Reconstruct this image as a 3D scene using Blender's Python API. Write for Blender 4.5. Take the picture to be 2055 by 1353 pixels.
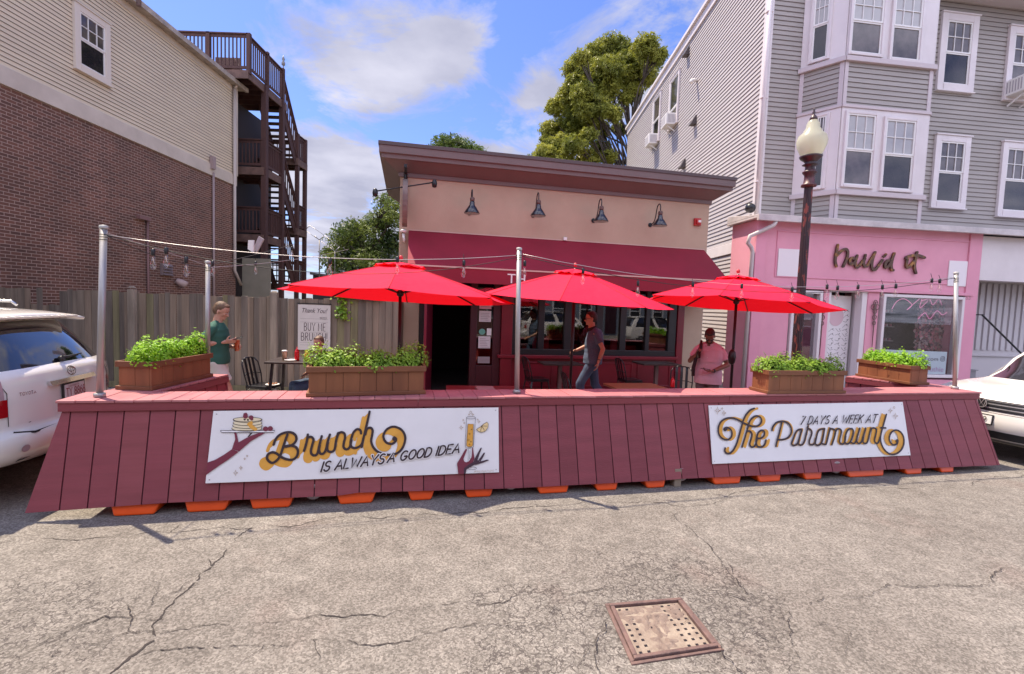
import bpy, bmesh, math, random
from mathutils import Vector, Matrix, noise as MN
rad=math.radians
S=bpy.context.scene
for o in list(bpy.data.objects): bpy.data.objects.remove(o)
# ---------------- camera, sky, sun, exposure ----------------
CF=960.;CP=rad(3.6);CR=0.035;CH=1.95
cam=bpy.data.cameras.new('camera');camo=bpy.data.objects.new('camera',cam);S.collection.objects.link(camo)
cam.sensor_width=36;cam.lens=36*CF/2055.;cam.clip_end=3000;cam.clip_start=.05
cp,sp,cr,sr=math.cos(CP),math.sin(CP),math.cos(CR),math.sin(CR)
FW=Vector((0,cp,-sp));U0=Vector((0,sp,cp));R0=Vector((1,0,0))
RT=R0*cr+U0*sr;UP=-R0*sr+U0*cr
camo.matrix_world=Matrix(((RT.x,UP.x,-FW.x,0),(RT.y,UP.y,-FW.y,0),(RT.z,UP.z,-FW.z,CH),(0,0,0,1)))
S.camera=camo
S.render.resolution_x=1024;S.render.resolution_y=674
S.render.engine='CYCLES'
S.view_settings.view_transform='Standard';S.view_settings.look='None'
S.view_settings.exposure=0.80;S.view_settings.use_white_balance=True;S.view_settings.white_balance_temperature=7900;S.view_settings.white_balance_tint=9;S.view_settings.gamma=1
SUNDIR=Vector((-.40,.25,1)).normalized()   # towards the sun
sun=bpy.data.lights.new('sun','SUN');sun.energy=4.6;sun.angle=rad(.55);sun.color=(1,.95,.89)
suno=bpy.data.objects.new('sun',sun);S.collection.objects.link(suno)
suno.rotation_euler=SUNDIR.to_track_quat('Z','Y').to_euler();suno.location=(0,0,30)
W=bpy.data.worlds.new('World');S.world=W;W.use_nodes=True
nt=W.node_tree;N=nt.nodes;L=nt.links
for n in list(N): N.remove(n)
out=N.new('ShaderNodeOutputWorld');bg=N.new('ShaderNodeBackground');L.new(bg.outputs[0],out.inputs[0])
sky=N.new('ShaderNodeTexSky');sky.sky_type='NISHITA';sky.sun_disc=False
sky.sun_elevation=math.asin(SUNDIR.z);sky.sun_rotation=math.atan2(SUNDIR.x,SUNDIR.y)
sky.air_density=1.1;sky.dust_density=.6;sky.ozone_density=2.2
bg.inputs[1].default_value=.15
tc=N.new('ShaderNodeTexCoord')
sep=N.new('ShaderNodeSeparateXYZ');L.new(tc.outputs['Generated'],sep.inputs[0])
def M(op,a,b=None,c=None,nn=N,ll=L):
    m=nn.new('ShaderNodeMath');m.operation=op
    for i,v in enumerate((a,b,c)):
        if v is None: continue
        if isinstance(v,(int,float)): m.inputs[i].default_value=v
        else: ll.new(v,m.inputs[i])
    return m.outputs[0]
# clouds: project the view direction onto a flat cloud deck, then fractal noise
zz=M('MAXIMUM',M('ADD',sep.outputs[2],.12),.05)
cx_=M('DIVIDE',sep.outputs[0],zz);cy_=M('DIVIDE',sep.outputs[1],zz)
cmb=N.new('ShaderNodeCombineXYZ');L.new(cx_,cmb.inputs[0]);L.new(cy_,cmb.inputs[1])
cmb.inputs[2].default_value=3.7
n1=N.new('ShaderNodeTexNoise');n1.inputs['Scale'].default_value=2.1;n1.inputs['Detail'].default_value=9;n1.inputs['Roughness'].default_value=.64;n1.inputs['Distortion'].default_value=.5
L.new(cmb.outputs[0],n1.inputs['Vector'])
cov=n1.outputs['Fac']
def blob(px,py,r,amt):
    v=(FW+RT*((px-1027.5)/CF)+UP*((676.5-py)/CF)).normalized()
    d=N.new('ShaderNodeVectorMath');d.operation='DISTANCE';L.new(tc.outputs['Generated'],d.inputs[0]);d.inputs[1].default_value=v
    q=M('DIVIDE',d.outputs['Value'],r);g=M('EXPONENT',M('MULTIPLY',M('MULTIPLY',q,q),-1.));return M('MULTIPLY',g,amt)
for b in [(640,90,.15,.08),(820,70,.13,.09),(760,170,.10,.1),(560,60,.09,.1),(620,330,.14,.08),(760,400,.16,.08),(660,300,.1,.1),(700,480,.15,.12),(1080,180,.05,.08),(880,90,.07,.06),(1090,250,.08,.07),(1000,230,.07,.05),(1080,130,.07,.10),
          (940,110,.08,.10),(900,250,.09,.05),(330,30,.14,-.12),(480,120,.09,-.13),(610,190,.07,-.12),(700,250,.06,-.14),(830,280,.07,-.13),(930,200,.05,-.09),(1010,150,.05,-.08),(560,190,.05,-.1),
          (1040,60,.05,-.10),(1000,150,.04,-.08),(1190,20,.08,-.05),(1300,40,.12,.12),(1180,60,.05,.06),(780,240,.05,-.06),(1130,90,.05,.0)]:
    cov=M('ADD',cov,blob(*b))
cb=N.new('ShaderNodeMapRange');L.new(sep.outputs[1],cb.inputs[0]);cb.inputs[1].default_value=.2;cb.inputs[2].default_value=-.4;cb.inputs[3].default_value=0.;cb.inputs[4].default_value=.12  # extra cloud cover added out of view for ambient fill
cov=M('ADD',cov,cb.outputs[0])
ramp=N.new('ShaderNodeValToRGB');L.new(cov,ramp.inputs[0])
ramp.color_ramp.elements[0].position=.50;ramp.color_ramp.elements[1].position=.66
ramp.color_ramp.elements[0].color=(0,0,0,1);ramp.color_ramp.elements[1].color=(1,1,1,1)
n2=N.new('ShaderNodeTexNoise');n2.inputs['Scale'].default_value=2.6;n2.inputs['Detail'].default_value=6
L.new(cmb.outputs[0],n2.inputs['Vector'])
cr2=N.new('ShaderNodeValToRGB');L.new(n2.outputs['Fac'],cr2.inputs[0])
cr2.color_ramp.elements[0].position=.35;cr2.color_ramp.elements[0].color=(1.75,2.0,3.1,1)
cr2.color_ramp.elements[1].position=.68;cr2.color_ramp.elements[1].color=(2.75,3.05,4.3,1)
# unseen clouds behind the viewer, made brighter and denser to add fill light
bk=N.new('ShaderNodeMapRange');L.new(sep.outputs[1],bk.inputs[0]);bk.inputs[1].default_value=.25;bk.inputs[2].default_value=-.5;bk.inputs[3].default_value=1.;bk.inputs[4].default_value=3.4
vs=N.new('ShaderNodeVectorMath');vs.operation='SCALE';L.new(cr2.outputs[0],vs.inputs[0]);L.new(bk.outputs[0],vs.inputs['Scale'])
mx=N.new('ShaderNodeMix');mx.data_type='RGBA';L.new(ramp.outputs[0],mx.inputs[0]);L.new(vs.outputs[0],mx.inputs[7])
tint=N.new('ShaderNodeMix');tint.data_type='RGBA';tint.blend_type='MULTIPLY';tint.inputs[0].default_value=1
L.new(sky.outputs[0],tint.inputs[6]);tint.inputs[7].default_value=(.42,.55,1.0,1)
L.new(tint.outputs[2],mx.inputs[6]);L.new(mx.outputs[2],bg.inputs[0])
# ---------------- geometry of the view, used to place things on real planes ----------------
def ray(x,y): return FW+RT*((x-1027.5)/CF)+UP*((676.5-y)/CF)
C0=Vector((0,0,CH))
def onz(x,y,z): d=ray(x,y);return C0+d*((z-CH)/d.z)
def ony(x,y,Y): d=ray(x,y);return C0+d*(Y/d.y)
def onpl(x,y,p,n): d=ray(x,y);return C0+d*((Vector(p)-C0).dot(n)/d.dot(n))
class Wall:
    """vertical plane: origin A on the ground, direction angle th; local coords s (along), o (out, towards the street), z"""
    def __init__(w,A,th):
        w.A=Vector((A[0],A[1],0));w.d=Vector((math.cos(th),math.sin(th),0));w.n=Vector((math.sin(th),-math.cos(th),0));w.th=th
    def P(w,s,o,z): return w.A+w.d*s+w.n*o+Vector((0,0,z))
    def q(w,x,y,o=0):
        p=onpl(x,y,w.A+w.n*o,w.n)-w.A
        return p.dot(w.d),p.z
    def sx(w,x,y,o=0): return w.q(x,y,o)[0]
    def zx(w,x,y,o=0): return w.q(x,y,o)[1]
# ---------------- mesh helpers ----------------
class MB:
    def __init__(s): s.v=[];s.f=[];s.m=[];s.mi=0;s.sm=[];s.smooth=False
    def face(s,pts,mi=None):
        i=len(s.v);s.v+= [tuple(p) for p in pts];s.f.append(tuple(range(i,i+len(pts))));s.m.append(s.mi if mi is None else mi);s.sm.append(s.smooth)
    def idx(s,faces,base,mi=None):
        for f in faces: s.f.append(tuple(base+k for k in f));s.m.append(s.mi if mi is None else mi);s.sm.append(s.smooth)
    def hexa(s,c,mi=None):
        b=len(s.v);s.v+=[tuple(p) for p in c]
        s.idx([(0,3,2,1),(4,5,6,7),(0,1,5,4),(1,2,6,5),(2,3,7,6),(3,0,4,7)],b,mi)
    def box(s,x0,x1,y0,y1,z0,z1,mi=None):
        s.hexa([(x0,y0,z0),(x1,y0,z0),(x1,y1,z0),(x0,y1,z0),(x0,y0,z1),(x1,y0,z1),(x1,y1,z1),(x0,y1,z1)],mi)
    def wbox(s,w,s0,s1,o0,o1,z0,z1,mi=None):
        P=w.P
        s.hexa([P(s0,o1,z0),P(s1,o1,z0),P(s1,o0,z0),P(s0,o0,z0),P(s0,o1,z1),P(s1,o1,z1),P(s1,o0,z1),P(s0,o0,z1)],mi)
    def bar(s,a,b,w,h,up=(0,0,1),mi=None):
        a=Vector(a);b=Vector(b);d=(b-a).normalized();u=Vector(up)
        x=d.cross(u)
        if x.length<1e-4: x=d.cross(Vector((0,1,0)))
        x.normalize();y=x.cross(d);x*=w/2;y*=h/2
        s.hexa([a-x-y,b-x-y,b+x-y,a+x-y,a-x+y,b-x+y,b+x+y,a+x+y],mi)
    def tube(s,pts,r,n=8,mi=None,cap=True):
        pts=[Vector(p) for p in pts];b=len(s.v);k=len(pts)
        if isinstance(r,(int,float)): r=[r]*k
        prev=None
        for i,p in enumerate(pts):
            d=(pts[min(i+1,k-1)]-pts[max(i-1,0)]).normalized()
            if prev is None:
                x=d.cross(Vector((0,0,1)))
                if x.length<.05: x=d.cross(Vector((0,1,0)))
            else: x=prev-d*prev.dot(d)
            x.normalize();prev=x;y=d.cross(x)
            for j in range(n):
                a=2*math.pi*j/n;s.v.append(tuple(p+(x*math.cos(a)+y*math.sin(a))*r[i]))
        sv=s.smooth;s.smooth=True
        s.idx([(i*n+j,i*n+(j+1)%n,(i+1)*n+(j+1)%n,(i+1)*n+j) for i in range(k-1) for j in range(n)],b,mi)
        s.smooth=sv
        if cap: s.idx([tuple(reversed(range(n))),tuple((k-1)*n+j for j in range(n))],b,mi)
    def lathe(s,prof,c,n=20,ax=None,mi=None):
        """prof: (radius, height) pairs; c: base point; ax: axis direction"""
        c=Vector(c);z=Vector(ax or (0,0,1)).normalized();x=z.orthogonal().normalized();y=z.cross(x);b=len(s.v)
        for r,h in prof:
            for j in range(n):
                a=2*math.pi*j/n;s.v.append(tuple(c+z*h+(x*math.cos(a)+y*math.sin(a))*r))
        sv=s.smooth;s.smooth=True;k=len(prof)
        s.idx([(i*n+j,i*n+(j+1)%n,(i+1)*n+(j+1)%n,(i+1)*n+j) for i in range(k-1) for j in range(n)],b,mi)
        s.smooth=sv
        s.idx([tuple(reversed(range(n))),tuple((k-1)*n+j for j in range(n))],b,mi)
    def sweep(s,prof,a,b_,up=(0,0,1),mi=None):
        """extrude a closed 2D profile (x = sideways right of travel, y = up) from a to b"""
        a=Vector(a);b_=Vector(b_);d=(b_-a).normalized();u=Vector(up);x=d.cross(u).normalized();y=x.cross(d);b=len(s.v);n=len(prof)
        for p in (a,b_):
            for (px,py) in prof: s.v.append(tuple(p+x*px+y*py))
        s.idx([(i,(i+1)%n,n+(i+1)%n,n+i) for i in range(n)]+[tuple(reversed(range(n))),tuple(n+i for i in range(n))],b,mi)
def link(name,me,parent=None):
    o=bpy.data.objects.new(name,me);S.collection.objects.link(o)
    if parent is not None: o.parent=parent
    return o
def base_of(o):
    while o is not None:
        if 'base' in o: return Vector(o['base'])
        o=o.parent
    return Vector((0,0,0))
def build(name,mb,mats,parent=None,bevel=0):
    me=bpy.data.meshes.new(name)
    off=base_of(parent)
    me.from_pydata([tuple(Vector(v)-off) for v in mb.v],[],mb.f);me.update()
    if not isinstance(mats,(list,tuple)): mats=[mats]
    for m in mats: me.materials.append(m)
    me.polygons.foreach_set('material_index',[min(i,len(mats)-1) for i in mb.m]);me.polygons.foreach_set('use_smooth',mb.sm)
    o=link(name,me,parent)
    if bevel:
        b=o.modifiers.new('bevel','BEVEL');b.width=bevel;b.segments=2;b.limit_method='ANGLE';b.angle_limit=rad(40)
    return o
def tag(o,label=None,cat=None,group=None,kind=None):
    if label:o['label']=label
    if cat:o['category']=cat
    if group:o['group']=group
    if kind:o['kind']=kind
    return o
def empty(name,loc,label=None,cat=None,group=None):
    o=bpy.data.objects.new(name,None);o.empty_display_size=.2;S.collection.objects.link(o);o.location=loc
    o['base']=list(loc);return tag(o,label,cat,group)
def copy_tree(o,parent=None):
    c=o.copy();S.collection.objects.link(c);c.parent=parent
    for ch in [x for x in o.children]: copy_tree(ch,c)
    return c
# ---------------- materials ----------------
_mats={}
def new_mat(name):
    m=bpy.data.materials.new(name);m.use_nodes=True;t=m.node_tree
    for n in list(t.nodes): t.nodes.remove(n)
    o=t.nodes.new('ShaderNodeOutputMaterial');return m,t,o
def mat(name,col,rough=.6,col2=None,scale=8.,detail=4,bump=0.,bscale=None,metal=0.,spec=.5,stretch=None,coat=0.,contrast=(.35,.65),emis=None,sheen=0):
    if name in _mats: return _mats[name]
    m,t,o=new_mat(name);n=t.nodes;l=t.links
    b=n.new('ShaderNodeBsdfPrincipled');l.new(b.outputs[0],o.inputs[0])
    b.inputs['Roughness'].default_value=rough;b.inputs['Metallic'].default_value=metal;b.inputs['Specular IOR Level'].default_value=spec
    b.inputs['Coat Weight'].default_value=coat;b.inputs['Coat Roughness'].default_value=.03
    c4=(*col,1);b.inputs['Base Color'].default_value=c4
    if sheen: b.inputs['Sheen Weight'].default_value=sheen
    if col2 or bump:
        g=n.new('ShaderNodeTexCoord');mp=n.new('ShaderNodeMapping');l.new(g.outputs['Object'],mp.inputs[0])
        if stretch: mp.inputs['Scale'].default_value=stretch
    if col2:
        x=n.new('ShaderNodeTexNoise');x.inputs['Scale'].default_value=scale;x.inputs['Detail'].default_value=detail;x.inputs['Roughness'].default_value=.6
        l.new(mp.outputs[0],x.inputs['Vector']);r=n.new('ShaderNodeValToRGB');l.new(x.outputs['Fac'],r.inputs[0])
        r.color_ramp.elements[0].position=contrast[0];r.color_ramp.elements[1].position=contrast[1]
        r.color_ramp.elements[0].color=c4;r.color_ramp.elements[1].color=(*col2,1);l.new(r.outputs[0],b.inputs['Base Color'])
    if bump:
        x=n.new('ShaderNodeTexNoise');x.inputs['Scale'].default_value=bscale or scale*4;x.inputs['Detail'].default_value=5
        l.new(mp.outputs[0],x.inputs['Vector']);bp=n.new('ShaderNodeBump');bp.inputs['Strength'].default_value=bump;bp.inputs['Distance'].default_value=.01
        l.new(x.outputs['Fac'],bp.inputs['Height']);l.new(bp.outputs[0],b.inputs['Normal'])
    if emis: b.inputs['Emission Color'].default_value=(*emis[0],1);b.inputs['Emission Strength'].default_value=emis[1]
    _mats[name]=m;return m
def glass_mat(name,tintc=(.85,.9,.9),refl=1.5,base=.0):
    m,t,o=new_mat(name);n=t.nodes;l=t.links
    f=n.new('ShaderNodeFresnel');ge=n.new('ShaderNodeNewGeometry');io=n.new('ShaderNodeMath');io.operation='MULTIPLY_ADD'
    l.new(ge.outputs['Backfacing'],io.inputs[0]);io.inputs[1].default_value=1/refl-refl;io.inputs[2].default_value=refl;l.new(io.outputs[0],f.inputs[0])
    tr=n.new('ShaderNodeBsdfTransparent');tr.inputs[0].default_value=(*tintc,1)
    gl=n.new('ShaderNodeBsdfGlossy');gl.inputs['Roughness'].default_value=.015;gl.inputs[0].default_value=(1,1,1,1)
    ad=n.new('ShaderNodeMath');ad.operation='ADD';ad.use_clamp=True;l.new(f.outputs[0],ad.inputs[0]);ad.inputs[1].default_value=base
    mx=n.new('ShaderNodeMixShader');l.new(ad.outputs[0],mx.inputs[0]);l.new(tr.outputs[0],mx.inputs[1]);l.new(gl.outputs[0],mx.inputs[2]);l.new(mx.outputs[0],o.inputs[0])
    return m
def fabric_mat(name,col,tcol,w=.5,rough=.8):
    m,t,o=new_mat(name);n=t.nodes;l=t.links
    g=n.new('ShaderNodeTexCoord');x=n.new('ShaderNodeTexNoise');x.inputs['Scale'].default_value=2.2;l.new(g.outputs['Object'],x.inputs['Vector'])
    x.inputs['Detail'].default_value=3
    bp=n.new('ShaderNodeBump');bp.inputs['Strength'].default_value=.6;bp.inputs['Distance'].default_value=.06;l.new(x.outputs['Fac'],bp.inputs['Height'])
    b=n.new('ShaderNodeBsdfPrincipled');b.inputs['Base Color'].default_value=(*col,1);b.inputs['Roughness'].default_value=rough;b.inputs['Specular IOR Level'].default_value=.25
    l.new(bp.outputs[0],b.inputs['Normal'])
    tl=n.new('ShaderNodeBsdfTranslucent');tl.inputs[0].default_value=(*tcol,1)
    mx=n.new('ShaderNodeMixShader');mx.inputs[0].default_value=w;l.new(b.outputs[0],mx.inputs[1]);l.new(tl.outputs[0],mx.inputs[2]);l.new(mx.outputs[0],o.inputs[0])
    return m
def leaf_mat(name,c1,c2,w=.35,scale=3.):
    m,t,o=new_mat(name);n=t.nodes;l=t.links
    g=n.new('ShaderNodeTexCoord');x=n.new('ShaderNodeTexNoise');x.inputs['Scale'].default_value=scale;x.inputs['Detail'].default_value=3;l.new(g.outputs['Object'],x.inputs['Vector'])
    r=n.new('ShaderNodeValToRGB');l.new(x.outputs['Fac'],r.inputs[0]);r.color_ramp.elements[0].position=.38;r.color_ramp.elements[1].position=.62
    r.color_ramp.elements[0].color=(*c1,1);r.color_ramp.elements[1].color=(*c2,1)
    b=n.new('ShaderNodeBsdfPrincipled');b.inputs['Roughness'].default_value=.45;l.new(r.outputs[0],b.inputs['Base Color']);b.inputs['Specular IOR Level'].default_value=.35
    tl=n.new('ShaderNodeBsdfTranslucent');l.new(r.outputs[0],tl.inputs[0])
    mx=n.new('ShaderNodeMixShader');mx.inputs[0].default_value=w;l.new(b.outputs[0],mx.inputs[1]);l.new(tl.outputs[0],mx.inputs[2]);l.new(mx.outputs[0],o.inputs[0])
    return m
def wood_mat(name,c1,c2,grain='z',scale=6.,bump=.3,rough=.7,stretch=12.):
    s={'z':(1,1,1/stretch),'x':(1/stretch,1,1),'y':(1,1/stretch,1)}[grain]
    return mat(name,c1,rough,c2,scale=scale*3,detail=6,bump=bump,bscale=scale*6,stretch=s,contrast=(.3,.7))
# ---------------- drawing on flat panels ----------------
def smooth(pts,k=6,closed=False):
    P=[Vector((*p,0)) if len(p)==2 else Vector(p) for p in pts];n=len(P);out=[]
    if n<3: return [tuple(p[:2]) for p in P]
    rng=n if closed else n-1
    for i in range(rng):
        p0=P[(i-1)%n] if closed or i>0 else P[0];p1=P[i];p2=P[(i+1)%n];p3=P[(i+2)%n] if closed or i+2<n else P[-1]
        for j in range(k):
            t=j/k;out.append(tuple((.5*((2*p1)+(p2-p0)*t+(2*p0-5*p1+4*p2-p3)*t*t+(3*p1-p0-3*p2+p3)*t**3))[:2]))
    out.append(tuple(P[0][:2]) if closed else tuple(P[-1][:2]));return out
class Panel:
    """a flat panel; f(a,b,o) maps 2D drawing coordinates to 3D, o = metres proud of it"""
    def __init__(s,f): s.f=f;s.k=0
    def up(s): s.k+=1;return s.k*2e-6
    def stroke(s,mb,pts,w,o=.001,mi=None,cap=True):
        n=len(pts)
        if n<2: return
        ps=[s.f(a,b,0) for a,b in pts];nn=(s.f(pts[0][0],pts[0][1],1)-ps[0]).normalized()
        Lf=[];Rt=[]
        for i in range(n):
            d=(ps[min(i+1,n-1)]-ps[max(i-1,0)])
            if d.length<1e-9: d=Vector((1,0,0))
            d.normalize();x=nn.cross(d)*(w/2);lift=nn*(o+s.up());Lf.append(ps[i]+x+lift);Rt.append(ps[i]-x+lift)
        for i in range(n-1): mb.face([Rt[i],Rt[i+1],Lf[i+1],Lf[i]],mi)
        if cap:
            for e in (0,n-1):
                c=ps[e]+nn*(o+s.up());x=(Lf[e]-Rt[e]).normalized();y=nn.cross(x)
                mb.face([c+(x*math.cos(t*math.pi/4)+y*math.sin(t*math.pi/4))*w/2 for t in range(8)],mi)
    def poly(s,mb,pts,o=.001,mi=None):
        k=s.up();mb.face([s.f(a,b,o+k) for a,b in pts],mi)
    def disc(s,mb,a,b,ra,rb=None,o=.001,mi=None,n=20,rot=0):
        rb=rb or ra;c,q=math.cos(rot),math.sin(rot)
        s.poly(mb,[(a+ra*math.cos(t)*c-rb*math.sin(t)*q,b+ra*math.cos(t)*q+rb*math.sin(t)*c) for t in [2*math.pi*i/n for i in range(n)]],o,mi)
    def ring(s,mb,a,b,ra,rb,w,o=.001,mi=None,rot=0,n=24):
        c,q=math.cos(rot),math.sin(rot)
        s.stroke(mb,[(a+ra*math.cos(t)*c-rb*math.sin(t)*q,b+ra*math.cos(t)*q+rb*math.sin(t)*c) for t in [2*math.pi*i/n for i in range(n+1)]],w,o,mi,False)
def wpanel(w,o0=0.): return Panel(lambda a,b,o:w.P(a,o0+o,b))
# a plain single-line alphabet, cell 0..1 wide, 0..1 high
def arc(cx,cy,rx,ry,a0,a1,n=10): return [(cx+rx*math.cos(rad(a0+(a1-a0)*i/n)),cy+ry*math.sin(rad(a0+(a1-a0)*i/n))) for i in range(n+1)]
GL={'A':(.75,[[(0,0),(.38,1),(.75,0)],[(.14,.35),(.62,.35)]]),
'B':(.6,[[(0,0),(0,1),(.25,1)]+arc(.28,.76,.26,.24,90,-90)+[(0,.52)],[(.28,.52)]+arc(.3,.26,.3,.26,90,-90)+[(0,0)]]),
'C':(.65,[arc(.36,.5,.36,.5,50,310)]),'D':(.65,[[(0,0),(0,1),(.2,1)]+arc(.22,.5,.42,.5,90,-90)+[(0,0)]]),
'E':(.5,[[(.5,1),(0,1),(0,0),(.5,0)],[(0,.52),(.4,.52)]]),'F':(.5,[[(.5,1),(0,1),(0,0)],[(0,.52),(.4,.52)]]),
'G':(.7,[arc(.36,.5,.36,.5,50,350,14)+[(.7,.42),(.4,.42)]]),'H':(.65,[[(0,0),(0,1)],[(.65,0),(.65,1)],[(0,.52),(.65,.52)]]),
'I':(.05,[[(0,0),(0,1)]]),'K':(.6,[[(0,0),(0,1)],[(.58,1),(0,.42)],[(.2,.6),(.6,0)]]),'L':(.5,[[(0,1),(0,0),(.5,0)]]),
'M':(.85,[[(0,0),(.05,1),(.42,.25),(.8,1),(.85,0)]]),'N':(.65,[[(0,0),(0,1),(.65,0),(.65,1)]]),'O':(.72,[arc(.36,.5,.36,.5,90,450,18)]),
'P':(.58,[[(0,0),(0,1),(.25,1)]+arc(.28,.74,.28,.26,90,-90)+[(0,.48)]]),'R':(.6,[[(0,0),(0,1),(.25,1)]+arc(.28,.75,.27,.25,90,-90)+[(0,.5)],[(.25,.5),(.6,0)]]),
'S':(.6,[arc(.32,.75,.27,.25,40,250,10)+[(.4,.48)]+arc(.3,.26,.29,.26,60,-160,10)]),'T':(.65,[[(0,1),(.65,1)],[(.32,1),(.32,0)]]),
'U':(.65,[[(0,1),(0,.35)]+arc(.32,.33,.32,.33,180,360)+[(.65,1)]]),'W':(1.,[[(0,1),(.22,0),(.5,.8),(.78,0),(1,1)]]),'V':(.7,[[(0,1),(.35,0),(.7,1)]]),
'Y':(.7,[[(0,1),(.35,.45),(.7,1)],[(.35,.45),(.35,0)]]),'X':(.65,[[(0,0),(.65,1)],[(0,1),(.65,0)]]),
'7':(.55,[[(0,1),(.55,1),(.15,0)]]),'8':(.6,[arc(.3,.75,.24,.25,-90,270,14),arc(.3,.26,.3,.26,90,450,14)]),'1':(.2,[[(0,.8),(.2,1),(.2,0)]]),
'2':(.6,[arc(.3,.7,.3,.3,170,-30,8)+[(0,0),(.6,0)]]),'6':(.6,[arc(.3,.3,.3,.3,90,450,14),[(.01,.3),(.1,.7),(.4,1)]]),'5':(.55,[[(.5,1),(.05,1),(.02,.55)]+arc(.27,.32,.28,.3,100,-150,10)]),
'3':(.55,[arc(.25,.74,.25,.26,150,-80,8)+arc(.26,.26,.29,.26,80,-150,8)]),'9':(.6,[arc(.3,.7,.3,.3,-90,270,14),[(.59,.7),(.5,.3),(.2,0)]]),
'!':(.05,[[(0,1),(0,.3)],[(0,.05),(0,0)]]),"'":(.05,[[(0,1),(0,.8)]]),'.':(.05,[[(0,.05),(0,0)]]),'@':(.8,[arc(.4,.45,.15,.2,0,360),arc(.4,.45,.4,.5,-30,300,14)])}
def write(pn,mb,text,a,b,h,w,gap=.22,wx=1.,slant=0.,o=.001,mi=None,ab=None):
    """ab: function mapping (advance,height) -> panel coords; default straight line from (a,b)"""
    x=0
    f=ab or (lambda u,v:(a+u+slant*v,b+v))
    for ch in text:
        if ch==' ': x+=.45*h*wx;continue
        g=GL.get(ch.upper())
        if not g: x+=.4*h;continue
        for st in g[1]: pn.stroke(mb,[f(x+p*h*wx,q*h) for p,q in st],w,o,mi)
        x+=(g[0]*wx+gap)*h
    return x
def text_mesh(name,s,size,mat_,w,parent=None,extr=.004,at=(0,0),o0=.01,align='LEFT',font_shear=0,scx=1):
    cu=bpy.data.curves.new(name,'FONT');cu.body=s;cu.size=size;cu.extrude=extr;cu.align_x=align;cu.shear=font_shear
    t=bpy.data.objects.new('tmp',cu);S.collection.objects.link(t);dg=bpy.context.evaluated_depsgraph_get()
    me=bpy.data.meshes.new_from_object(t.evaluated_get(dg));bpy.data.objects.remove(t)
    off=base_of(parent)
    for v in me.vertices: v.co=w.P(at[0]+v.co.x*scx,o0+v.co.z,at[1]+v.co.y)-off
    me.materials.clear();me.materials.append(mat_);me.name=name
    return link(name,me,parent)
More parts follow.
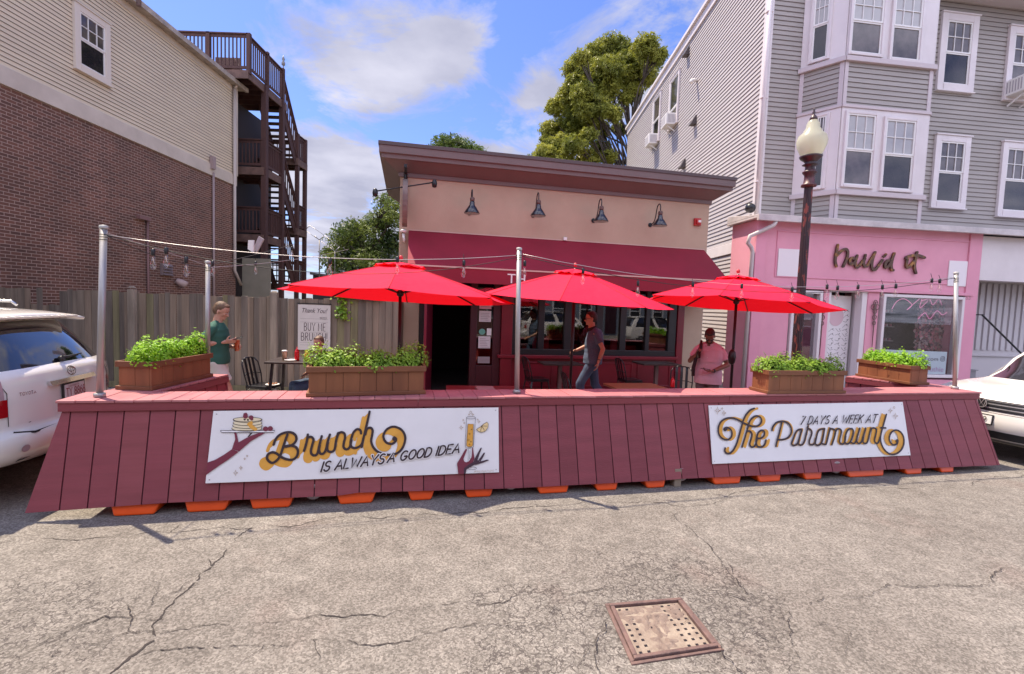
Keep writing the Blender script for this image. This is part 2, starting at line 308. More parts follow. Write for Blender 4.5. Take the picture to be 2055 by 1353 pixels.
# ================= SETTING: road, pavement =================
TH=.2335                                     # street direction: facades and barrier run along it
def asphalt():
    m,t,o=new_mat('asphalt');n=t.nodes;l=t.links
    mm=lambda op,a,b=None:M(op,a,b,None,n,l)
    g=n.new('ShaderNodeTexCoord');P=g.outputs['Object']
    def noise(sc,det=4,ro=.6):
        x=n.new('ShaderNodeTexNoise');x.inputs['Scale'].default_value=sc;x.inputs['Detail'].default_value=det;x.inputs['Roughness'].default_value=ro;l.new(P,x.inputs['Vector']);return x.outputs['Fac']
    def ramp(f,a,b,ca,cb):
        r=n.new('ShaderNodeValToRGB');l.new(f,r.inputs[0]);r.color_ramp.elements[0].position=a;r.color_ramp.elements[1].position=b
        r.color_ramp.elements[0].color=(*ca,1);r.color_ramp.elements[1].color=(*cb,1);return r.outputs[0]
    v=n.new('ShaderNodeTexVoronoi');v.inputs['Scale'].default_value=95;l.new(P,v.inputs['Vector'])
    sp_=n.new('ShaderNodeSeparateColor');l.new(v.outputs['Color'],sp_.inputs[0])
    peb=ramp(sp_.outputs[0],.15,.95,(.138,.126,.114),(.285,.265,.243))
    big=ramp(noise(.55,5),.35,.68,(.84,.81,.79),(1.1,1.09,1.07))
    med=ramp(noise(5,6,.7),.3,.7,(.72,.71,.70),(1.16,1.15,1.14))
    fine=ramp(noise(220,2,.5),.35,.65,(.8,.8,.8),(1.12,1.12,1.12))
    def mul(a,b):
        x=n.new('ShaderNodeMix');x.data_type='RGBA';x.blend_type='MULTIPLY';x.inputs[0].default_value=1;l.new(a,x.inputs[6]);l.new(b,x.inputs[7]);return x.outputs[2]
    c=mul(mul(mul(peb,big),med),fine)
    # alligator cracking round the drain cover and in the worn lane at the left
    vo=n.new('ShaderNodeTexVoronoi');vo.feature='DISTANCE_TO_EDGE';vo.inputs['Scale'].default_value=11
    dn=n.new('ShaderNodeTexNoise');dn.inputs['Scale'].default_value=9;dn.inputs['Detail'].default_value=7;l.new(P,dn.inputs['Vector'])
    ad=n.new('ShaderNodeMix');ad.data_type='RGBA';ad.blend_type='ADD';ad.inputs[0].default_value=.28;l.new(P,ad.inputs[6]);l.new(dn.outputs['Color'],ad.inputs[7]);l.new(ad.outputs[2],vo.inputs['Vector'])
    crack=mm('LESS_THAN',vo.outputs['Distance'],.036)
    def near(x,y,r):
        d=n.new('ShaderNodeVectorMath');d.operation='DISTANCE';l.new(P,d.inputs[0]);d.inputs[1].default_value=(x,y,0)
        return mm('SUBTRACT',1.,mm('DIVIDE',d.outputs['Value'],r))
    msk=mm('MAXIMUM',mm('MAXIMUM',near(1.25,3.15,1.0),near(.25,2.75,.8)),mm('MULTIPLY',near(-2.9,2.6,1.2),.7))
    msk=mm('GREATER_THAN',mm('ADD',mm('MAXIMUM',msk,-.3),mm('MULTIPLY',noise(3,4),1.)),.86)
    ck=mm('MULTIPLY',mm('MULTIPLY',crack,msk),.72)
    x=n.new('ShaderNodeMix');x.data_type='RGBA';l.new(ck,x.inputs[0]);l.new(c,x.inputs[6]);x.inputs[7].default_value=(.05,.04,.038,1);c=x.outputs[2]
    # dark drips and oil spots, reddish stain patches
    sv=n.new('ShaderNodeTexVoronoi');sv.inputs['Scale'].default_value=1.7;l.new(P,sv.inputs['Vector'])
    sc2=n.new('ShaderNodeSeparateColor');l.new(sv.outputs['Color'],sc2.inputs[0])
    spot=mm('LESS_THAN',sv.outputs['Distance'],mm('MULTIPLY',mm('SUBTRACT',sc2.outputs[1],.45),.11))
    x=n.new('ShaderNodeMix');x.data_type='RGBA';l.new(mm('MULTIPLY',spot,.6),x.inputs[0]);l.new(c,x.inputs[6]);x.inputs[7].default_value=(.09,.07,.065,1);c=x.outputs[2]
    st=ramp(noise(.9,3),.58,.72,(0,0,0),(1,1,1))
    x=n.new('ShaderNodeMix');x.data_type='RGBA';x.blend_type='MULTIPLY';l.new(mm('MULTIPLY',st,.35),x.inputs[0]);l.new(c,x.inputs[6]);x.inputs[7].default_value=(.85,.6,.58,1);c=x.outputs[2]
    b=n.new('ShaderNodeBsdfPrincipled');b.inputs['Roughness'].default_value=.85;b.inputs['Specular IOR Level'].default_value=.35;l.new(c,b.inputs['Base Color'])
    bp=n.new('ShaderNodeBump');bp.inputs['Strength'].default_value=.75;bp.inputs['Distance'].default_value=.006
    h=mm('ADD',mm('ADD',sp_.outputs[0],mm('MULTIPLY',noise(35,3),1.2)),mm('MULTIPLY',ck,-3.));l.new(h,bp.inputs['Height']);l.new(bp.outputs[0],b.inputs['Normal'])
    l.new(b.outputs[0],o.inputs[0]);return m
ASPH=asphalt()
random.seed(7)
def streetP(s,back,z): # point relative to the barrier's top front line
    d=Vector((math.cos(TH),math.sin(TH),0));n=Vector((-math.sin(TH),math.cos(TH),0));return Vector((-3.9,4.11,0))+d*s+n*back+Vector((0,0,z))
mb=MB();mb.face([(-400,-300,0),(400,-300,0),(400,500,0),(-400,500,0)]);tag(build('road',mb,ASPH),kind='structure')
# fine open cracks traced on the road
CRK=mat('crack_dirt',(.035,.028,.026),.95)
def crk(off,pts,w=.008,depth=0):
    mbx=CM;q=[onz(off[0]+x/1.948,off[1]+y/1.948,.0) for x,y in pts]
    for lvl,amp in enumerate((.16,.15,.14,.13,.12,.1)):      # fractal mid-point displacement
        r=[q[0]]
        for a,b in zip(q,q[1:]):
            L_=(b-a).length
            if L_>.016: p=(a+b)/2;d=(b-a);p=p+Vector((-d.y,d.x,0))*random.uniform(-amp,amp);r.append(p)
            r.append(b)
        q=r
    n=len(q);e=[];ph=random.random()*50
    for i,p in enumerate(q):
        d=(q[min(i+1,n-1)]-q[max(i-1,0)]);d=d.normalized() if d.length>0 else Vector((1,0,0))
        ww=w*.44*max(.06,.55+1.1*MN.noise(Vector((p.x*4+ph,p.y*4,0)))+.7*MN.noise(Vector((p.x*30,p.y*30,ph))));x=Vector((-d.y,d.x,0))*ww;e.append((p-x,p+x))
    CZ[0]+=.00012
    for k,(a,b) in enumerate(zip(e,e[1:])):
        if MN.noise(Vector((k*.11,ph,3)))<-.42: continue
        mbx.face([Vector((v.x,v.y,CZ[0])) for v in (a[0],b[0],b[1],a[1])])
    if depth<1:
        for k in range(0,n-1,max(14,n//7)):
            if random.random()<.6:
                p=q[k];an=random.random()*6.28;ln=random.uniform(.08,.3);e1=p+Vector((math.cos(an),math.sin(an),0))*ln
                pr=lambda v:(lambda c:((c[0]-off[0])*1.948,(c[1]-off[1])*1.948))(to_px(v));crk(off,[pr(p),pr(p.lerp(e1,.5)),pr(e1)],w*.5,1)
def to_px(p):
    v=Vector(p)-C0;f=v.dot(FW);return (1027.5+CF*v.dot(RT)/f,676.5-CF*v.dot(UP)/f)
CM=MB();CZ=[.003]
l0=(0,960);r0=(1000,960)
for o_,p,w in [(l0,[(985,195),(960,210),(900,270),(830,345),(760,410),(680,480),(640,530),(600,600),(615,630),(540,680),(430,766)],.017),
 (l0,[(0,255),(220,240),(420,232),(640,212),(870,190),(1040,185),(1300,155),(1680,140),(2055,112)],.009),
 (r0,[(0,125),(220,108),(440,95),(900,70),(1650,30),(2055,-10)],.009),
 (l0,[(625,610),(850,570),(1000,572),(1200,545),(1400,535),(1600,515),(1850,490),(2055,455)],.006),
 (l0,[(560,690),(800,665),(1050,650),(1230,632),(1330,622),(1700,605),(1800,585),(2055,578)],.008),
 (l0,[(0,755),(90,690),(200,625),(310,580),(410,540),(520,545),(590,500),(640,460),(700,440),(780,385)],.009),
 (l0,[(200,700),(280,660),(450,620),(560,600),(600,600)],.007),(l0,[(500,500),(520,545),(500,600)],.008),(l0,[(600,400),(615,450),(590,500)],.006),
 (r0,[(0,470),(200,455),(350,445),(600,400),(760,380),(840,405)],.006),
 (r0,[(700,120),(720,180),(780,230),(840,290),(900,340),(960,400),(1040,430),(1120,470),(1160,490),(1300,460),(1500,430),(1640,425),(1930,385),(2055,360)],.007),
 (r0,[(840,290),(900,370),(940,420),(1000,470),(1120,500)],.007),(r0,[(1160,490),(1130,560),(1145,640),(1150,740),(1130,766)],.006),
 (r0,[(1250,570),(1400,610),(1500,650),(1560,680)],.005),(r0,[(90,240),(200,275),(300,300),(320,360)],.005),
 (r0,[(560,395),(700,385),(830,440),(900,490),(1000,495),(1120,510)],.008),(r0,[(0,580),(150,575),(260,560),(340,520),(430,490)],.008),
 (r0,[(690,470),(760,440),(880,450),(960,480)],.008),(r0,[(280,270),(500,268),(780,255)],.004),(r0,[(760,520),(830,600),(880,700),(950,766)],.007),
 (r0,[(430,560),(380,640),(400,766)],.008),(r0,[(900,560),(1000,600),(1080,640)],.006)]: crk(o_,p,w)
tag(build('road_cracks',CM,CRK),kind='structure')
# pavement slab with a granite kerb
CONC=mat('concrete',(.36,.32,.29),.85,(.26,.235,.22),3,bump=.35,bscale=60)
KERB=mat('kerb_granite',(.4,.37,.34),.8,(.26,.24,.23),30,bump=.3)
mb=MB();BK=1.95
for i in range(-16,22):
    for j in range(6):
        a=[streetP(i*1.5+u*(1.5-.008),BK+.16+j*1.5+v*(1.5-.008),.13) for u,v in ((0,0),(1,0),(1,1),(0,1))]
        mb.hexa([p-Vector((0,0,.13)) for p in a]+a)
tag(build('pavement',mb,CONC),kind='structure')
mb=MB()
for i in range(-12,14):
    a=[streetP(i*2.4+u*2.39,BK+v*.155,.135) for u,v in ((0,0),(1,0),(1,1),(0,1))];mb.hexa([p-Vector((0,0,.135)) for p in a]+a)
tag(build('kerb',mb,KERB,bevel=.012),kind='structure')
mb=MB();mb.hexa([(-60,12.5,.0),(80,18,.0),(90,120,.0),(-60,120,.0),(-60,12.5,.1),(80,18,.1),(90,120,.1),(-60,120,.1)])
tag(build('back_lots_ground',mb,mat('yard_dirt',(.2,.18,.14),.95,(.12,.12,.07),2)),kind='structure')
# ================= shared materials =================
BEIGE=mat('beige_stucco',(.46,.345,.25),.9,(.41,.305,.22),1.2,bump=.5,bscale=90)
BROWN=mat('brown_trim_paint',(.155,.112,.108),.6,(.14,.10,.096),2,bump=.1)
MAROON=mat('maroon_paint',(.20,.008,.02),.38,(.15,.006,.015),2,bump=.05)
MAROOND=mat('dark_maroon_paint',(.05,.006,.012),.45)
BLACK=mat('black_paint',(.012,.012,.014),.4)
BLKMET=mat('black_metal',(.02,.02,.023),.35,metal=.4)
STEEL=mat('galvanised_steel',(.42,.41,.40),.45,(.33,.31,.30),12,metal=.55,bump=.08,stretch=(1,1,.15))
WHITE=mat('white_vinyl',(.68,.62,.62),.5,(.62,.56,.56),1.5)
WHITEP=mat('white_paint',(.72,.70,.68),.5)
CHROME=mat('chrome',(.75,.75,.75),.12,metal=1.)
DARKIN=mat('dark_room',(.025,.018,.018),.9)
GLASS=glass_mat('window_glass',(.75,.78,.8),1.75,.0)
GLASS2=glass_mat('shop_glass',(.85,.85,.86),1.42,.0)
def siding(w,s0,s1,z0,z1,pitch,mb=None,o0=0,dep=.016,holes=(),seam=.008):  # seam: height of the painted lap-shadow strip
    mb=mb or MB();k=int((z1-z0)/pitch+.999)
    for i in range(k):
        a=z0+i*pitch;b=min(a+pitch,z1)
        segs=[(s0,s1)]
        for (h0,h1,hz0,hz1) in holes:
            if a<hz1 and b>hz0:
                ns=[]
                for (u,v) in segs:
                    if h1<=u or h0>=v: ns.append((u,v));continue
                    if h0>u: ns.append((u,h0))
                    if h1<v: ns.append((h1,v))
                segs=ns
        for (u,v) in segs:
            mb.face([w.P(u,o0+dep,a),w.P(v,o0+dep,a),w.P(v,o0+.001,b),w.P(u,o0+.001,b)])
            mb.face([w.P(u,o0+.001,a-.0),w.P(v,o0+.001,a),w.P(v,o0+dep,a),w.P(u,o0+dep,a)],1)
            mb.face([w.P(u,o0+dep+.0006,a),w.P(v,o0+dep+.0006,a),w.P(v,o0+dep-.0006,a+seam),w.P(u,o0+dep-.0006,a+seam)],1)  # dark strip painting in the shadow line below each lap
    return mb
LAPSHADE=mat('siding_lap_shadow',(.15,.115,.11),.9)  # dark colour standing in for shade under the siding laps
def vinyl(name,c,c2): return mat(name,c,.55,c2,.7,bump=.12,bscale=4,stretch=(1,1,6))
CREAM=vinyl('cream_vinyl_siding',(.70,.59,.43),(.63,.53,.39))
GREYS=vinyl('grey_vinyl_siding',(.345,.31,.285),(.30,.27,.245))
CURT=mat('curtained_pane',(.34,.33,.33),.12,(.29,.28,.28),2,spec=.6,coat=.6)
DPANE=mat('dark_pane',(.012,.012,.018),.06,(.03,.025,.03),3,spec=.45,coat=.12)
MPANE=mat('half_lit_pane',(.11,.09,.09),.08,(.05,.042,.045),3,spec=.5,coat=.25)
def window(w,par,s0,s1,z0,z1,cas=.11,upper=CURT,lower=DPANE,o=.04,split=.5,grid=True,cm=None,head=True):
    """double-hung window: casing, two sashes, muntins in the upper sash"""
    cm=cm or WHITE;mb=MB()
    mb.wbox(w,s0-cas,s0,0,o+.035,z0-cas,z1+cas);mb.wbox(w,s1,s1+cas,0,o+.035,z0-cas,z1+cas)
    mb.wbox(w,s0,s1,0,o+.033,z1,z1+cas);mb.wbox(w,s0-.0,s1+.0,0,o+.045,z0-cas,z0)
    if head: mb.wbox(w,s0-cas-.02,s1+cas+.02,0,o+.06,z1+cas,z1+cas+.035);mb.wbox(w,s0-cas-.02,s1+cas+.02,0,o+.07,z0-cas-.03,z0-cas)
    fr=build('window',mb,cm,par,bevel=.006)
    zm=z0+(z1-z0)*(1-split);sh=MB();t=.035
    for (a,b,oo) in ((zm,z1,.018),(z0,zm,.004)):
        for q in ((s0,s0+t,a,b),(s1-t,s1,a,b),(s0+t,s1-t,a,a+t),(s0+t,s1-t,b-t,b)): sh.wbox(w,q[0],q[1],o-.015,o+oo,q[2],q[3])
    if grid:
        for i in (1,2):
            x=s0+(s1-s0)*i/3;sh.wbox(w,x-.008,x+.008,o-.01,o+.014,zm+t,z1-t)
        zz_=(zm+z1)/2
        for i in range(3):
            a=s0+(s1-s0)*i/3+(.009 if i else t);b=s0+(s1-s0)*(i+1)/3-(.009 if i<2 else t);sh.wbox(w,a,b,o-.01,o+.0135,zz_-.008,zz_+.008)
    build('sash',sh,WHITEP,fr)
    p=MB();p.wbox(w,s0+t*.5,s1-t*.5,o-.03,o-.006,zm,z1-t*.5,0);p.wbox(w,s0+t*.5,s1-t*.5,o-.035,o-.012,z0+t*.5,zm,1);build('pane',p,[upper,lower],fr)
    return fr
def box_shell(w,s0,s1,dep,z0,z1,mb,o=0):
    mb.wbox(w,s0,s1,-dep,o,z0,z1)
# ================= LEFT BUILDING =================
def bricks():
    m,t,o=new_mat('brown_brick');n=t.nodes;l=t.links
    g=n.new('ShaderNodeTexCoord');s=n.new('ShaderNodeSeparateXYZ');l.new(g.outputs['Object'],s.inputs[0]);c=n.new('ShaderNodeCombineXYZ')
    ad=M('ADD',s.outputs[0],s.outputs[1],None,n,l);l.new(ad,c.inputs[0]);l.new(s.outputs[2],c.inputs[1])
    b=n.new('ShaderNodeTexBrick');l.new(c.outputs[0],b.inputs['Vector']);b.inputs['Scale'].default_value=1
    b.inputs['Brick Width'].default_value=.205;b.inputs['Row Height'].default_value=.0677;b.inputs['Mortar Size'].default_value=.007;b.inputs['Mortar Smooth'].default_value=.1;b.inputs['Bias'].default_value=-.1
    b.inputs['Color1'].default_value=(.17,.072,.048,1);b.inputs['Color2'].default_value=(.09,.043,.032,1);b.inputs['Mortar'].default_value=(.36,.26,.21,1)
    x=n.new('ShaderNodeTexNoise');x.inputs['Scale'].default_value=1.1;x.inputs['Detail'].default_value=6;l.new(g.outputs['Object'],x.inputs['Vector'])
    r=n.new('ShaderNodeValToRGB');l.new(x.outputs['Fac'],r.inputs[0]);r.color_ramp.elements[0].position=.3;r.color_ramp.elements[1].position=.7;r.color_ramp.elements[0].color=(.8,.8,.8,1);r.color_ramp.elements[1].color=(1.2,1.15,1.15,1)
    mx=n.new('ShaderNodeMix');mx.data_type='RGBA';mx.blend_type='MULTIPLY';mx.inputs[0].default_value=1;l.new(b.outputs['Color'],mx.inputs[6]);l.new(r.outputs[0],mx.inputs[7])
    p=n.new('ShaderNodeBsdfPrincipled');p.inputs['Roughness'].default_value=.8;l.new(mx.outputs[2],p.inputs['Base Color'])
    bp=n.new('ShaderNodeBump');bp.inputs['Strength'].default_value=.6;bp.inputs['Distance'].default_value=.008;bp.invert=True;l.new(b.outputs['Fac'],bp.inputs['Height']);l.new(bp.outputs[0],p.inputs['Normal']);l.new(p.outputs[0],o.inputs[0]);return m
BRICK=bricks()
LB=Wall((-10.05,0),rad(90))
lb=empty('brick_building',(-10.05,17.6,0),'tall building of dark brown brick below and cream siding above, at the left','building')
mb=MB();mb.wbox(LB,2,17.35,-9,0,0,5.9);build('brick_wall',mb,BRICK,lb)
mb=MB();mb.wbox(LB,2,17.3,-8.98,-.02,5.9,9.35,0);siding(LB,2,17.3,6.26,9.3,.093,mb,0);build('siding_wall',mb,[CREAM,LAPSHADE],lb)
mb=MB();mb.wbox(LB,2,17.37,0,.05,5.9,6.26);mb.wbox(LB,17.3,17.42,-.1,.055,6.26,9.3);mb.wbox(LB,2,17.4,.0,.03,9.12,9.3);build('trim_board',mb,mat('cream_trim',(.60,.52,.44),.6,(.5,.43,.36),1.5),lb,bevel=.01)
mb=MB();mb.wbox(LB,2,17.62,-9.1,.2,9.3,9.36);mb.wbox(LB,2,17.66,.2,.30,9.27,9.42);build('roof',mb,mat('roof_edge',(.42,.36,.31),.6,(.25,.21,.19),4),lb,bevel=.01)
s0,_=LB.q(157,60);s1,_=LB.q(205,100)
_,za=LB.q(154,38);_,zb=LB.q(155,107)
window(LB,lb,LB.sx(154,60)+.02,LB.sx(207,100)-.0,LB.zx(160,130),LB.zx(160,25),cas=.14,upper=MPANE,lower=DPANE,cm=mat('cream_casing',(.66,.58,.50),.5))
# downspouts, vent, cap and pipe on the brick wall
mb=MB();mb.tube([LB.P(17.15,.09,9.2),LB.P(17.15,.09,2.9),LB.P(17.5,.12,2.4)],.05,8);mb.tube([LB.P(17.15,.09,9.2),LB.P(17.1,.2,9.3)],.05,8)
build('downspout',mb,mat('cream_metal',(.5,.43,.38),.5),lb)
mb=MB();mb.tube([LB.P(16.0,.06,6.0),LB.P(16.0,.06,.2)],.035,8);mb.wbox(LB,15.85,16.0,.03,.15,6.1,6.5);build('conduit',mb,mat('conduit_metal',(.34,.25,.24),.6),lb)
mb=MB();sv=LB.sx(293,500);mb.tube([LB.P(sv,.05,LB.zx(291,443)),LB.P(sv,.05,.2)],.028,8);mb.wbox(LB,sv-.35,sv+.05,.02,.12,LB.zx(291,443),LB.zx(291,443)+.09);build('vent_pipe',mb,mat('rusty_brown_pipe',(.21,.11,.10),.6),lb)
mb=MB();a0=LB.sx(321,540);a1=LB.sx(343,540);z1_=LB.zx(330,530);z0_=LB.zx(330,553)
mb.wbox(LB,a0,a1,.0,.05,z0_,z1_)
for i in range(4):
    z=z0_+(z1_-z0_)*(i+.2)/4;mb.hexa([LB.P(a0+.04,.05,z),LB.P(a1-.04,.05,z),LB.P(a1-.04,.11,z),LB.P(a0+.04,.11,z),LB.P(a0+.04,.05,z+.06),LB.P(a1-.04,.05,z+.06),LB.P(a1-.04,.06,z+.06),LB.P(a0+.04,.06,z+.06)])
build('louvre_vent',mb,mat('grey_louvre',(.2,.15,.15),.6),lb)
mb=MB();q=LB.sx(352,565);z=LB.zx(352,563);mb.lathe([(.08,0),(.10,.1),(.11,.28),(.02,.3)],LB.P(q,.02,z),12,(.6,.35,-.35));build('vent_hood',mb,mat('pale_vent',(.45,.33,.3),.5),lb)
# chimney pipe on the roof
mb=MB();p=ony(305,45,11.5);mb.tube([(p.x-.3,11.5,9.36),(p.x-.3,11.5,p.z+.35)],.05,8);build('roof_pipe',mb,mat('grey_brown_pipe',(.18,.13,.13),.7),lb)
# ================= RESTAURANT =================
RW=Wall((-2.28,9.48),.215)
rs=lambda x,y,o=0:RW.sx(x,y,o);rz=lambda x,y,o=0:RW.zx(x,y,o)
R1=rs(1413,600)                     # right end
rb=empty('restaurant',(RW.P(0,0,0)),'single-storey tan stucco restaurant with brown cornice and maroon shopfront','restaurant')
xL=.42                                # pier inner edge
xD0=rs(860,700);xD1=rs(942,700);xP=rs(1003,700);xW0=rs(1027,650);xW1=rs(1357,650);xR=rs(1370,650)
zT=2.62;zS=.92
mb=MB();D=9.
mb.wbox(RW,0,.42,-.35,0,.13,zT);mb.wbox(RW,xR,R1,-.35,0,.13,zT);mb.wbox(RW,0,.3,-D,-.35,.13,4.5);mb.wbox(RW,R1-.3,R1,-D,-.35,.13,4.5);mb.wbox(RW,0,R1,-.35,0,zT,4.75);mb.wbox(RW,.3,R1-.3,-D,-.35,3.3,4.5)
mb.wbox(RW,.3,R1-.3,-D,-D+.2,.13,3.3)
build('stucco_wall',mb,BEIGE,rb,bevel=.015)
mb=MB()
prof=[(0,3.98),(-.05,3.98),(-.12,4.16),(-.16,4.20),(-.16,4.26),(-.42,4.50),(-.50,4.52),(-.50,4.66),(-.56,4.68),(-.56,4.90),(-.60,4.90),(-.60,4.98),(0,4.98)]
A=RW.P(-.0,0,0);B=RW.P(R1+.0,0,0)
# cornice, mitred out past both ends
def cornice():
    pr=[(o,z) for (o,z) in [(.0,4.40),(.03,4.40),(.035,4.475),(.06,4.485),(.30,4.64),(.34,4.645),(.345,4.715),(.385,4.73),(.385,4.86)]]
    L_=[RW.P(-o,o,z) for o,z in pr];Rr=[RW.P(R1+o*.9,o,z) for o,z in pr];bL=[RW.P(-o,-3,z) for o,z in pr];bR=[RW.P(R1+o*.9,-3,z) for o,z in pr]
    for i in range(len(pr)-1):
        mb.face([L_[i],Rr[i],Rr[i+1],L_[i+1]]);mb.face([bL[i],L_[i],L_[i+1],bL[i+1]]);mb.face([Rr[i],bR[i],bR[i+1],Rr[i+1]])
    mb.face([L_[-1],Rr[-1],bR[-1],bL[-1]])
cornice();build('cornice',mb,BROWN,rb)
mb=MB();mb.wbox(RW,-.40,R1+.37,-3,.402,4.86,4.93);build('roof_edge',mb,mat('dark_flashing',(.075,.05,.05),.5),rb,bevel=.005)
# shopfront frames
mb=MB()
mb.wbox(RW,xD1,xD1+.14,-.16,.03,.13,zT);mb.wbox(RW,xP-.16,xP,-.16,.028,.13,zT);mb.wbox(RW,xD1+.14,xP-.16,-.14,.02,.13,.72);
build('sidelight_frame',mb,MAROOND,rb,bevel=.01)
mb=MB();mb.wbox(RW,xP,xW0,-.2,.10,.13,zT);mb.wbox(RW,xW1,xR,-.2,.06,.13,zT);mb.wbox(RW,xW0,xW1,-.2,.04,.13,zS-.03)
mb.wbox(RW,xP-.06,xW1+.03,-.1,.13,zS-.03,zS+.04)
k=4
for i in range(k):
    a=xW0+.1+(xW1-xW0-.1)*i/k;b=a+(xW1-xW0)/k-.14
    for q in ((a,b,.28,.31),(a,b,.78,.81),(a,a+.03,.31,.78),(b-.03,b,.31,.78)): mb.wbox(RW,q[0],q[1],.04,.058,q[2],q[3])
build('shopfront_panel',mb,MAROON,rb,bevel=.008)
mb=MB();mb.wbox(RW,xD1+.14,xP-.16,-.02,-.01,.72,2.5);pn=build('sidelight_pane',mb,GLASS,rb)
# door: black jamb and open maroon door leaf
mb=MB();mb.wbox(RW,.42,.55,-.3,.02,.13,zT);mb.wbox(RW,.55,xD0,-.3,-.12,.13,zT);mb.wbox(RW,.42,xP,-.3,-.0,2.5,zT-.002);build('door_frame',mb,BLACK,rb,bevel=.005)
dr=MB();dw=Wall(RW.P(xD0+.03,-.05,0),RW.th+rad(80));dr.wbox(dw,-.75,.12,-.025,.025,.15,2.45);door=build('door',dr,mat('maroon_door',(.17,.012,.03),.35),rb,bevel=.006)
h=MB();hx=rs(850,700);h.tube([RW.P(hx,.02,1.0),RW.P(hx,.07,1.02),RW.P(hx,.07,1.32),RW.P(hx,.02,1.34)],.012,8);h.lathe([(.02,0),(.02,.02)],RW.P(hx+.08,.02,1.5),10,RW.n);build('door_handle',h,CHROME,door)
mb=MB();mb.wbox(RW,.3,xP,-.9,.25,.13,.16);build('threshold',mb,mat('door_mat_black',(.02,.018,.02),.9),rb)
# posted notices in the sidelight
rn=empty('notice_set',RW.P((xD1+xP)/2,0,1.5))
bpy.data.objects.remove(rn)
nx0=rs(961,650);nx1=rs(985,650)
def notice(name,y0,y1,m,label,x0=nx0,x1=nx1,shape=None):
    mb=MB();z1=rz(972,y0);z0=rz(972,y1);pn_=wpanel(RW,.001)
    if shape=='disc': pn_.disc(mb,(x0+x1)/2,(z0+z1)/2,(x1-x0)/2,(z1-z0)/2)
    else: mb.wbox(RW,x0,x1,-.002,.006,z0,z1)
    t_=MB()
    if shape is None:
        for i in range(int((z1-z0)/.035)-1):
            z=z1-.05-i*.035;wpanel(RW,.008).stroke(t_,[(x0+.03,z),(x0+(x1-x0)*random.uniform(.6,.92),z)],.007,cap=False)
    o=build(name,mb,m);tag(o,label,'notice')
    if t_.f: build('print',t_,mat('grey_print',(.25,.2,.2),.8),o)
PAPER=mat('paper',(.62,.58,.58),.8);PAPERP=mat('pink_paper',(.7,.35,.38),.8)
notice('notice',607,620,PAPERP,'pinkish flyer at the top of the restaurant sidelight')
notice('notice',624,646,PAPER,'plain white notice with lines of print, second down in the sidelight')
notice('sticker',660,672,mat('green_sticker',(.12,.38,.3),.4),'round green sticker in the restaurant sidelight',rs(961,665),rs(974,665),'disc')
notice('sticker',659,673,WHITEP,'small white shield sticker beside the green sticker',rs(977,665),rs(986,665),'sq')
notice('notice',675,699,PAPER,'white notice below the stickers in the restaurant sidelight')
notice('notice',716,729,mat('grey_paper',(.3,.27,.28),.7),'wide grey card near the bottom of the restaurant sidelight')
# windows: black frames
mb=MB();zW1=2.5
mb.wbox(RW,xW0,xW1,-.1,.03,zS+.04,zS+.16);mb.wbox(RW,xW0,xW1,-.1,.03,zW1,zT);mb.wbox(RW,xW0,xW0+.09,-.1,.035,zS+.16,zW1)
mu=[(1080,1092),(1132,1153),(1196,1209),(1244,1256),(1295,1303),(1341,1356)]
for a,b in mu: mb.wbox(RW,rs(a,650),rs(b,650),-.1,.033,zS+.16,zW1)
build('window_frame',mb,BLACK,rb,bevel=.006)
edges=[xW0+.09]+[rs(v,650) for a in mu for v in a]
for i in range(0,len(edges)-1,2):
    g=MB();g.wbox(RW,edges[i],edges[i+1],-.03,-.015,zS+.16,zW1);build('window_pane',g,GLASS,rb)
# interior seen through door and windows
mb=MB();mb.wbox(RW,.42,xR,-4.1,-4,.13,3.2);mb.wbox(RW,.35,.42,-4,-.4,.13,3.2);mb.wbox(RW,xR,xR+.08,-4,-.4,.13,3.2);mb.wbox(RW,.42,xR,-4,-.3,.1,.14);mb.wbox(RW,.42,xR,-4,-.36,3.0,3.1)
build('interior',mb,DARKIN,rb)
REDV=mat('red_vinyl',(.35,.01,.015),.35)
for i,(px,dd) in enumerate([(1222,.8),(1275,.9),(1110,1.0)]):
    c=empty('interior_chair',RW.P(rs(px,690),-dd,.14),['red vinyl chair inside, behind the window right of the walking man','red vinyl chair inside, third window from the right','red vinyl chair inside, behind the window left of the walking man'][i],'chair','chairs inside the restaurant')
    s_=rs(px,690);m1=MB();m1.wbox(RW,s_-.2,s_+.2,-dd-.4,-dd,.55,.62);build('seat',m1,REDV,c,bevel=.02)
    m1=MB();m1.wbox(RW,s_-.2,s_+.2,-dd-.02,-dd+.03,.72,1.3);build('backrest',m1,REDV,c,bevel=.02)
    for a,b in ((-.17,-.02),(.17,-.02),(-.17,-.38),(.17,-.38)):
        m1=MB();m1.tube([RW.P(s_+a,-dd+b,.14),RW.P(s_+a,-dd+b,.55)],.014,6);build('leg',m1,BLKMET,c)
mb=MB();pnl=wpanel(RW,-3.9)
for i in range(14): mb.wbox(RW,2.6+i*.2,2.6+i*.2+.07,-3.9,-3.83,1.2,1.2+random.uniform(.22,.32),i%3)
tag(build('shelf_bottles',mb,[mat('bottle_amber',(.2,.07,.02),.2),mat('bottle_green',(.03,.12,.05),.2),mat('bottle_clear',(.4,.4,.4),.15)]),'row of bar bottles far back inside the restaurant','bottles',kind='stuff')
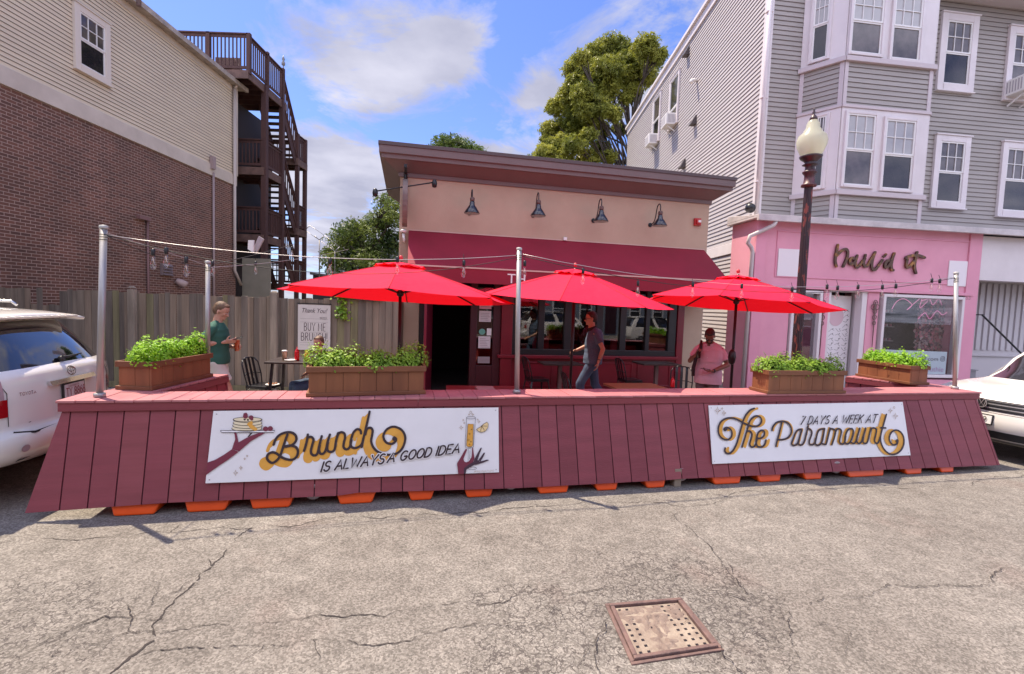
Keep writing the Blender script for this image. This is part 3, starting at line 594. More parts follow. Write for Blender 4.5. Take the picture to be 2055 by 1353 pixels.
# awning
AW=mat('maroon_awning_canvas',(.235,.004,.022),.75,(.20,.0035,.018),1.5,bump=.15,bscale=6)
AWI=MAROOND
aw=empty('awning',RW.P(3,0,3.3),'long maroon canvas awning along the restaurant front','awning')
a0=rs(820,462);a1=rs(1413,503);zt=3.38;po=.92;zf=2.66;mb=MB()
n_=24
for i in range(n_):
    u=a0+(a1-a0)*i/n_;v=a0+(a1-a0)*(i+1)/n_
    mb.hexa([RW.P(u,0,zt-.02),RW.P(v,0,zt-.02),RW.P(v,po,zf-.02),RW.P(u,po,zf-.02),RW.P(u,0,zt),RW.P(v,0,zt),RW.P(v,po,zf),RW.P(u,po,zf)])
build('canopy',mb,AW,aw)
mb=MB()
for e in (a0,a1): mb.hexa([RW.P(e,0,zf-.30),RW.P(e,po,zf-.30),RW.P(e,po,zf-.01),RW.P(e,0,zt-.021),RW.P(e+.012,0,zf-.30),RW.P(e+.012,po,zf-.30),RW.P(e+.012,po,zf-.01),RW.P(e+.012,0,zt-.021)])
mb.wbox(RW,a0,a1,po-.014,po,zf-.30,zf-.02);build('valance',mb,AW,aw)
mb=MB();mb.wbox(RW,a0,a1,po,po+.012,zf-.035,zf-.008);mb.wbox(RW,a0,a1,-.0,.012,zt,zt+.02);build('piping',mb,mat('tan_piping',(.5,.36,.3),.6),aw)
sx_=rs(1018,553,po)
text_mesh('lettering','TH',.25,WHITEP,RW,aw,.002,(sx_,zf-.265),po+.005,scx=1.1)
for x in (a0+.05,(a0+a1)/2,a1-.05):
    mb=MB();mb.tube([RW.P(x,.02,zf-.25),RW.P(x,po-.04,zf-.25)],.015,6);build('awning_arm',mb,STEEL,aw)
# gooseneck lamps
lamps=[(947,384,429,'leftmost black gooseneck barn lamp, seen head on, on the stucco wall'),(1080,392,434,'second black gooseneck barn lamp from the left on the stucco wall'),(1206,404,445,'third black gooseneck barn lamp from the left on the stucco wall'),(1324,413,454,'rightmost black gooseneck barn lamp, nearest the red alarm')]
g0=None
for i,(px,yt,yb,lab) in enumerate(lamps):
    ao=.42;sx=rs(px,yb,ao);zb_=rz(px,yb,ao)
    g=empty('gooseneck_lamp',RW.P(sx,0,zb_),lab,'wall lamp','gooseneck lamps above the awning')
    m1=MB();m1.lathe([(.15,0),(.155,.01),(.10,.10),(.055,.16),(.05,.20),(.04,.24)],RW.P(sx,ao,zb_),20);sh=build('lamp_shade',m1,mat('black_enamel',(.012,.012,.02),.18,coat=.5),g)
    m1=MB();m1.lathe([(.135,.004),(.03,.11)],RW.P(sx,ao,zb_),16);build('shade_lining',m1,WHITEP,sh)
    m1=MB();m1.lathe([(.042,.235),(.046,.25),(.046,.30),(.02,.32)],RW.P(sx,ao,zb_),12);build('lamp_socket',m1,mat('brown_socket',(.10,.05,.04),.5),g)
    cv=[(ao,.31),(ao-.01,.42),(ao-.06,.47),(ao-.13,.44),(ao-.17,.34),(ao-.2,.22),(ao-.27,.12),(ao-.36,.09),(0.,.09)]
    cv=smooth(cv,4);m1=MB();m1.tube([RW.P(sx,a,zb_+b) for a,b in cv],.011,8);m1.lathe([(.05,0),(.045,.02)],RW.P(sx,0,zb_+.09),12,RW.n);build('lamp_arm',m1,BLKMET,g)
# hanging round sign edge-on with its two spot arms
hs=empty('hanging_sign',RW.P(rs(812,410,.3),.0,3.9),'round sign hung edge-on from the top left corner of the restaurant','hanging sign')
zc=rz(813,409,.35);sc=rs(813,409,.35);m1=MB()
k=28;rr=.36;w2=.045
b0=len(m1.v)
for side in (-w2,w2):
    for j in range(k):
        t=2*math.pi*j/k;m1.v.append(tuple(RW.P(sc+side,.40+rr*math.cos(t)*.9,zc+rr*math.sin(t)*1.22)))
m1.idx([(j,(j+1)%k,k+(j+1)%k,k+j) for j in range(k)]+[tuple(range(k)),tuple(reversed(range(k,2*k)))],b0);build('sign_disc',m1,mat('old_sign_wood',(.10,.06,.055),.6,(.2,.15,.13),4),hs)
m1=MB();m1.bar(RW.P(sc,0,zc+.57),RW.P(sc,.85,zc+.57),.05,.06);m1.bar(RW.P(sc,.03,zc+.7),RW.P(sc,.03,zc-.1),.06,.05);m1.bar(RW.P(sc,.4,zc+.43),RW.P(sc,.4,zc+.57),.02,.02);build('bracket',m1,BLKMET,hs)
m1=MB();a_=onpl(753,384,RW.P(0,.5,0),RW.n);b_=onpl(872,366,RW.P(0,.5,0),RW.n);m1.tube([a_,b_],.013,6);arm=build('spot_arm',m1,BLKMET,hs)
for p in (a_,b_):
    m1=MB();m1.lathe([(.02,.05),(.04,.03),(.05,-.03),(.04,-.09),(.01,-.1)],p,12);build('spot_lamp',m1,BLKMET,hs)
# alarm, camera, small conduit boxes
al=MB();zc=rz(1398,446);sc=rs(1398,446);al.wbox(RW,sc-.08,sc+.08,0,.06,zc-.08,zc+.08);al.wbox(RW,sc-.05,sc+.05,.06,.10,zc-.05,zc+.05);o=build('fire_alarm',al,mat('alarm_red',(.45,.02,.02),.4),bevel=.01);tag(o,'small square red fire alarm on the stucco wall at the right end','fire alarm')
m1=MB();m1.wbox(RW,sc-.02,sc+.045,.10,.108,zc-.02,zc+.03);build('strobe_lens',m1,WHITEP,o)
cm_=MB();sc=rs(809,470);zc=rz(811,468);cm_.lathe([(.05,0),(.06,.04),(.03,.06)],RW.P(sc,.06,zc),12);cm_.tube([RW.P(sc,.06,zc-.02),RW.P(sc+.03,.1,zc-.18)],.025,8);cm_.wbox(RW,sc-.03,sc+.03,0,.06,zc,zc+.05);tag(build('security_camera',cm_,WHITEP),'tiny white security camera beside the left end of the awning','camera')
j=MB();sc=rs(1133,480);zc=rz(1133,480);j.wbox(RW,sc-.035,sc+.035,0,.06,zc-.03,zc+.03);tag(build('junction_box',j,WHITEP),'small white junction box on the wall at the top of the awning','junction box')
# ================= GREY BUILDING =================
GA=Vector((5.9,12.0));GT=rad(7.);GW=Wall(GA,GT);GS=Wall(GA,rad(-90))
gs=lambda x,y,o=0:GW.sx(x,y,o);gz=lambda x,y,o=0:GW.zx(x,y,o)
ss=lambda x,y:GS.sx(x,y);sz=lambda x,y:GS.zx(x,y)
gb=empty('grey_house',(5.9,12,0),'tall three-storey grey clapboard house with white window bays, at the right','building')
LEN=14.6;TOP=11.75
mb=MB();Pk=GW.P
zt9=10.35 # eave line of the front
def shell():
    a=GW.P(.01,-.01,.1);b=GW.P(16,-.01,.1);c=b+Vector((0,LEN,0));d=Vector((5.91,12+LEN,.1))
    mb.hexa([a,b,c,d]+[p+Vector((0,0,TOP-.1)) for p in (a,b,c,d)])
shell()
siding(GS,-LEN,0,3.9,TOP-.05,.113,mb,seam=.012);siding(GS,-LEN,0,.3,3.6,.113,mb,seam=.012);sw=build('side_wall',mb,[vinyl('pale_grey_siding',(.46,.42,.415),(.42,.38,.38)),LAPSHADE],gb)
mb=MB();siding(GW,0,16,4.0,TOP-.02,.113,mb);build('front_wall',mb,[GREYS,LAPSHADE],gb)
mb=MB();mb.wbox(GS,-LEN,0,0,.04,3.6,3.9);mb.wbox(GS,-.0,.0,0,0,0,0)
for (o1) in (1,):
    mb.wbox(GW,0,.13,.0,.03,3.9,TOP);mb.wbox(GS,-.13,.032,.0,.03,3.9,TOP)
mb.wbox(GS,-LEN-.1,.3,-.1,.14,TOP,TOP+.12);mb.wbox(GS,-LEN,.0,.001,.06,TOP-.28,TOP)
build('trim_board',mb,WHITE,gb,bevel=.01)
mb=MB();q_=[GW.P(.2,.3,0),GW.P(16,.3,0),GW.P(16,0,0)+Vector((0,LEN,0)),Vector((6.0,12+LEN,0))];mb.hexa([p+Vector((0,0,TOP-.05)) for p in q_]+[p+Vector((0,0,TOP+.06)) for p in q_]);build('roof',mb,mat('grey_membrane',(.15,.14,.15),.8),gb)
# eave of the front seen at the upper right
mb=MB();ze=10.03
mb.wbox(GW,4.35,16,0,.75,ze,ze+.28);mb.wbox(GW,4.35,16,.75,.83,ze+.02,ze+.32);build('soffit',mb,mat('soffit_white',(.55,.49,.49),.6),gb,bevel=.01)
# front windows
for (x0,y0,x1,y1,w_) in [(1888,290,1927,405,1)]: pass
def gwin(x0,x1,yt,yb,cas,up_,lo,o=0,wall=GW,split=.5,par=None,head=True):
    xm=(x0+x1)/2;ym=(yt+yb)/2
    return window(wall,par or gb,wall.sx(x0,ym),wall.sx(x1,ym),wall.zx(xm,yb),wall.zx(xm,yt),cas,up_,lo,split=split,head=head)
gwin(1879,1928,286,407,.15,MPANE,DPANE);gwin(2012,2062,300,425,.15,MPANE,DPANE)
gwin(1893,1943,45,172,.17,MPANE,DPANE)
w3=gwin(2027,2080,72,192,.17,MPANE,MPANE)
# air conditioner at the right edge
def aircon(wall,s,z,label,w_=.5,h=.34,dep=.34,parent=None):
    c=empty('air_conditioner',wall.P(s,0,z),label,'air conditioner','window air conditioners on the grey house')
    m1=MB();m1.wbox(wall,s-w_/2,s+w_/2,.02,dep,z,z+h);b=build('casing',m1,WHITEP,c,bevel=.015)
    m1=MB()
    for i in range(7): m1.wbox(wall,s-w_/2+.05+i*(w_-.1)/7,s-w_/2+.05+i*(w_-.1)/7+.03,dep,dep+.006,z+.05,z+h-.05)
    for i in range(6): 
        for sd in (s-w_/2-.006,s+w_/2): m1.wbox(wall,sd,sd+.006,.08+i*(dep-.12)/6,.08+i*(dep-.12)/6+.025,z+.06,z+h-.06)
    build('grille',m1,mat('ac_grille',(.35,.32,.34),.6),c)
    for sd in (-.3,.3): m1=MB();m1.bar(wall.P(s+w_*sd,.03,z-.22),wall.P(s+w_*sd,dep*.8,z-.02),.03,.03);build('support_bracket',m1,WHITEP,c)
aircon(GW,gs(2052,175,.2),gz(2052,192,.2),'white air conditioner in the upper front window at the right edge',.62,.4,.5)
# bays: two storeys of canted bay
def bay(zlo,zhi,zs0,zs1,nm,px):
    """zlo..zhi whole height; zs0..zs1 white window band"""
    s0=gs(1603,300)-.1;f0=gs(1690,200,.75);f1=gs(1862,250,.75);s1=f1+.28;o=.75
    pL=GW.P(s0,0,0);a=GW.P(f0,o,0);b=GW.P(f1,o,0);c=GW.P(s1+.3,0,0)
    def seg(p,q):
        v=q-p;th=math.atan2(v.y,v.x);return Wall(p,th),v.length
    return [seg(pL,a),seg(a,b),seg(b,c)]
segs=bay(0,0,0,0,0,0)
by=empty('bay_tower',GW.P(2,0,4));bpy.data.objects.remove(by)
zb=[]
FWl=segs[1][0]
zf_=lambda x,y:FWl.zx(x,y)
zA0=zf_(1775,395);zA1=zf_(1775,222)      # lower band
zB0=zf_(1780,130);zB1=zf_(1780,130)+ (zA1-zA0)
m0=MB();m1=MB();m2=MB()
for i,(w_,ln) in enumerate(segs):
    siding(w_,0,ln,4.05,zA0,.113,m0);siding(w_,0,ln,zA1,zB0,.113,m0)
    m0.wbox(w_,0,ln,-.25,-.001,4.05,TOP-.1)
    m1.wbox(w_,0,ln,0,.03,zA0+.08,zA1-.02);m1.wbox(w_,0,ln,0,.03,zB0+.08,zB1)
    m2.wbox(w_,-.03,ln+.03,0,.09,zA0-.03,zA0+.08);m2.wbox(w_,-.03,ln+.03,0,.09,zB0-.03,zB0+.08);m2.wbox(w_,-.01,ln+.01,0,.06,zA1-.02,zA1+.05)
    m2.wbox(w_,0,.09,.0,.026,4.05,zA0-.03);m2.wbox(w_,ln-.09,ln,.0,.026,4.05,zA0-.03);m2.wbox(w_,0,.09,.0,.026,zA1+.05,zB0-.03);m2.wbox(w_,ln-.09,ln,.0,.026,zA1+.05,zB0-.03)
build('bay_siding',m0,[GREYS,LAPSHADE],gb);build('bay_panelling',m1,WHITE,gb,bevel=.008);build('bay_trim',m2,mat('grey_white_trim',(.52,.45,.46),.55),gb,bevel=.006)
wL=segs[0][0]
def bwin(wall,x0,x1,yt,yb,up_,lo):
    xm=(x0+x1)/2;ym=(yt+yb)/2
    window(wall,gb,wall.sx(x0,ym,.03),wall.sx(x1,ym,.03),wall.zx(xm,yb,.03),wall.zx(xm,yt,.03),.06,up_,lo,o=.045,head=False)
bwin(FWl,1695,1751,230,373,CURT,MPANE);bwin(FWl,1772,1831,242,381,CURT,DPANE)
bwin(FWl,1709,1770,-20,109,CURT,MPANE);bwin(FWl,1791,1847,-10,121,CURT,MPANE)
bwin(wL,1636,1655,235,375,MPANE,DPANE);bwin(wL,1633,1664,-18,118,CURT,DPANE)
# side wall windows, vents and air conditioners
def swin(x0,x1,yt,yb,up_,lo,split=.5):
    xm=(x0+x1)/2;ym=(yt+yb)/2
    return window(GS,gb,ss(x0,ym),ss(x1,ym),sz(xm,yb),sz(xm,yt),.09,up_,lo,split=split,grid=False)
swin(1313,1325,200,283,MPANE,DPANE);swin(1347,1362,160,248,DPANE,MPANE,.65)
swin(1388,1403,520,560,CURT,CURT)
aircon(GS,ss(1318,280),sz(1318,290)-.05,'white air conditioner on the side wall, the left and lower of two',.62,.42,.42)
aircon(GS,ss(1354,240),sz(1354,252)-.05,'white air conditioner on the side wall, the right and higher of two',.62,.42,.42)
for i,(x,y,lab) in enumerate([(1382,107,'topmost dark vent hood on the pale side wall'),(1396,245,'middle dark vent hood on the pale side wall, right of the air conditioners'),(1374,332,'lowest dark vent hood on the pale side wall, just above the cornice')]):
    m1=MB();s_=ss(x,y);z=sz(x,y);m1.hexa([GS.P(s_-.13,.0,z-.1),GS.P(s_+.13,.0,z-.1),GS.P(s_+.13,.2,z-.1),GS.P(s_-.13,.2,z-.1),GS.P(s_-.1,0,z+.2),GS.P(s_+.1,0,z+.2),GS.P(s_+.1,.04,z+.2),GS.P(s_-.1,.04,z+.2)]);tag(build('vent_hood',m1,mat('dark_vent',(.07,.055,.055),.6)),lab,'vent','vent hoods on the side wall')
m1=MB();s_=ss(1400,160);z=sz(1400,162);m1.tube([GS.P(s_,0,z),GS.P(s_-.0,.12,z+.02),GS.P(s_+.05,.22,z-.03),GS.P(s_+.1,.24,z-.12)],.055,10);tag(build('vent_elbow',m1,WHITEP),'white elbow vent pipe high on the pale side wall','vent pipe')
m1=MB();x_=gs(1533,200,.07);m1.tube([GW.P(x_,.07,TOP),GW.P(x_,.07,4.35)],.055,8)
for z in (9.2,7.2,5.2): m1.wbox(GW,x_-.08,x_+.08,.0,.11,z,z+.03)
build('downspout',m1,WHITE,gb)
m1=MB();s_=gs(1506,418,.2);z=gz(1506,418,.2);m1.lathe([(.02,-.14),(.09,-.1),(.12,.0),(.1,.1),(.03,.14)],GW.P(s_,.2,z),14,(-.6,-.8,.1));m1.wbox(GW,s_-.02,s_+.03,0,.2,z-.02,z+.02);tag(build('flood_lamp',m1,BLACK),'round black floodlight at the foot of the grey house corner','floodlight')
# ================= NAIL SALON SHOPFRONT =================
PW=Wall((5.45,11.0),GT)
ps=lambda x,y,o=0:PW.sx(x,y,o);pz=lambda x,y,o=0:PW.zx(x,y,o)
PINK=mat('pink_stucco',(.72,.32,.41),.75,(.66,.28,.365),1.3,bump=.3,bscale=70)
PINKT=mat('pink_trim',(.70,.29,.385),.6,(.66,.27,.36),2)
pb=empty('nail_salon',PW.P(0,0,0),'bubblegum pink nail salon shopfront below the grey house','shop')
pR=ps(1950,600)+.12
xa=ps(1590,650);xb=ps(1640,650);xc=ps(1662,650);xd=ps(1735,650);xe=ps(1770,650);xf=ps(1925,660)
zh=2.62;za_=.66
m1=MB();pL_=-.0
m1.wbox(PW,0,xa-.1,-.95,0,.13,zh);m1.wbox(PW,xb+.12,xc-.02,-.7,-.0,.13,zh);m1.wbox(PW,xd+.04,xe-.12,-.7,0,.13,zh);m1.wbox(PW,xf+.1,pR,-.95,0,.13,zh)
m1.wbox(PW,0,pR,-.95,0,zh,4.12);m1.wbox(PW,xa-.1,xb+.12,-.5,0,.13,za_-.1);m1.wbox(PW,xe-.12,xf+.1,-.5,0,.13,za_-.12)
build('stucco_wall',m1,PINK,pb,bevel=.012)
m1=MB()
sa=ps(1562,470);sb=ps(1950,520);z0_=2.88;z1_=3.88
for q in ((sa,sb,z1_,z1_+.03),(sa,sb,z0_-.03,z0_),(sa-.03,sa,z0_-.03,z1_+.03),(sb,sb+.03,z0_-.03,z1_+.03)): m1.wbox(PW,q[0],q[1],0,.018,q[2],q[3])
m1.wbox(PW,.28,pR-.15,.0,.06,zh-.02,zh+.05);m1.wbox(PW,0,.26,0,.035,.13,4.1);m1.wbox(PW,pR-.34,pR,0,.035,.13,4.1)
m1.wbox(PW,sb,sb+.1,0,.02,z0_,z1_);build('pilaster_trim',m1,PINKT,pb,bevel=.006)
# roof edge and gutter with its crooked downpipe
m1=MB();m1.wbox(PW,-.12,16,-1.0,.18,4.12,4.17);m1.wbox(PW,-.12,16,.18,.26,4.06,4.2)
m1.hexa([PW.P(-.12,.18,4.17),PW.P(16,.18,4.17),PW.P(16,-1,4.17),PW.P(-.12,-1,4.17),PW.P(-.12,.18,4.19),PW.P(16,.18,4.19),PW.P(16,-1,4.35),PW.P(-.12,-1,4.35)])
build('gutter_roof',m1,mat('dull_white_metal',(.58,.53,.52),.5,(.42,.38,.38),3),pb,bevel=.008)
m1=MB();g=PW.P(0,0,0)
dp=[(1560,440,.2),(1553,452,.2),(1530,463,.12),(1505,474,.05),(1501,488,.05),(1508,497,.0)]
pts=[PW.P(*((lambda q:(q[0],o,q[1]))(PW.q(x,y,o)))) for x,y,o in dp]
pts+=[PW.P(-.05,.0,pts[-1].z-.1),PW.P(-.08,0,.2)];m1.tube(pts,.045,10);build('downspout',m1,mat('dull_white_pipe',(.5,.46,.45),.5),pb)
# left window, door, right window
FR=mat('white_shop_frame',(.66,.60,.61),.45)
def shopwin(a,b,z0,z1,nm='window'):
    m=MB();t=.07
    for q in ((a-t,a,z0-t,z1+t),(b,b+t,z0-t,z1+t),(a,b,z1,z1+t),(a,b,z0-t,z0)): m.wbox(PW,q[0],q[1],-.18,.04,q[2],q[3])
    f=build(nm,m,FR,pb,bevel=.008);g=MB();g.wbox(PW,a,b,-.08,-.07,z0,z1);build('pane',g,GLASS2,f);return f
shopwin(xa,xb,za_,2.5);wr=shopwin(xe+.03,xf-.02,za_,2.5)
m1=MB();m1.wbox(PW,xb+.12,xd+.04,-.75,-.0,2.58,2.62);m1.wbox(PW,xc-.02,xc+.05,-.75,-.02,.13,2.58);m1.wbox(PW,xd-.05,xd+.04,-.4,-.02,.13,2.58);m1.wbox(PW,xd-.11,xd-.06,-.2,.0,.13,2.58)
build('door_frame',m1,FR,pb,bevel=.008)
m1=MB();m1.wbox(PW,xc+.05,xd-.11,-.36,-.30,.2,2.5);dd=build('door',m1,mat('white_patterned_door',(.74,.70,.72),.45),pb,bevel=.01)
m1=MB();pd=wpanel(PW,-.298);random.seed(3)
cx=(xc+xd-.06)/2;W_=(xd-.11)-(xc+.05)
x0_=xc+.08;x1_=xd-.14
for r_ in range(17):
    for c_ in range(4):
        z=.28+r_*.115;x=x0_+(x1_-x0_)*(c_+.5)/4;a=.055;kx=(x1_-x0_)/8
        if abs(z-1.95)<.27 and abs(x-cx)<.24: continue
        t=random.choice([(1,1),(1,-1),(-1,1),(-1,-1)])
        pd.stroke(m1,[(x-kx*.8*t[0],z-a*.8*t[1]),(x,z+a*.5*t[1]),(x+kx*.8*t[0],z-a*.1)],.007,.001)
        pd.poly(m1,[(x+kx*.2,z+a*.6),(x+kx*.6,z+a*.9),(x+kx*.35,z+a*.2)],.001)
build('door_pattern',m1,mat('dark_pattern',(.06,.05,.055),.6),dd)
m1=MB();pd.disc(m1,cx,2.0,.2,.24,.004,n=28);dsc=build('door_disc',m1,mat('dusty_pink_disc',(.62,.42,.47),.5),dd)
# interior of the salon: dim, with wall of flowers and a neon scribble
m1=MB();m1.wbox(PW,.1,xc-.1,-.92,-.88,.13,2.62);m1.wbox(PW,xd+.1,pR-.05,-.92,-.88,.13,2.62);m1.wbox(PW,xd+.05,xd+.1,-.88,-.7,.13,2.6);build('interior',m1,mat('dim_salon',(.04,.034,.042),.9,(.07,.055,.07),3),pb)
for i in range(4):
    m1=MB();zz_=1.05+i*.36;m1.wbox(PW,xe+.1,xe+.1+.95,-.86,-.70,zz_,zz_+.02);sh_=build('polish_shelf',m1,mat('shelf_grey',(.18,.16,.17),.5),pb)
    m1=MB()
    for j in range(18): u=xe+.14+j*.05;m1.wbox(PW,u,u+.025,-.78,-.75,zz_+.021,zz_+.08,j%3)
    build('polish_bottles',m1,[mat('polish_pale',(.4,.33,.35),.3),mat('polish_plum',(.15,.04,.08),.3),mat('polish_rose',(.4,.12,.16),.3)],sh_)
fl=MB();random.seed(11);ga=ps(1835,660,-.6);gb_=xf
ga=ps(1838,660,-.5);gb_=ps(1935,660,-.5)
for i in range(2600):
    u=ga+(gb_-ga)*random.random()**.8;z=random.uniform(.9,2.62);o=-.5+random.uniform(-.05,.05);r=random.uniform(.03,.06);a=random.random()*6
    fl.face([PW.P(u+r*math.cos(a+t*1.57),o+random.uniform(-.02,.02),z+r*math.sin(a+t*1.57)) for t in range(4)],random.randrange(3))
tag(build('flower_wall',fl,[mat('petal_rose',(.55,.2,.24),.7),mat('petal_cream',(.42,.30,.30),.7),mat('petal_mauve',(.18,.09,.13),.7)]),'wall of pink and mauve artificial flowers behind the salon window','flower wall',kind='stuff')
ne=MB();pp=wpanel(PW,-.42)
def pst(pts,o): return [ (PW.q(x,y,o)) for x,y in pts]
for st in ([(1790,620),(1800,605),(1815,600),(1830,612),(1820,622),(1838,606),(1850,598),(1846,618),(1862,604)],[(1843,640),(1856,628),(1866,640),(1880,624),(1892,632),(1905,622)],[(1850,604),(1865,600),(1872,612),(1884,600),(1890,612)]):
    pp.stroke(ne,smooth(pst(st,-.42),5),.02,.0)
tag(build('neon_scribble',ne,mat('neon_pink',(.55,.2,.42),.4,emis=((.9,.25,.6),.35))),'pink script neon in the salon window','neon sign')
# window decal panel with partial web address
dc=MB();pq=wpanel(PW,-.066);qa=ps(1840,708);qb=ps(1906,712);qt=pz(1870,706);qz=.67
pq.poly(dc,[(ps(1770,715),qz),(qb,qz),(qb,qt-.0),(ps(1770,715),qt+.02)],.0)
dcl=build('window_decal',dc,mat('pale_teal_decal',(.36,.43,.47),.5));tag(dcl,'pale blue-green decal strip low in the salon window with web address','window decal')
m1=MB();pq2=wpanel(PW,-.063)
def dtxt(s,x,y,size,mt,sc=1.): 
    a,b=PW.q(x,y);text_mesh('lettering',s,size,mt,PW,dcl,.0008,(a,b),-.062,scx=sc)
GRY=mat('decal_grey',(.12,.11,.13),.5)
dtxt('se.com',1853,724,.13,GRY,1.3);dtxt('southie',1858,746,.17,mat('decal_mauve',(.35,.22,.35),.5),1.1)
a,b=PW.q(1897,721)
rr_=[(a+.055*cx_,b+.055*cy_) for cx_,cy_ in ((-1,-.6),(-.6,-1),(.6,-1),(1,-.6),(1,.6),(.6,1),(-.6,1),(-1,.6),(-1,-.6))];pq2.stroke(m1,rr_,.014);pq2.ring(m1,a,b,.026,.026,.012);pq2.disc(m1,a+.032,b+.032,.007)
for yy in (748+5,757):
    u,v=PW.q(1880,yy);u2,_=PW.q(1904,yy)
    pq2.stroke(m1,[(u,v-.01),(u2,v-.01)],.018,cap=False)
build('decal_marks',m1,GRY,dcl)
# sign lettering "Nail'd it"
NG=mat('dark_gold_acrylic',(.075,.035,.02),.3,(.33,.14,.03),5,metal=.5,contrast=(.52,.68));f_=8.935
nl=[[(255,200),(235,300),(215,400),(210,500),(230,580)],[(235,390),(290,330),(350,285),(400,275),(430,310),(430,380),(400,480),(350,580)],
 [(560,460),(520,430),(480,450),(465,510),(490,540),(540,520),(580,450),(600,390)],[(600,390),(570,490),(570,560),(600,600),(650,550),(700,480)],
 [(735,440),(715,500),(720,560),(750,580),(790,560),(840,470),(890,390),(920,330)],[(920,330),(890,400),(865,500),(860,580),(880,640),(920,640),(970,580),(1050,470)],[(745,380),(742,400)],
 [(1110,370),(1080,405)],[(1190,470),(1140,480),(1100,530),(1100,590),(1140,590),(1190,520),(1230,430),(1260,350)],[(1260,350),(1225,450),(1205,560),(1215,640),(1240,650)],
 [(1495,460),(1480,520),(1480,580),(1510,600),(1560,550),(1620,480)],[(1470,430),(1520,400),(1600,385),(1700,390),(1800,425)],[(1665,330),(1645,420),(1620,560),(1630,650),(1645,700)]]
nm=empty('salon_sign',PW.P(3,0,3),"dark gold script lettering reading Nail'd it on the pink wall",'sign')
def solid_stroke(mbx,w_,pts,wd,o0,o1):
    n=len(pts)
    for k,(o_) in enumerate((o0,o1)):
        pass
    P3=[w_.P(a,o0,b) for a,b in pts];r=[]
    for i in range(n):
        d=(P3[min(i+1,n-1)]-P3[max(i-1,0)]).normalized();x=w_.n.cross(d)*wd/2*(.8 if i in(0,n-1) else 1);r.append((P3[i]+x,P3[i]-x))
    e=w_.n*(o1-o0)
    for a,b in zip(r,r[1:]): mbx.hexa([a[1],b[1],b[0],a[0],a[1]+e,b[1]+e,b[0]+e,a[0]+e])
for k,st in enumerate(nl):
    m1=MB();pts=smooth([PW.q(1650+x/f_,470+y/f_) for x,y in st],5);solid_stroke(m1,PW,pts,.062,.025,.055+k*.0007)
    for e in (0,-1): m1.lathe([(.03,0),(.03,.03+k*.0007)],PW.P(pts[e][0],.025,pts[e][1]),12,PW.n)
    build('letter_stroke',m1,NG,nm)
# blank white plaques (their codes are left out)
for i,(x0,x1,y0,y1,lab) in enumerate([(1560,1604,500,555,'blank white square plaque on the pink wall, left, partly behind the lamp post'),(1904,1944,524,575,'blank white square plaque on the pink wall, right end')]):
    m1=MB();a=ps(x0,527);b=ps(x1,527);m1.wbox(PW,a,b,.001,.02,pz((x0+x1)/2,y1),pz((x0+x1)/2,y0));tag(build('plaque',m1,mat('plaque_white',(.74,.68,.70),.4),bevel=.006),lab,'plaque','square plaques on the salon wall')
m1=MB();a,b=PW.q(1930,601);pw=wpanel(PW,.037);write(pw,m1,'563',a,b,.085,.012,gap=.25)
tag(build('house_number',m1,mat('number_grey',(.35,.17,.2),.5)),'small dark house number 563 on the pink pilaster','house number')
# ornamental wall hangings either side of the salon door
for i,(px,lab) in enumerate([(1650,'ornate dark cross-shaped iron hanging left of the salon door'),(1754,'ornate dark cross-shaped iron hanging right of the salon door')]):
    m1=MB();y=PW.q(px,606)[1];a=PW.q(px,620)[0];k=MB()
    def rg(dx,dz,r): m1.tube([PW.P(a+dx+r*math.cos(t*.7),.03,y+dz+r*1.2*math.sin(t*.7)) for t in range(10)],.009,5)
    for dx,dz,r in ((0,-.02,.05),(-.06,-.12,.05),(.06,-.12,.05),(0,-.22,.05),(0,-.12,.03),(0,-.36,.05),(0,-.5,.04)): rg(dx,dz,r)
    m1.tube([PW.P(a,.03,y),PW.P(a,.03,y-.7),PW.P(a,.03,y-1.25)],[.014,.012,.004],6);tag(build('iron_hanging',m1,mat('aged_iron',(.16,.09,.08),.6)),lab,'wall ornament','iron hangings by the salon door')
# sheets in the left salon window
m1=MB();pv=wpanel(PW,-.05);a=ps(1569,665)
m1.wbox(PW,a,a+.10,-.06,-.055,pz(1569,690),pz(1569,652));o=build('price_list',m1,PAPER);tag(o,'tall white sheet with small pictures in the left salon window','poster')
k=MB();z=pz(1569,655)
for i in range(5): k.wbox(PW,a+.015,a+.045,-.055,-.053,z-.09*i-.06,z-.09*i);k.wbox(PW,a+.055,a+.085,-.055,-.053,z-.09*i-.06,z-.09*i)
build('print',k,mat('grey_print',(.25,.2,.2),.8),o)
m1=MB();a=ps(1577,680);m1.wbox(PW,a,a+.12,-.06,-.056,pz(1583,694),pz(1583,676));tag(build('flyer',m1,mat('floral_flyer',(.45,.35,.28),.7,(.2,.35,.15),25)),'small floral flyer in the left salon window','poster')
# entry recess right of the salon: pale band, grooved panels, stairs and handrail
er=empty('house_entry',PW.P(pR+1,0,0),'recessed grey-white panelled entry with steps, right of the pink shop','entry')
m1=MB();m1.wbox(PW,pR,16,-.3,-.02,3.0,4.06);build('header_panel',m1,WHITE,er)
PAN=mat('pale_grey_panel',(.50,.47,.48),.55);m1=MB();m1.wbox(PW,pR,16,-.93,-.88,.13,3.2)
i=0;x=pR+.02
while x<12.5: m1.wbox(PW,x,x+.12,-.88,-.84,1.25,3.0);x+=.19
m1.wbox(PW,pR,16,-.88,-.83,1.08,1.12);build('grooved_panel',m1,PAN,er)
m1=MB()
for i in range(4): m1.wbox(PW,pR,pR+.75-.09*i+.2,-.87,-.08-.19*i,.13+.2*i,.13+.2*(i+1));m1.wbox(PW,pR,pR+.78-.09*i+.2,-.869,-.05-.19*i,.13+.2*(i+1),.155+.2*(i+1))
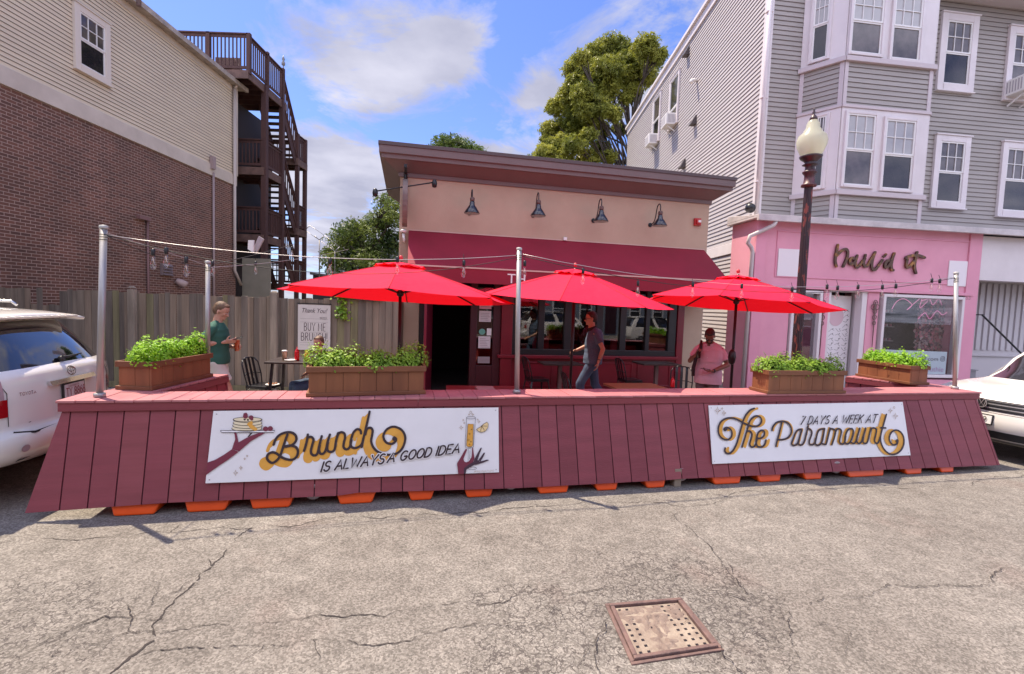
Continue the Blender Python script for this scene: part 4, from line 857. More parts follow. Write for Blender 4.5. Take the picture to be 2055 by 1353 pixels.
build('steps',m1,mat('grey_steps',(.25,.24,.25),.7),er)
a=PW.P(*(lambda q:(q[0],-.3,q[1]))(PW.q(1971,632,-.3)));b=PW.P(*(lambda q:(q[0],-.3,q[1]))(PW.q(2052,712,-.3)))
m1=MB();m1.tube([a,b,b+(b-a)*.6],.022,8);m1.tube([a,PW.P(PW.q(1971,632,-.3)[0]-.02,-.84,a.z)],.015,6);build('handrail',m1,BLACK,er)
# ================= BARRIER WITH CAP, RETURNS AND SIGNS =================
BR=mat('barrier_maroon_paint',(.25,.045,.06),.55,(.20,.034,.046),1.6,bump=.35,bscale=45,stretch=(.4,.4,6))
BRC=mat('barrier_cap_paint',(.44,.165,.175),.5,(.35,.12,.135),3,bump=.25,bscale=30)
GRV=mat('groove_dark',(.06,.012,.02),.9)
BL=10.68
dB=Vector((math.cos(TH),math.sin(TH),0));nB=Vector((math.sin(TH),-math.cos(TH),0)) # towards the camera
CL=Vector((-3.9,4.11,0))
bp_=lambda s,o,z:CL+dB*s+nB*o+Vector((0,0,z))
bar=empty('patio_barrier',(CL.x,CL.y,0),'long maroon boarded street barrier with a flat plank cap round the patio','barrier')
# bottom edge of the cladding, three sheets hung at slightly different heights
Lb=Vector((-4.04,3.91,0));Rb=Vector((6.53,6.27,0));dir_=(Rb-Lb).normalized()
bw=Wall((Lb.x,Lb.y),math.atan2(dir_.y,dir_.x));LBn=(Rb-Lb).length
def botz(x,y): return bw.q(x,y)
cuts=[(50,1030,363,1007),(363,1008,681,995),(681,990,1035,980),(1035,980,1350,963),(1350,962,1590,951),(1590,950,1998,934)]
m1=MB();gm=MB();seg_=[]
for x0,y0,x1,y1 in cuts: a=bw.q(x0,y0);b=bw.q(x1,y1);seg_.append((a[0],a[1],b[0],b[1]))
def bz(s):
    for a,za,b,zb in seg_:
        if a<=s<=b+1e-6: return za+(zb-za)*(s-a)/(b-a)
    return seg_[0][1] if s<seg_[0][0] else seg_[-1][3]
def front(s,t,o=0,t_edge=None):   # s in metres along, t 0 bottom..1 top
    sb=s+.19*(1 if t_edge is None else t_edge);pb_=Lb+dir_*sb;z0=bz(sb);p=Vector((pb_.x,pb_.y,z0));q=bp_(s,-.03,.94)
    r=p.lerp(q,t);n=(q-p).cross(dir_).normalized();
    if n.y>0:n=-n
    return r+n*o
BWD=.2035;k=0;s=.05
# the flared sheet end at the left
for (ta,tb_) in ((-.0,.05),): m1.hexa([front(0,0,0,0.),front(tb_,0,0),front(tb_,1,0),front(0,1,0,0.),front(0,0,-.02,0.),front(tb_,0,-.02),front(tb_,1,-.02),front(0,1,-.02,0.)])
while s<BL-.01:
    e=min(s+BWD,BL);g=.011
    a,b=s+(g if s>0 else 0),e
    c=[front(a,0,0),front(b,0,0),front(b,1,0),front(a,1,0)];d=[front(a,0,-.02),front(b,0,-.02),front(b,1,-.02),front(a,1,-.02)]
    m1.hexa(c+d,random.choices([0,1,2],[3,2,2])[0])
    s=e
build('cladding',m1,[BR,mat('barrier_maroon_dark',(.215,.036,.05),.58,(.175,.028,.038),1.9,bump=.35,bscale=45,stretch=(.4,.4,6)),mat('barrier_maroon_dusty',(.265,.056,.068),.62,(.215,.042,.05),2.4,bump=.35,bscale=45,stretch=(.4,.4,6))],bar)
m1=MB()
for i in range(int(BL/.5)+1):
    a=i*.5;b=min(a+.5,BL);m1.hexa([front(a,.0,-.010),front(b,.0,-.010),front(b,1,-.010),front(a,1,-.010),front(a,.0,-.03),front(b,.0,-.03),front(b,1,-.03),front(a,1,-.03)])
build('groove_backing',m1,GRV,bar)
# cap planks
m1=MB();s=-.04;i=0;random.seed(5)
while s<BL+.03:
    e=min(s+.148,BL+.04);z=1.0+random.uniform(-.0015,.0015)
    m1.hexa([bp_(s+.002,-.42,z-.022),bp_(e-.002,-.42,z-.022),bp_(e-.002,.012+random.uniform(0,.006),z-.022),bp_(s+.002,.012,z-.022),bp_(s+.002,-.42,z),bp_(e-.002,-.42,z),bp_(e-.002,.012+random.uniform(0,.006),z),bp_(s+.002,.012,z)]);s=e
build('cap_planks',m1,BRC,bar,bevel=.003)
m1=MB()
for a,b in ((-.03,3.05),(3.053,6.7),(6.703,BL+.03)): m1.hexa([bp_(a,.0,.90),bp_(b,0,.90),bp_(b,-.02,.90),bp_(a,-.02,.90),bp_(a,.0,.978),bp_(b,0,.978),bp_(b,-.02,.978),bp_(a,-.02,.978)])
build('fascia_board',m1,BR,bar,bevel=.004)
# back faces and the two returns
def ret(pts,zc,name_):
    """pts: 4 plan corners of the return cap (outer front, inner front, inner back, outer back)"""
    P=[Vector(p) for p in pts];m=MB();n=9
    of,inf,inb,ob=P
    for i in range(n):
        t0,t1=i/n+.006,(i+1)/n-.006
        a=inf.lerp(inb,t0);b=inf.lerp(inb,t1);c=of.lerp(ob,t1);d=of.lerp(ob,t0)
        q=[a,b,c,d];m.hexa([Vector((p.x,p.y,zc-.022)) for p in q]+[Vector((p.x,p.y,zc)) for p in q])
    build('cap_planks',m,BRC,bar,bevel=.003)
    m=MB();cen=sum(P,Vector((0,0,0)))/4
    def side(a,b,out_):
        d=(b-a);L_=d.length;d.normalize();x=Vector((d.y,-d.x,0))
        if x.dot((a+b)/2-cen)<0:x=-x
        k=max(1,int(L_/.2))
        for i in range(k):
            p=a+d*(L_*i/k+.006);q=a+d*(L_*(i+1)/k-.006);lo=x*out_
            m.hexa([Vector((p.x,p.y,.06))+lo,Vector((q.x,q.y,.06))+lo,Vector((q.x,q.y,.06))+lo-x*.02,Vector((p.x,p.y,.06))+lo-x*.02,Vector((p.x,p.y,.95))-x*.03,Vector((q.x,q.y,.95))-x*.03,Vector((q.x,q.y,.95))-x*.05,Vector((p.x,p.y,.95))-x*.05])
        p,q=a,b
        m.hexa([Vector((p.x,p.y,.91)),Vector((q.x,q.y,.91)),Vector((q.x,q.y,.91))-x*.02,Vector((p.x,p.y,.91))-x*.02,Vector((p.x,p.y,.977)),Vector((q.x,q.y,.977)),Vector((q.x,q.y,.977))-x*.02,Vector((p.x,p.y,.977))-x*.02])
    side(inf,inb,.12);side(inb,ob,.12);side(ob,of,.10)
    build('return_cladding',m,BR,bar)
ret([(-3.93,4.50,0),(-3.47,4.57,0),(-3.46,5.83,0),(-3.93,5.78,0)],1.004,'')
ret([(6.52,6.98,0),(6.13,6.96,0),(5.50,7.82,0),(6.08,8.2,0)],1.004,'')
# orange water-filled barrier blocks under the cladding
ORG=mat('orange_plastic',(.82,.085,.006),.4,(.74,.07,.005),2,bump=.1)
PINKP=mat('faded_red_plastic',(.42,.06,.06),.5)
blocks=[(200,560),(700,1010),(1050,1345),(1390,1655),(1690,1920)]
feet=[[(222,322,1037),(370,462,1031),(500,590,1025)],[(675,754,1017),(817,872,1009),(930,990,1004)],[(1075,1142,997),(1190,1240,991),(1290,1335,987)],[(1425,1486,978),(1515,1566,973),(1607,1648,971)],[(1695,1772,965),(1810,1848,959),(1880,1912,955)]]
bfl=Wall((Lb.x-nB.x*.025,Lb.y-nB.y*.025),math.atan2(dir_.y,dir_.x))
labs=['first orange plastic barrier block from the left under the maroon cladding','second orange plastic barrier block from the left, under the right part of the pancake sign','middle orange plastic barrier block, under the bare cladding between the signs','fourth orange plastic barrier block from the left, under the second sign','last orange plastic barrier block, at the right end of the maroon cladding']
for i,fs in enumerate(feet):
    a=bfl.sx(*((fs[0][0]-25,fs[0][2]-8)))-.1;b=bfl.sx(fs[2][1]+20,fs[2][2]-6)+.1
    bk=empty('barrier_block',bfl.P((a+b)/2,-.25,0),labs[i],'road barrier','orange plastic blocks under the barrier')
    m=MB();m.sweep([(-.26,.13),(.26,.13),(.25,.24),(.10,.42),(.06,.84),(-.06,.84),(-.10,.42),(-.25,.24)],bfl.P(a,-.43,0),bfl.P(b,-.43,0));build('body',m,PINKP,bk,bevel=.02)
    for x0,x1,y in fs:
        u=bfl.sx(x0,y,-.02);v=bfl.sx(x1,y,-.02);m=MB();f_=.035
        m.hexa([bfl.P(u+f_,-.5,0.002),bfl.P(v-f_,-.5,0.002),bfl.P(v-f_,.015,0.002),bfl.P(u+f_,.015,0.002),bfl.P(u-f_*.6,-.5,.15),bfl.P(v+f_*.6,-.5,.15),bfl.P(v+f_*.6,-.03,.15),bfl.P(u-f_*.6,-.03,.15)]);build('foot',m,ORG,bk,bevel=.018)
    m=MB();m.wbox(bfl,a+.03,b-.03,-.5,-.045,.10,.2);build('skirt',m,ORG,bk,bevel=.02)
    if i<4:
        m=MB();c=bfl.P(b-.02,-.04,.13);m.lathe([(.075,0),(.075,.03),(.045,.035),(.045,.02)],c,18,bfl.n);build('connector',m,mat('grey_ring',(.30,.24,.24),.6),bk)
        m=MB();m.lathe([(.043,0),(.043,.037)],c,14,bfl.n);build('connector_hole',m,BLACK,bk)
# small wooden prop under the middle
m=MB();a=bfl.sx(1360,972);m.wbox(bfl,a-.04,a+.04,-.1,.0,.0,.2);tag(build('wood_block',m,mat('old_wood_block',(.25,.2,.15),.8)),'short grey wooden post stub under the barrier between two orange blocks','post')
# ---------------- signs ----------------
def sign_frame(s0,s1):
    sm_=(s0+s1)/2;p=front(sm_,.5);u=(front(s1,.5)-front(s0,.5)).normalized();v=(front(sm_,.95)-front(sm_,.05)).normalized();n=u.cross(v).normalized()
    if n.y>0:n=-n
    v=n.cross(u) if (n.cross(u)).z>0 else u.cross(n)
    return p+n*.012,u,v,n
SIGNW=mat('sign_white_board',(.74,.73,.725),.55,(.69,.68,.675),2,bump=.05)
GOLD=mat('sign_gold_paint',(.72,.36,.055),.6,(.62,.29,.04),6);GOLDS=mat('sign_gold_edge',(.40,.20,.06),.7)
SBLK=mat('sign_black_paint',(.028,.012,.015),.55);SMAR=mat('sign_maroon_paint',(.17,.018,.04),.6);SMAD=mat('sign_plum_shadow',(.045,.016,.03),.6)
SCRM=mat('sign_cream_paint',(.72,.63,.42),.6);SLGO=mat('sign_pale_gold',(.75,.56,.27),.6);SHAL=mat('sign_halo',(.80,.70,.50),.6);SGRY=mat('sign_sparkle',(.34,.22,.12),.7);SWHT=mat('sign_white_paint',(.8,.79,.8),.6)
class Sign:
    def __init__(s,s0,s1,corners,label):
        s.p,s.u,s.v,s.n=sign_frame(s0,s1);s.root=empty('street_sign',s.p,label,'sign')
        c=[s.uv(*q) for q in corners];m=MB();a=[s.at(x,y,.011) for x,y in c];b=[s.at(x,y,.0) for x,y in c];m.hexa(b+a);build('sign_board',m,SIGNW,s.root,bevel=.002)
        for (x,y) in c:
            cx,cy=(c[0][0]+c[2][0])/2,(c[0][1]+c[2][1])/2;q=s.at(x+(.03 if x<cx else -.03),y+(.03 if y<cy else -.03),.011);m=MB();m.lathe([(.006,0),(.005,.003)],q,8,s.n);build('screw',m,STEEL,s.root)
        s.pn=Panel(lambda a,b,o:s.at(*s.uv(a,b),.0112+o));s.k=0
    def uv(s,x,y): q=onpl(x,y,s.p,s.n)-s.p;return q.dot(s.u),q.dot(s.v)
    def at(s,a,b,o): return s.p+s.u*a+s.v*b+s.n*o
def swept(sg,mb,pts,off,o,w,mi=0):
    """painted drop shade: the stroke swept along its offset; off(x,y) in picture units"""
    for (a,b) in zip(pts,pts[1:]):
        oa=off(*a);ob=off(*b)
        q=[a,b,(b[0]+ob[0],b[1]+ob[1]),(a[0]+oa[0],a[1]+oa[1])]
        P=[sg.at(*sg.uv(*p),.0112+o+sg.pn.up()) for p in q];mb.face(P,mi)
    e=[(a+off(a,b)[0],b+off(a,b)[1]) for a,b in pts];sg.pn.stroke(mb,e,w,o,mi)
# --- left sign ---
sA=(Vector((0,0,0)));s0=3.15*0+ (onpl(430,900,front(3,.5),nB)-CL).dot(dB);s1=(onpl(1000,880,front(3,.5),nB)-CL).dot(dB)
S1=Sign(s0,s1,[(413,970),(1001,948),(1000,818),(429,825)],'long white sign with gold Brunch lettering, pancakes and a champagne flute')
z1=lambda L_:[(510+x/6.422,810+y/6.422) for x,y in L_]
br=[[(258,530),(290,450),(350,395),(430,370),(500,378),(545,420),(545,480),(500,530),(440,550),(395,555)],[(395,555),(470,540),(540,560),(570,610),(555,680),(500,722),(420,715),(360,690),(330,665)],
 [(435,400),(400,500),(370,590),(345,665),(310,720),(250,762),(200,745),(172,700),(190,650),(240,628),(290,640),(345,680)],
 [(697,400),(685,480),(665,560),(648,610)],[(690,440),(740,430),(770,465),(755,530),(738,600),(745,650),(785,668),(820,640),(845,540),(875,420)],[(850,540),(840,600),(860,645),(900,640),(930,590),(950,500),(980,400)],[(955,500),(945,570),(955,610),(1000,622),(1040,590),(1060,480),(1085,380)],
 [(1060,480),(1085,400),(1120,370),(1165,385),(1175,440),(1160,500),(1155,560),(1190,590),(1235,560),(1258,470)],[(1380,385),(1370,345),(1330,330),(1285,370),(1258,440),(1245,510),(1260,560),(1310,572),(1370,545),(1400,500)],
 [(1490,105),(1465,220),(1430,370),(1405,470),(1388,560)],[(1435,400),(1455,330),(1500,312),(1528,345),(1520,420),(1510,480),(1530,550),(1580,610),(1650,645),(1740,660),(1830,645),(1900,590),(1940,500),(1945,420),(1910,350),(1850,310),(1780,300),(1710,335),(1670,400),(1675,460),(1710,505),(1770,520),(1815,495),(1830,455),(1805,435)]]
br=[smooth(z1(p),5) for p in br]
off1=lambda x,y:(-12.6,12.2)
m=MB()
for p in br[:-1]: swept(S1,m,p,off1,.0004,.03)
pl=br[-1];swept(S1,m,pl,lambda x,y:(-12.6*min(1,max(.35,1)),12.2),.0004,.03)
build('gold_shade',m,GOLD,S1.root)
m=MB()
for p in br: S1.pn.stroke(m,p,.0225,.004)
S1.pn.disc(m,510+1805/6.422,810+455/6.422,4.2,o=.0045)
build('brunch_lettering',m,SBLK,S1.root)
m=MB();h_=21
def ab_line(P0,P1,lean,hh,total):
    def f(u,v): 
        t=u/total;x=P0[0]+(P1[0]-P0[0])*t+lean*v/hh;y=P0[1]+(P1[1]-P0[1])*t-v*(1-.18*t*0);return (x,y)
    return f
def adv(text,h,gap,wx): 
    return sum((.45*h*wx if c==' ' else (GL.get(c,(.5,))[0]*wx+gap)*h) for c in text)-gap*h
def wline(sg,m,text,P0,P1,h,w,lean,gap=.2,wx=1.,o=.006):
    T=adv(text,h,gap,wx);f=ab_line(P0,P1,lean,h,T);write(sg.pn,m,text,0,0,h,w,gap,wx,0,o,None,f)
# paler edge behind the small lettering so that it stays readable over the flourish
m0=MB()
for t_,a,b,h in (('IS ALWAYS',(645,946.5),(769,930),19.5),('A GOOD IDEA',(777,928),(920,908),18.5)):
    wline(S1,m0,t_,a,b,h,.034,6.0,o=.005)
    wline(S1,m,t_,a,b,h,.0155,6.0,o=.009)
build('lettering_edge',m0,SIGNW,S1.root);build('small_lettering',m,SBLK,S1.root)
z2=lambda L_:[(400+x/7.961,810+y/7.961) for x,y in L_]
def fill(mb,P,o,mi=0): S1.pn.poly(mb,P,o,mi)
m=MB() # arm: forearm and hand under the tray (maroon)
arm_=[(145,940),(260,900),(400,820),(530,730),(545,670),(585,570),(575,460),(600,460),(630,540),(680,590),(740,550),(800,540),(900,500),(980,465),(1060,470),(900,560),(800,620),(680,720),(600,800),(480,890),(300,1010),(120,1140)]
# split into convex-ish strips
L1=smooth(z2([(145,940),(260,900),(400,820),(530,730),(545,670),(585,570),(575,465)]),4);
def strip(mb,A_,B_,o,mi=0,n=16,sg=None):
    sg=sg or S1
    def res(P):
        d=[0]
        for a,b in zip(P,P[1:]): d.append(d[-1]+math.dist(a,b))
        out=[]
        for i in range(n+1):
            t=d[-1]*i/n;j=0
            while j<len(d)-2 and d[j+1]<t: j+=1
            f=(t-d[j])/max(1e-9,d[j+1]-d[j]);out.append((P[j][0]+(P[j+1][0]-P[j][0])*f,P[j][1]+(P[j+1][1]-P[j][1])*f))
        return out
    a=res(A_);b=res(B_)
    for i in range(n): sg.pn.poly(mb,[a[i],a[i+1],b[i+1],b[i]],o,mi)
strip(m,z2([(145,940),(260,900),(400,820),(530,730)]),z2([(120,1140),(300,1010),(480,890),(640,770)]),.001)
strip(m,z2([(530,730),(560,640),(585,570),(575,500),(565,462)]),z2([(650,760),(640,640),(625,560),(612,500),(600,462)]),.0012)
strip(m,z2([(600,640),(690,590),(760,550),(860,505),(980,462)]),z2([(640,770),(730,690),(830,605),(930,545),(1065,468)]),.0014)
build('painted_arm',m,SMAR,S1.root)
m=MB();strip(m,z2([(780,530),(830,465)]),z2([(800,535),(862,465)]),.0016)
tb=MB();S1.pn.poly(tb,z2([(350,430),(365,460),(1200,460),(1215,432)]),.002);build('painted_tray',tb,SWHT,S1.root)
S1.pn.stroke(m,z2([(350,430),(370,462),(1195,462),(1218,432),(350,432)]),.0045,.004,cap=False)
S1.pn.poly(m,z2([(715,245),(755,250),(750,270),(725,270)]),.0045);S1.pn.disc(m,*z2([(788,262)])[0],2,o=.0045)
pk=MB()
for i,(y,x0,x1) in enumerate([(400,530,1010),(355,545,1015),(310,550,1012),(262,555,1010)]):
    c=z2([((x0+x1)/2,y)])[0];rx=(x1-x0)/2/7.961
    S1.pn.disc(pk,c[0],c[1],rx,5.5,o=.002+i*.0004);e=[(c[0]+rx*math.cos(t),c[1]+5.5*math.sin(t)) for t in [math.pi*k/12 for k in range(-1,14)]];S1.pn.stroke(m,e,.0045,.0045+i*.0001,cap=False)
c=z2([(782,255)])[0];S1.pn.ring(m,c[0],c[1],29,4.4,.004,.0048)
build('painted_pancakes',pk,SCRM,S1.root);build('painted_outline',m,SBLK,S1.root)
m=MB();S1.pn.poly(m,z2([(800,300),(850,280),(870,310),(855,335),(800,345),(770,335)]),.006);S1.pn.poly(m,z2([(775,335),(850,330),(930,395),(940,425),(900,440),(830,400)]),.0062)
build('painted_syrup',m,GOLD,S1.root)
m=MB()
for x,y,r in ((750,205,5),(840,225,4.6),(850,250,3),(1070,405,5.2),(1145,400,5.2)): S1.pn.disc(m,*z2([(x,y)])[0],r,r*.95,o=.007)
S1.pn.poly(m,z2([(715,165),(745,150),(770,150),(790,180),(720,185)]),.0075)
build('painted_berries',m,SMAR,S1.root)
def sparkle(sg,mb,x,y,r,w=.004,o=.003):
    P=[];
    for i in range(8):
        a=i*math.pi/4;q=r if i%2==0 else r*.33;P.append((x+q*math.cos(a)*.85,y+q*math.sin(a)*1.1))
    sg.pn.stroke(mb,P+[P[0]],w,o,cap=False)
m=MB()
for x,y,r in ((590,1105,5.5),(675,1025,4)): sparkle(S1,m,*z2([(x,y)])[0],r)
for x,y in ((735,880),(775,835)): S1.pn.ring(m,*z2([(x,y)])[0],1.3,1.3,.004,.003)
z3=lambda L_:[(900+x/9.018,810+y/9.018) for x,y in L_]
for x,y,r in ((225,435,4.8),(435,200,3),(545,330,3.2)): sparkle(S1,m,*z3([(x,y)])[0],r,.0035)
for x,y,r in ((398,160,2),(368,200,1),(262,300,1.1),(282,352,1.3),(522,290,1)): S1.pn.ring(m,*z3([(x,y)])[0],r,r*1.2,.0035,.003)
build('painted_sparkles',m,SGRY,S1.root)
# flute, orange slice and hand
m=MB();S1.pn.poly(m,z3([(345,372),(447,372),(440,700),(430,770),(400,782),(345,782),(320,765),(320,700)]),.002);build('painted_drink',m,GOLD,S1.root)
m=MB();S1.pn.poly(m,z3([(500,470),(560,430),(620,380),(690,335),(715,370),(705,440),(660,500),(600,520),(540,505)]),.002);build('painted_orange_slice',m,SLGO,S1.root)
m=MB();S1.pn.stroke(m,z3([(320,270),(312,450),(298,700),(300,790),(325,805),(430,800),(447,780),(455,650),(470,450),(483,270)]),.0035,.003,cap=False)
S1.pn.ring(m,*z3([(402,258)])[0],9.2,2.4,.0035,.003)
S1.pn.stroke(m,z3([(345,372),(333,600),(320,760),(350,782),(410,780),(435,755),(447,372),(345,372)]),.003,.004,cap=False)
for a in ((355,825,350,1025),(385,850,375,1000)): S1.pn.stroke(m,z3([a[:2],a[2:]]),.003,.003)
S1.pn.stroke(m,z3([(500,470),(560,430),(620,380),(690,335),(715,370),(705,440),(660,500),(600,520),(540,505),(500,470)]),.004,.004,cap=False)
for a in ((595,405,575,500),(595,405,645,485),(595,405,690,410)): S1.pn.stroke(m,z3([a[:2],a[2:]]),.004,.0045)
S1.pn.ring(m,*z3([(425,1170)])[0],8.5,2.6,.003,.003)
for x,y,r in ((415,468,.9),(375,548,1.3),(350,660,2),(400,690,1.1),(375,738,1.2)): S1.pn.ring(m,*z3([(x,y)])[0],r,r,.003,.0045,n=10)
build('painted_flute_outline',m,SBLK,S1.root)
m=MB()
strip(m,z3([(308,815),(230,950),(150,1080),(165,1200),(172,1272)]),z3([(335,830),(265,1000),(290,1080),(290,1180),(275,1270)]),.0025)
strip(m,z3([(262,1030),(310,1065),(370,1040),(415,960),(425,800)]),z3([(270,1180),(340,1160),(420,1090),(465,1000),(440,800)]),.0028)
build('painted_hand',m,SMAR,S1.root)
m=MB()
strip(m,z3([(270,1270),(275,1170),(350,1110),(450,1050),(470,985)]),z3([(305,1265),(320,1190),(400,1140),(520,1080),(560,1050)]),.0032)
for A_,B_ in (([(470,990),(520,900),(575,800)],[(520,1020),(560,900),(600,800)]),([(530,1030),(590,950),(630,890)],[(575,1045),(625,960),(658,888)]),([(480,1060),(600,1040),(690,1012)],[(480,1110),(620,1070),(732,1022)])): strip(m,z3(A_),z3(B_),.0036,n=6)
build('painted_hand_shade',m,SMAD,S1.root)
m=MB();wline(S1,m,'@SIGNEDSTUDIO',(951,947.4),(990,945.8),3.2,.0025,.6,gap=.3)
build('signature',m,mat('sign_faint_gold',(.52,.42,.30),.7),S1.root)
# --- right sign ---
s0=(onpl(1425,870,front(7,.5),nB)-CL).dot(dB);s1=(onpl(1825,860,front(9,.5),nB)-CL).dot(dB)
S2=Sign(s0,s1,[(1429,931.5),(1826,914),(1810,807),(1421,814)],'shorter white sign reading 7 days a week at The Paramount, on the right')
w1=lambda L_:[(1420+x/9.667,800+y/9.667) for x,y in L_]
w2_=lambda L_:[(1590+x/8.5625,800+y/8.5625) for x,y in L_]
th=[[(340,610),(305,620),(300,585),(350,565),(410,590),(445,650),(440,730),(390,790),(320,800),(240,760),(190,680),(185,570),(230,460),(320,395),(440,380),(560,415),(650,465),(760,515),(860,545),(950,530),(1010,470),(1015,400),(970,350),(900,345),(830,390),(780,470),(755,570)],
 [(880,195),(800,230),(720,320),(670,420),(640,520),(590,700),(540,870),(480,990),(410,1060),(350,1065),(310,1020),(315,960)],
 [(770,500),(720,680),(640,945)],[(735,640),(790,635),(835,690),(815,790),(790,880),(815,935),(870,935),(905,890),(940,760)],[(930,775),(1010,770),(1070,710),(1070,640),(1020,620),(960,660),(925,760),(915,860),(945,930),(1020,940),(1080,890),(1105,805)]]
pa=[[(1220,625),(1240,550),(1310,470),(1420,445),(1530,480),(1590,570),(1590,670),(1530,760),(1420,800),(1330,800)],[(1410,470),(1380,600),(1350,720),(1320,820),(1295,930)],
 [(1800,600),(1730,610),(1680,660),(1640,760),(1600,870),(1625,910),(1680,900),(1730,850),(1760,740),(1800,610)],[(1790,620),(1760,740),(1725,860),(1760,905),(1810,890),(1850,820),(1880,700),(1920,540)]]
pb2=[[(245,475),(225,560),(215,620)],[(225,510),(290,540),(310,590),(290,660),(265,730),(270,785),(320,795),(360,760),(375,690)],[(530,520),(450,535),(410,580),(385,680),(370,770),(400,805),(450,790),(490,720),(525,530)],[(520,560),(490,700),(480,770),(540,790),(560,760),(590,640),(620,510)],
 [(590,640),(625,530),(680,530),(715,570),(690,680),(650,795)],[(700,620),(735,535),(790,525),(815,570),(790,680),(785,750),(825,785),(870,755),(890,650)],[(1000,520),(940,530),(900,590),(875,690),(880,760),(920,780),(970,740),(1010,630),(1020,560),(1000,520)],
 [(965,745),(1020,775),(1060,740),(1090,640),(1130,510)],[(1085,650),(1080,740),(1115,775),(1160,740),(1190,640),(1230,510)],[(1190,650),(1185,740),(1215,775),(1260,745),(1290,630),(1320,510)],[(1300,590),(1330,520),(1385,510),(1415,545),(1400,630),(1380,720),(1410,770),(1450,750),(1480,660)],
 [(1585,275),(1550,400),(1510,540),(1485,660),(1500,780),(1560,890),(1650,955),(1750,950),(1840,880),(1885,770),(1875,650),(1820,570),(1740,545),(1670,585),(1635,670),(1650,750),(1700,795),(1755,785),(1780,745),(1765,715)],[(1485,505),(1575,508)]]
TH_=[smooth(w1(p),5) for p in th];PA=[smooth(w1(p),5) for p in pa]+[smooth(w2_(p),5) for p in pb2]
m=MB()
for p in TH_: swept(S2,m,p,lambda x,y:(7.5,-.3),.0004,.026)
for p in PA: swept(S2,m,p,lambda x,y:(max(-11,min(4.,(1645-x)/140*8 if x>1600 else (1645-x)/20)),-.5),.0006,.024)
build('gold_shade',m,GOLD,S2.root)
m=MB()
for p in TH_+PA: S2.pn.stroke(m,p,.021,.0045)
S2.pn.disc(m,*w1([(325,600)])[0],3.4,o=.0055);S2.pn.disc(m,*w2_([(1768,730)])[0],3.2,o=.0055)
build('script_lettering',m,SBLK,S2.root)
m=MB();wline(S2,m,'7 DAYS A WEEK AT',(1602,852.5),(1753,848.5),16.2,.013,5.5,gap=.2,wx=.82);build('small_lettering',m,SBLK,S2.root)
m=MB()
for x,y,r in ((168,238,7),(292,285,5)): sparkle(S2,m,*w1([(x,y)])[0],r,.006)
S2.pn.ring(m,*w1([(258,198)])[0],1.2,1.3,.005,.003)
for x,y,r in ((1652,210,5),(1740,303,6)): sparkle(S2,m,*w2_([(x,y)])[0],r,.006)
S2.pn.ring(m,*w2_([(1718,158)])[0],1.6,1.8,.005,.003)
build('painted_sparkles',m,SGRY,S2.root)
# ================= DRAIN COVER =================
RUST=mat('rusty_iron',(.17,.10,.085),.75,(.10,.06,.055),14,bump=.5,bscale=60)
C_=[onz(1222,1217,0),onz(1364,1205,0),onz(1442,1303,0),onz(1273,1329,0)]
dc=empty('drain_cover',sum(C_,Vector((0,0,0)))/4,'square rusty drain cover with waffle lid set in the road','drain cover')
cen=sum(C_,Vector((0,0,0)))/4
def quadp(u,v,z): 
    a=C_[0].lerp(C_[1],u);b=C_[3].lerp(C_[2],u);p=a.lerp(b,v);return Vector((p.x,p.y,z))
m=MB();t=.055
for a in ((0,1,0,t),(0,1,1-t,1),(0,t,t,1-t),(1-t,1,t,1-t)):
    m.hexa([quadp(a[0],a[2],-.02),quadp(a[1],a[2],-.02),quadp(a[1],a[3],-.02),quadp(a[0],a[3],-.02),quadp(a[0],a[2],.024),quadp(a[1],a[2],.024),quadp(a[1],a[3],.024),quadp(a[0],a[3],.024)])
build('frame',m,RUST,dc,bevel=.006)
m=MB();e=.045
for a in ((-e,1+e,-e,0),(-e,1+e,1,1+e),(-e,0,0,1),(1,1+e,0,1)):
    m.hexa([quadp(a[0],a[2],-.02),quadp(a[1],a[2],-.02),quadp(a[1],a[3],-.02),quadp(a[0],a[3],-.02),quadp(a[0],a[2],.008),quadp(a[1],a[2],.008),quadp(a[1],a[3],.012),quadp(a[0],a[3],.008)])
build('outer_rim',m,RUST,dc,bevel=.004)
LIDM=mat('lid_dusty_iron',(.19,.14,.11),.85,(.31,.25,.195),9,bump=.7,bscale=60)
m=MB();g=9
t2=t+.008
m.face([quadp(u,v,.0042) for u,v in ((t2,t2),(1-t2,t2),(1-t2,1-t2),(t2,1-t2))]);build('lid',m,LIDM,dc)
m=MB();random.seed(9)
for i in range(g):
    for j in range(g):
        u=t2+(1-2*t2)*(i+.5)/g;v=t2+(1-2*t2)*(j+.5)/g;r=.018
        # mud hides the holes in the middle and far left
        if (abs(u-.45)<.2 and v>.25 and random.random()<.9) or (v<.4 and random.random()<.45 and u<.6): continue
        m.face([quadp(u-r,v-r,.0052),quadp(u+r,v-r,.0052),quadp(u+r,v+r,.0052),quadp(u-r,v+r,.0052)])
build('lid_holes',m,BLACK,dc)
MUD=mat('dried_mud',(.155,.11,.09),.95,(.22,.165,.135),22,bump=.9,bscale=50)
m=MB();n_=26;H_=[[0]*(n_+1) for _ in range(n_+1)]

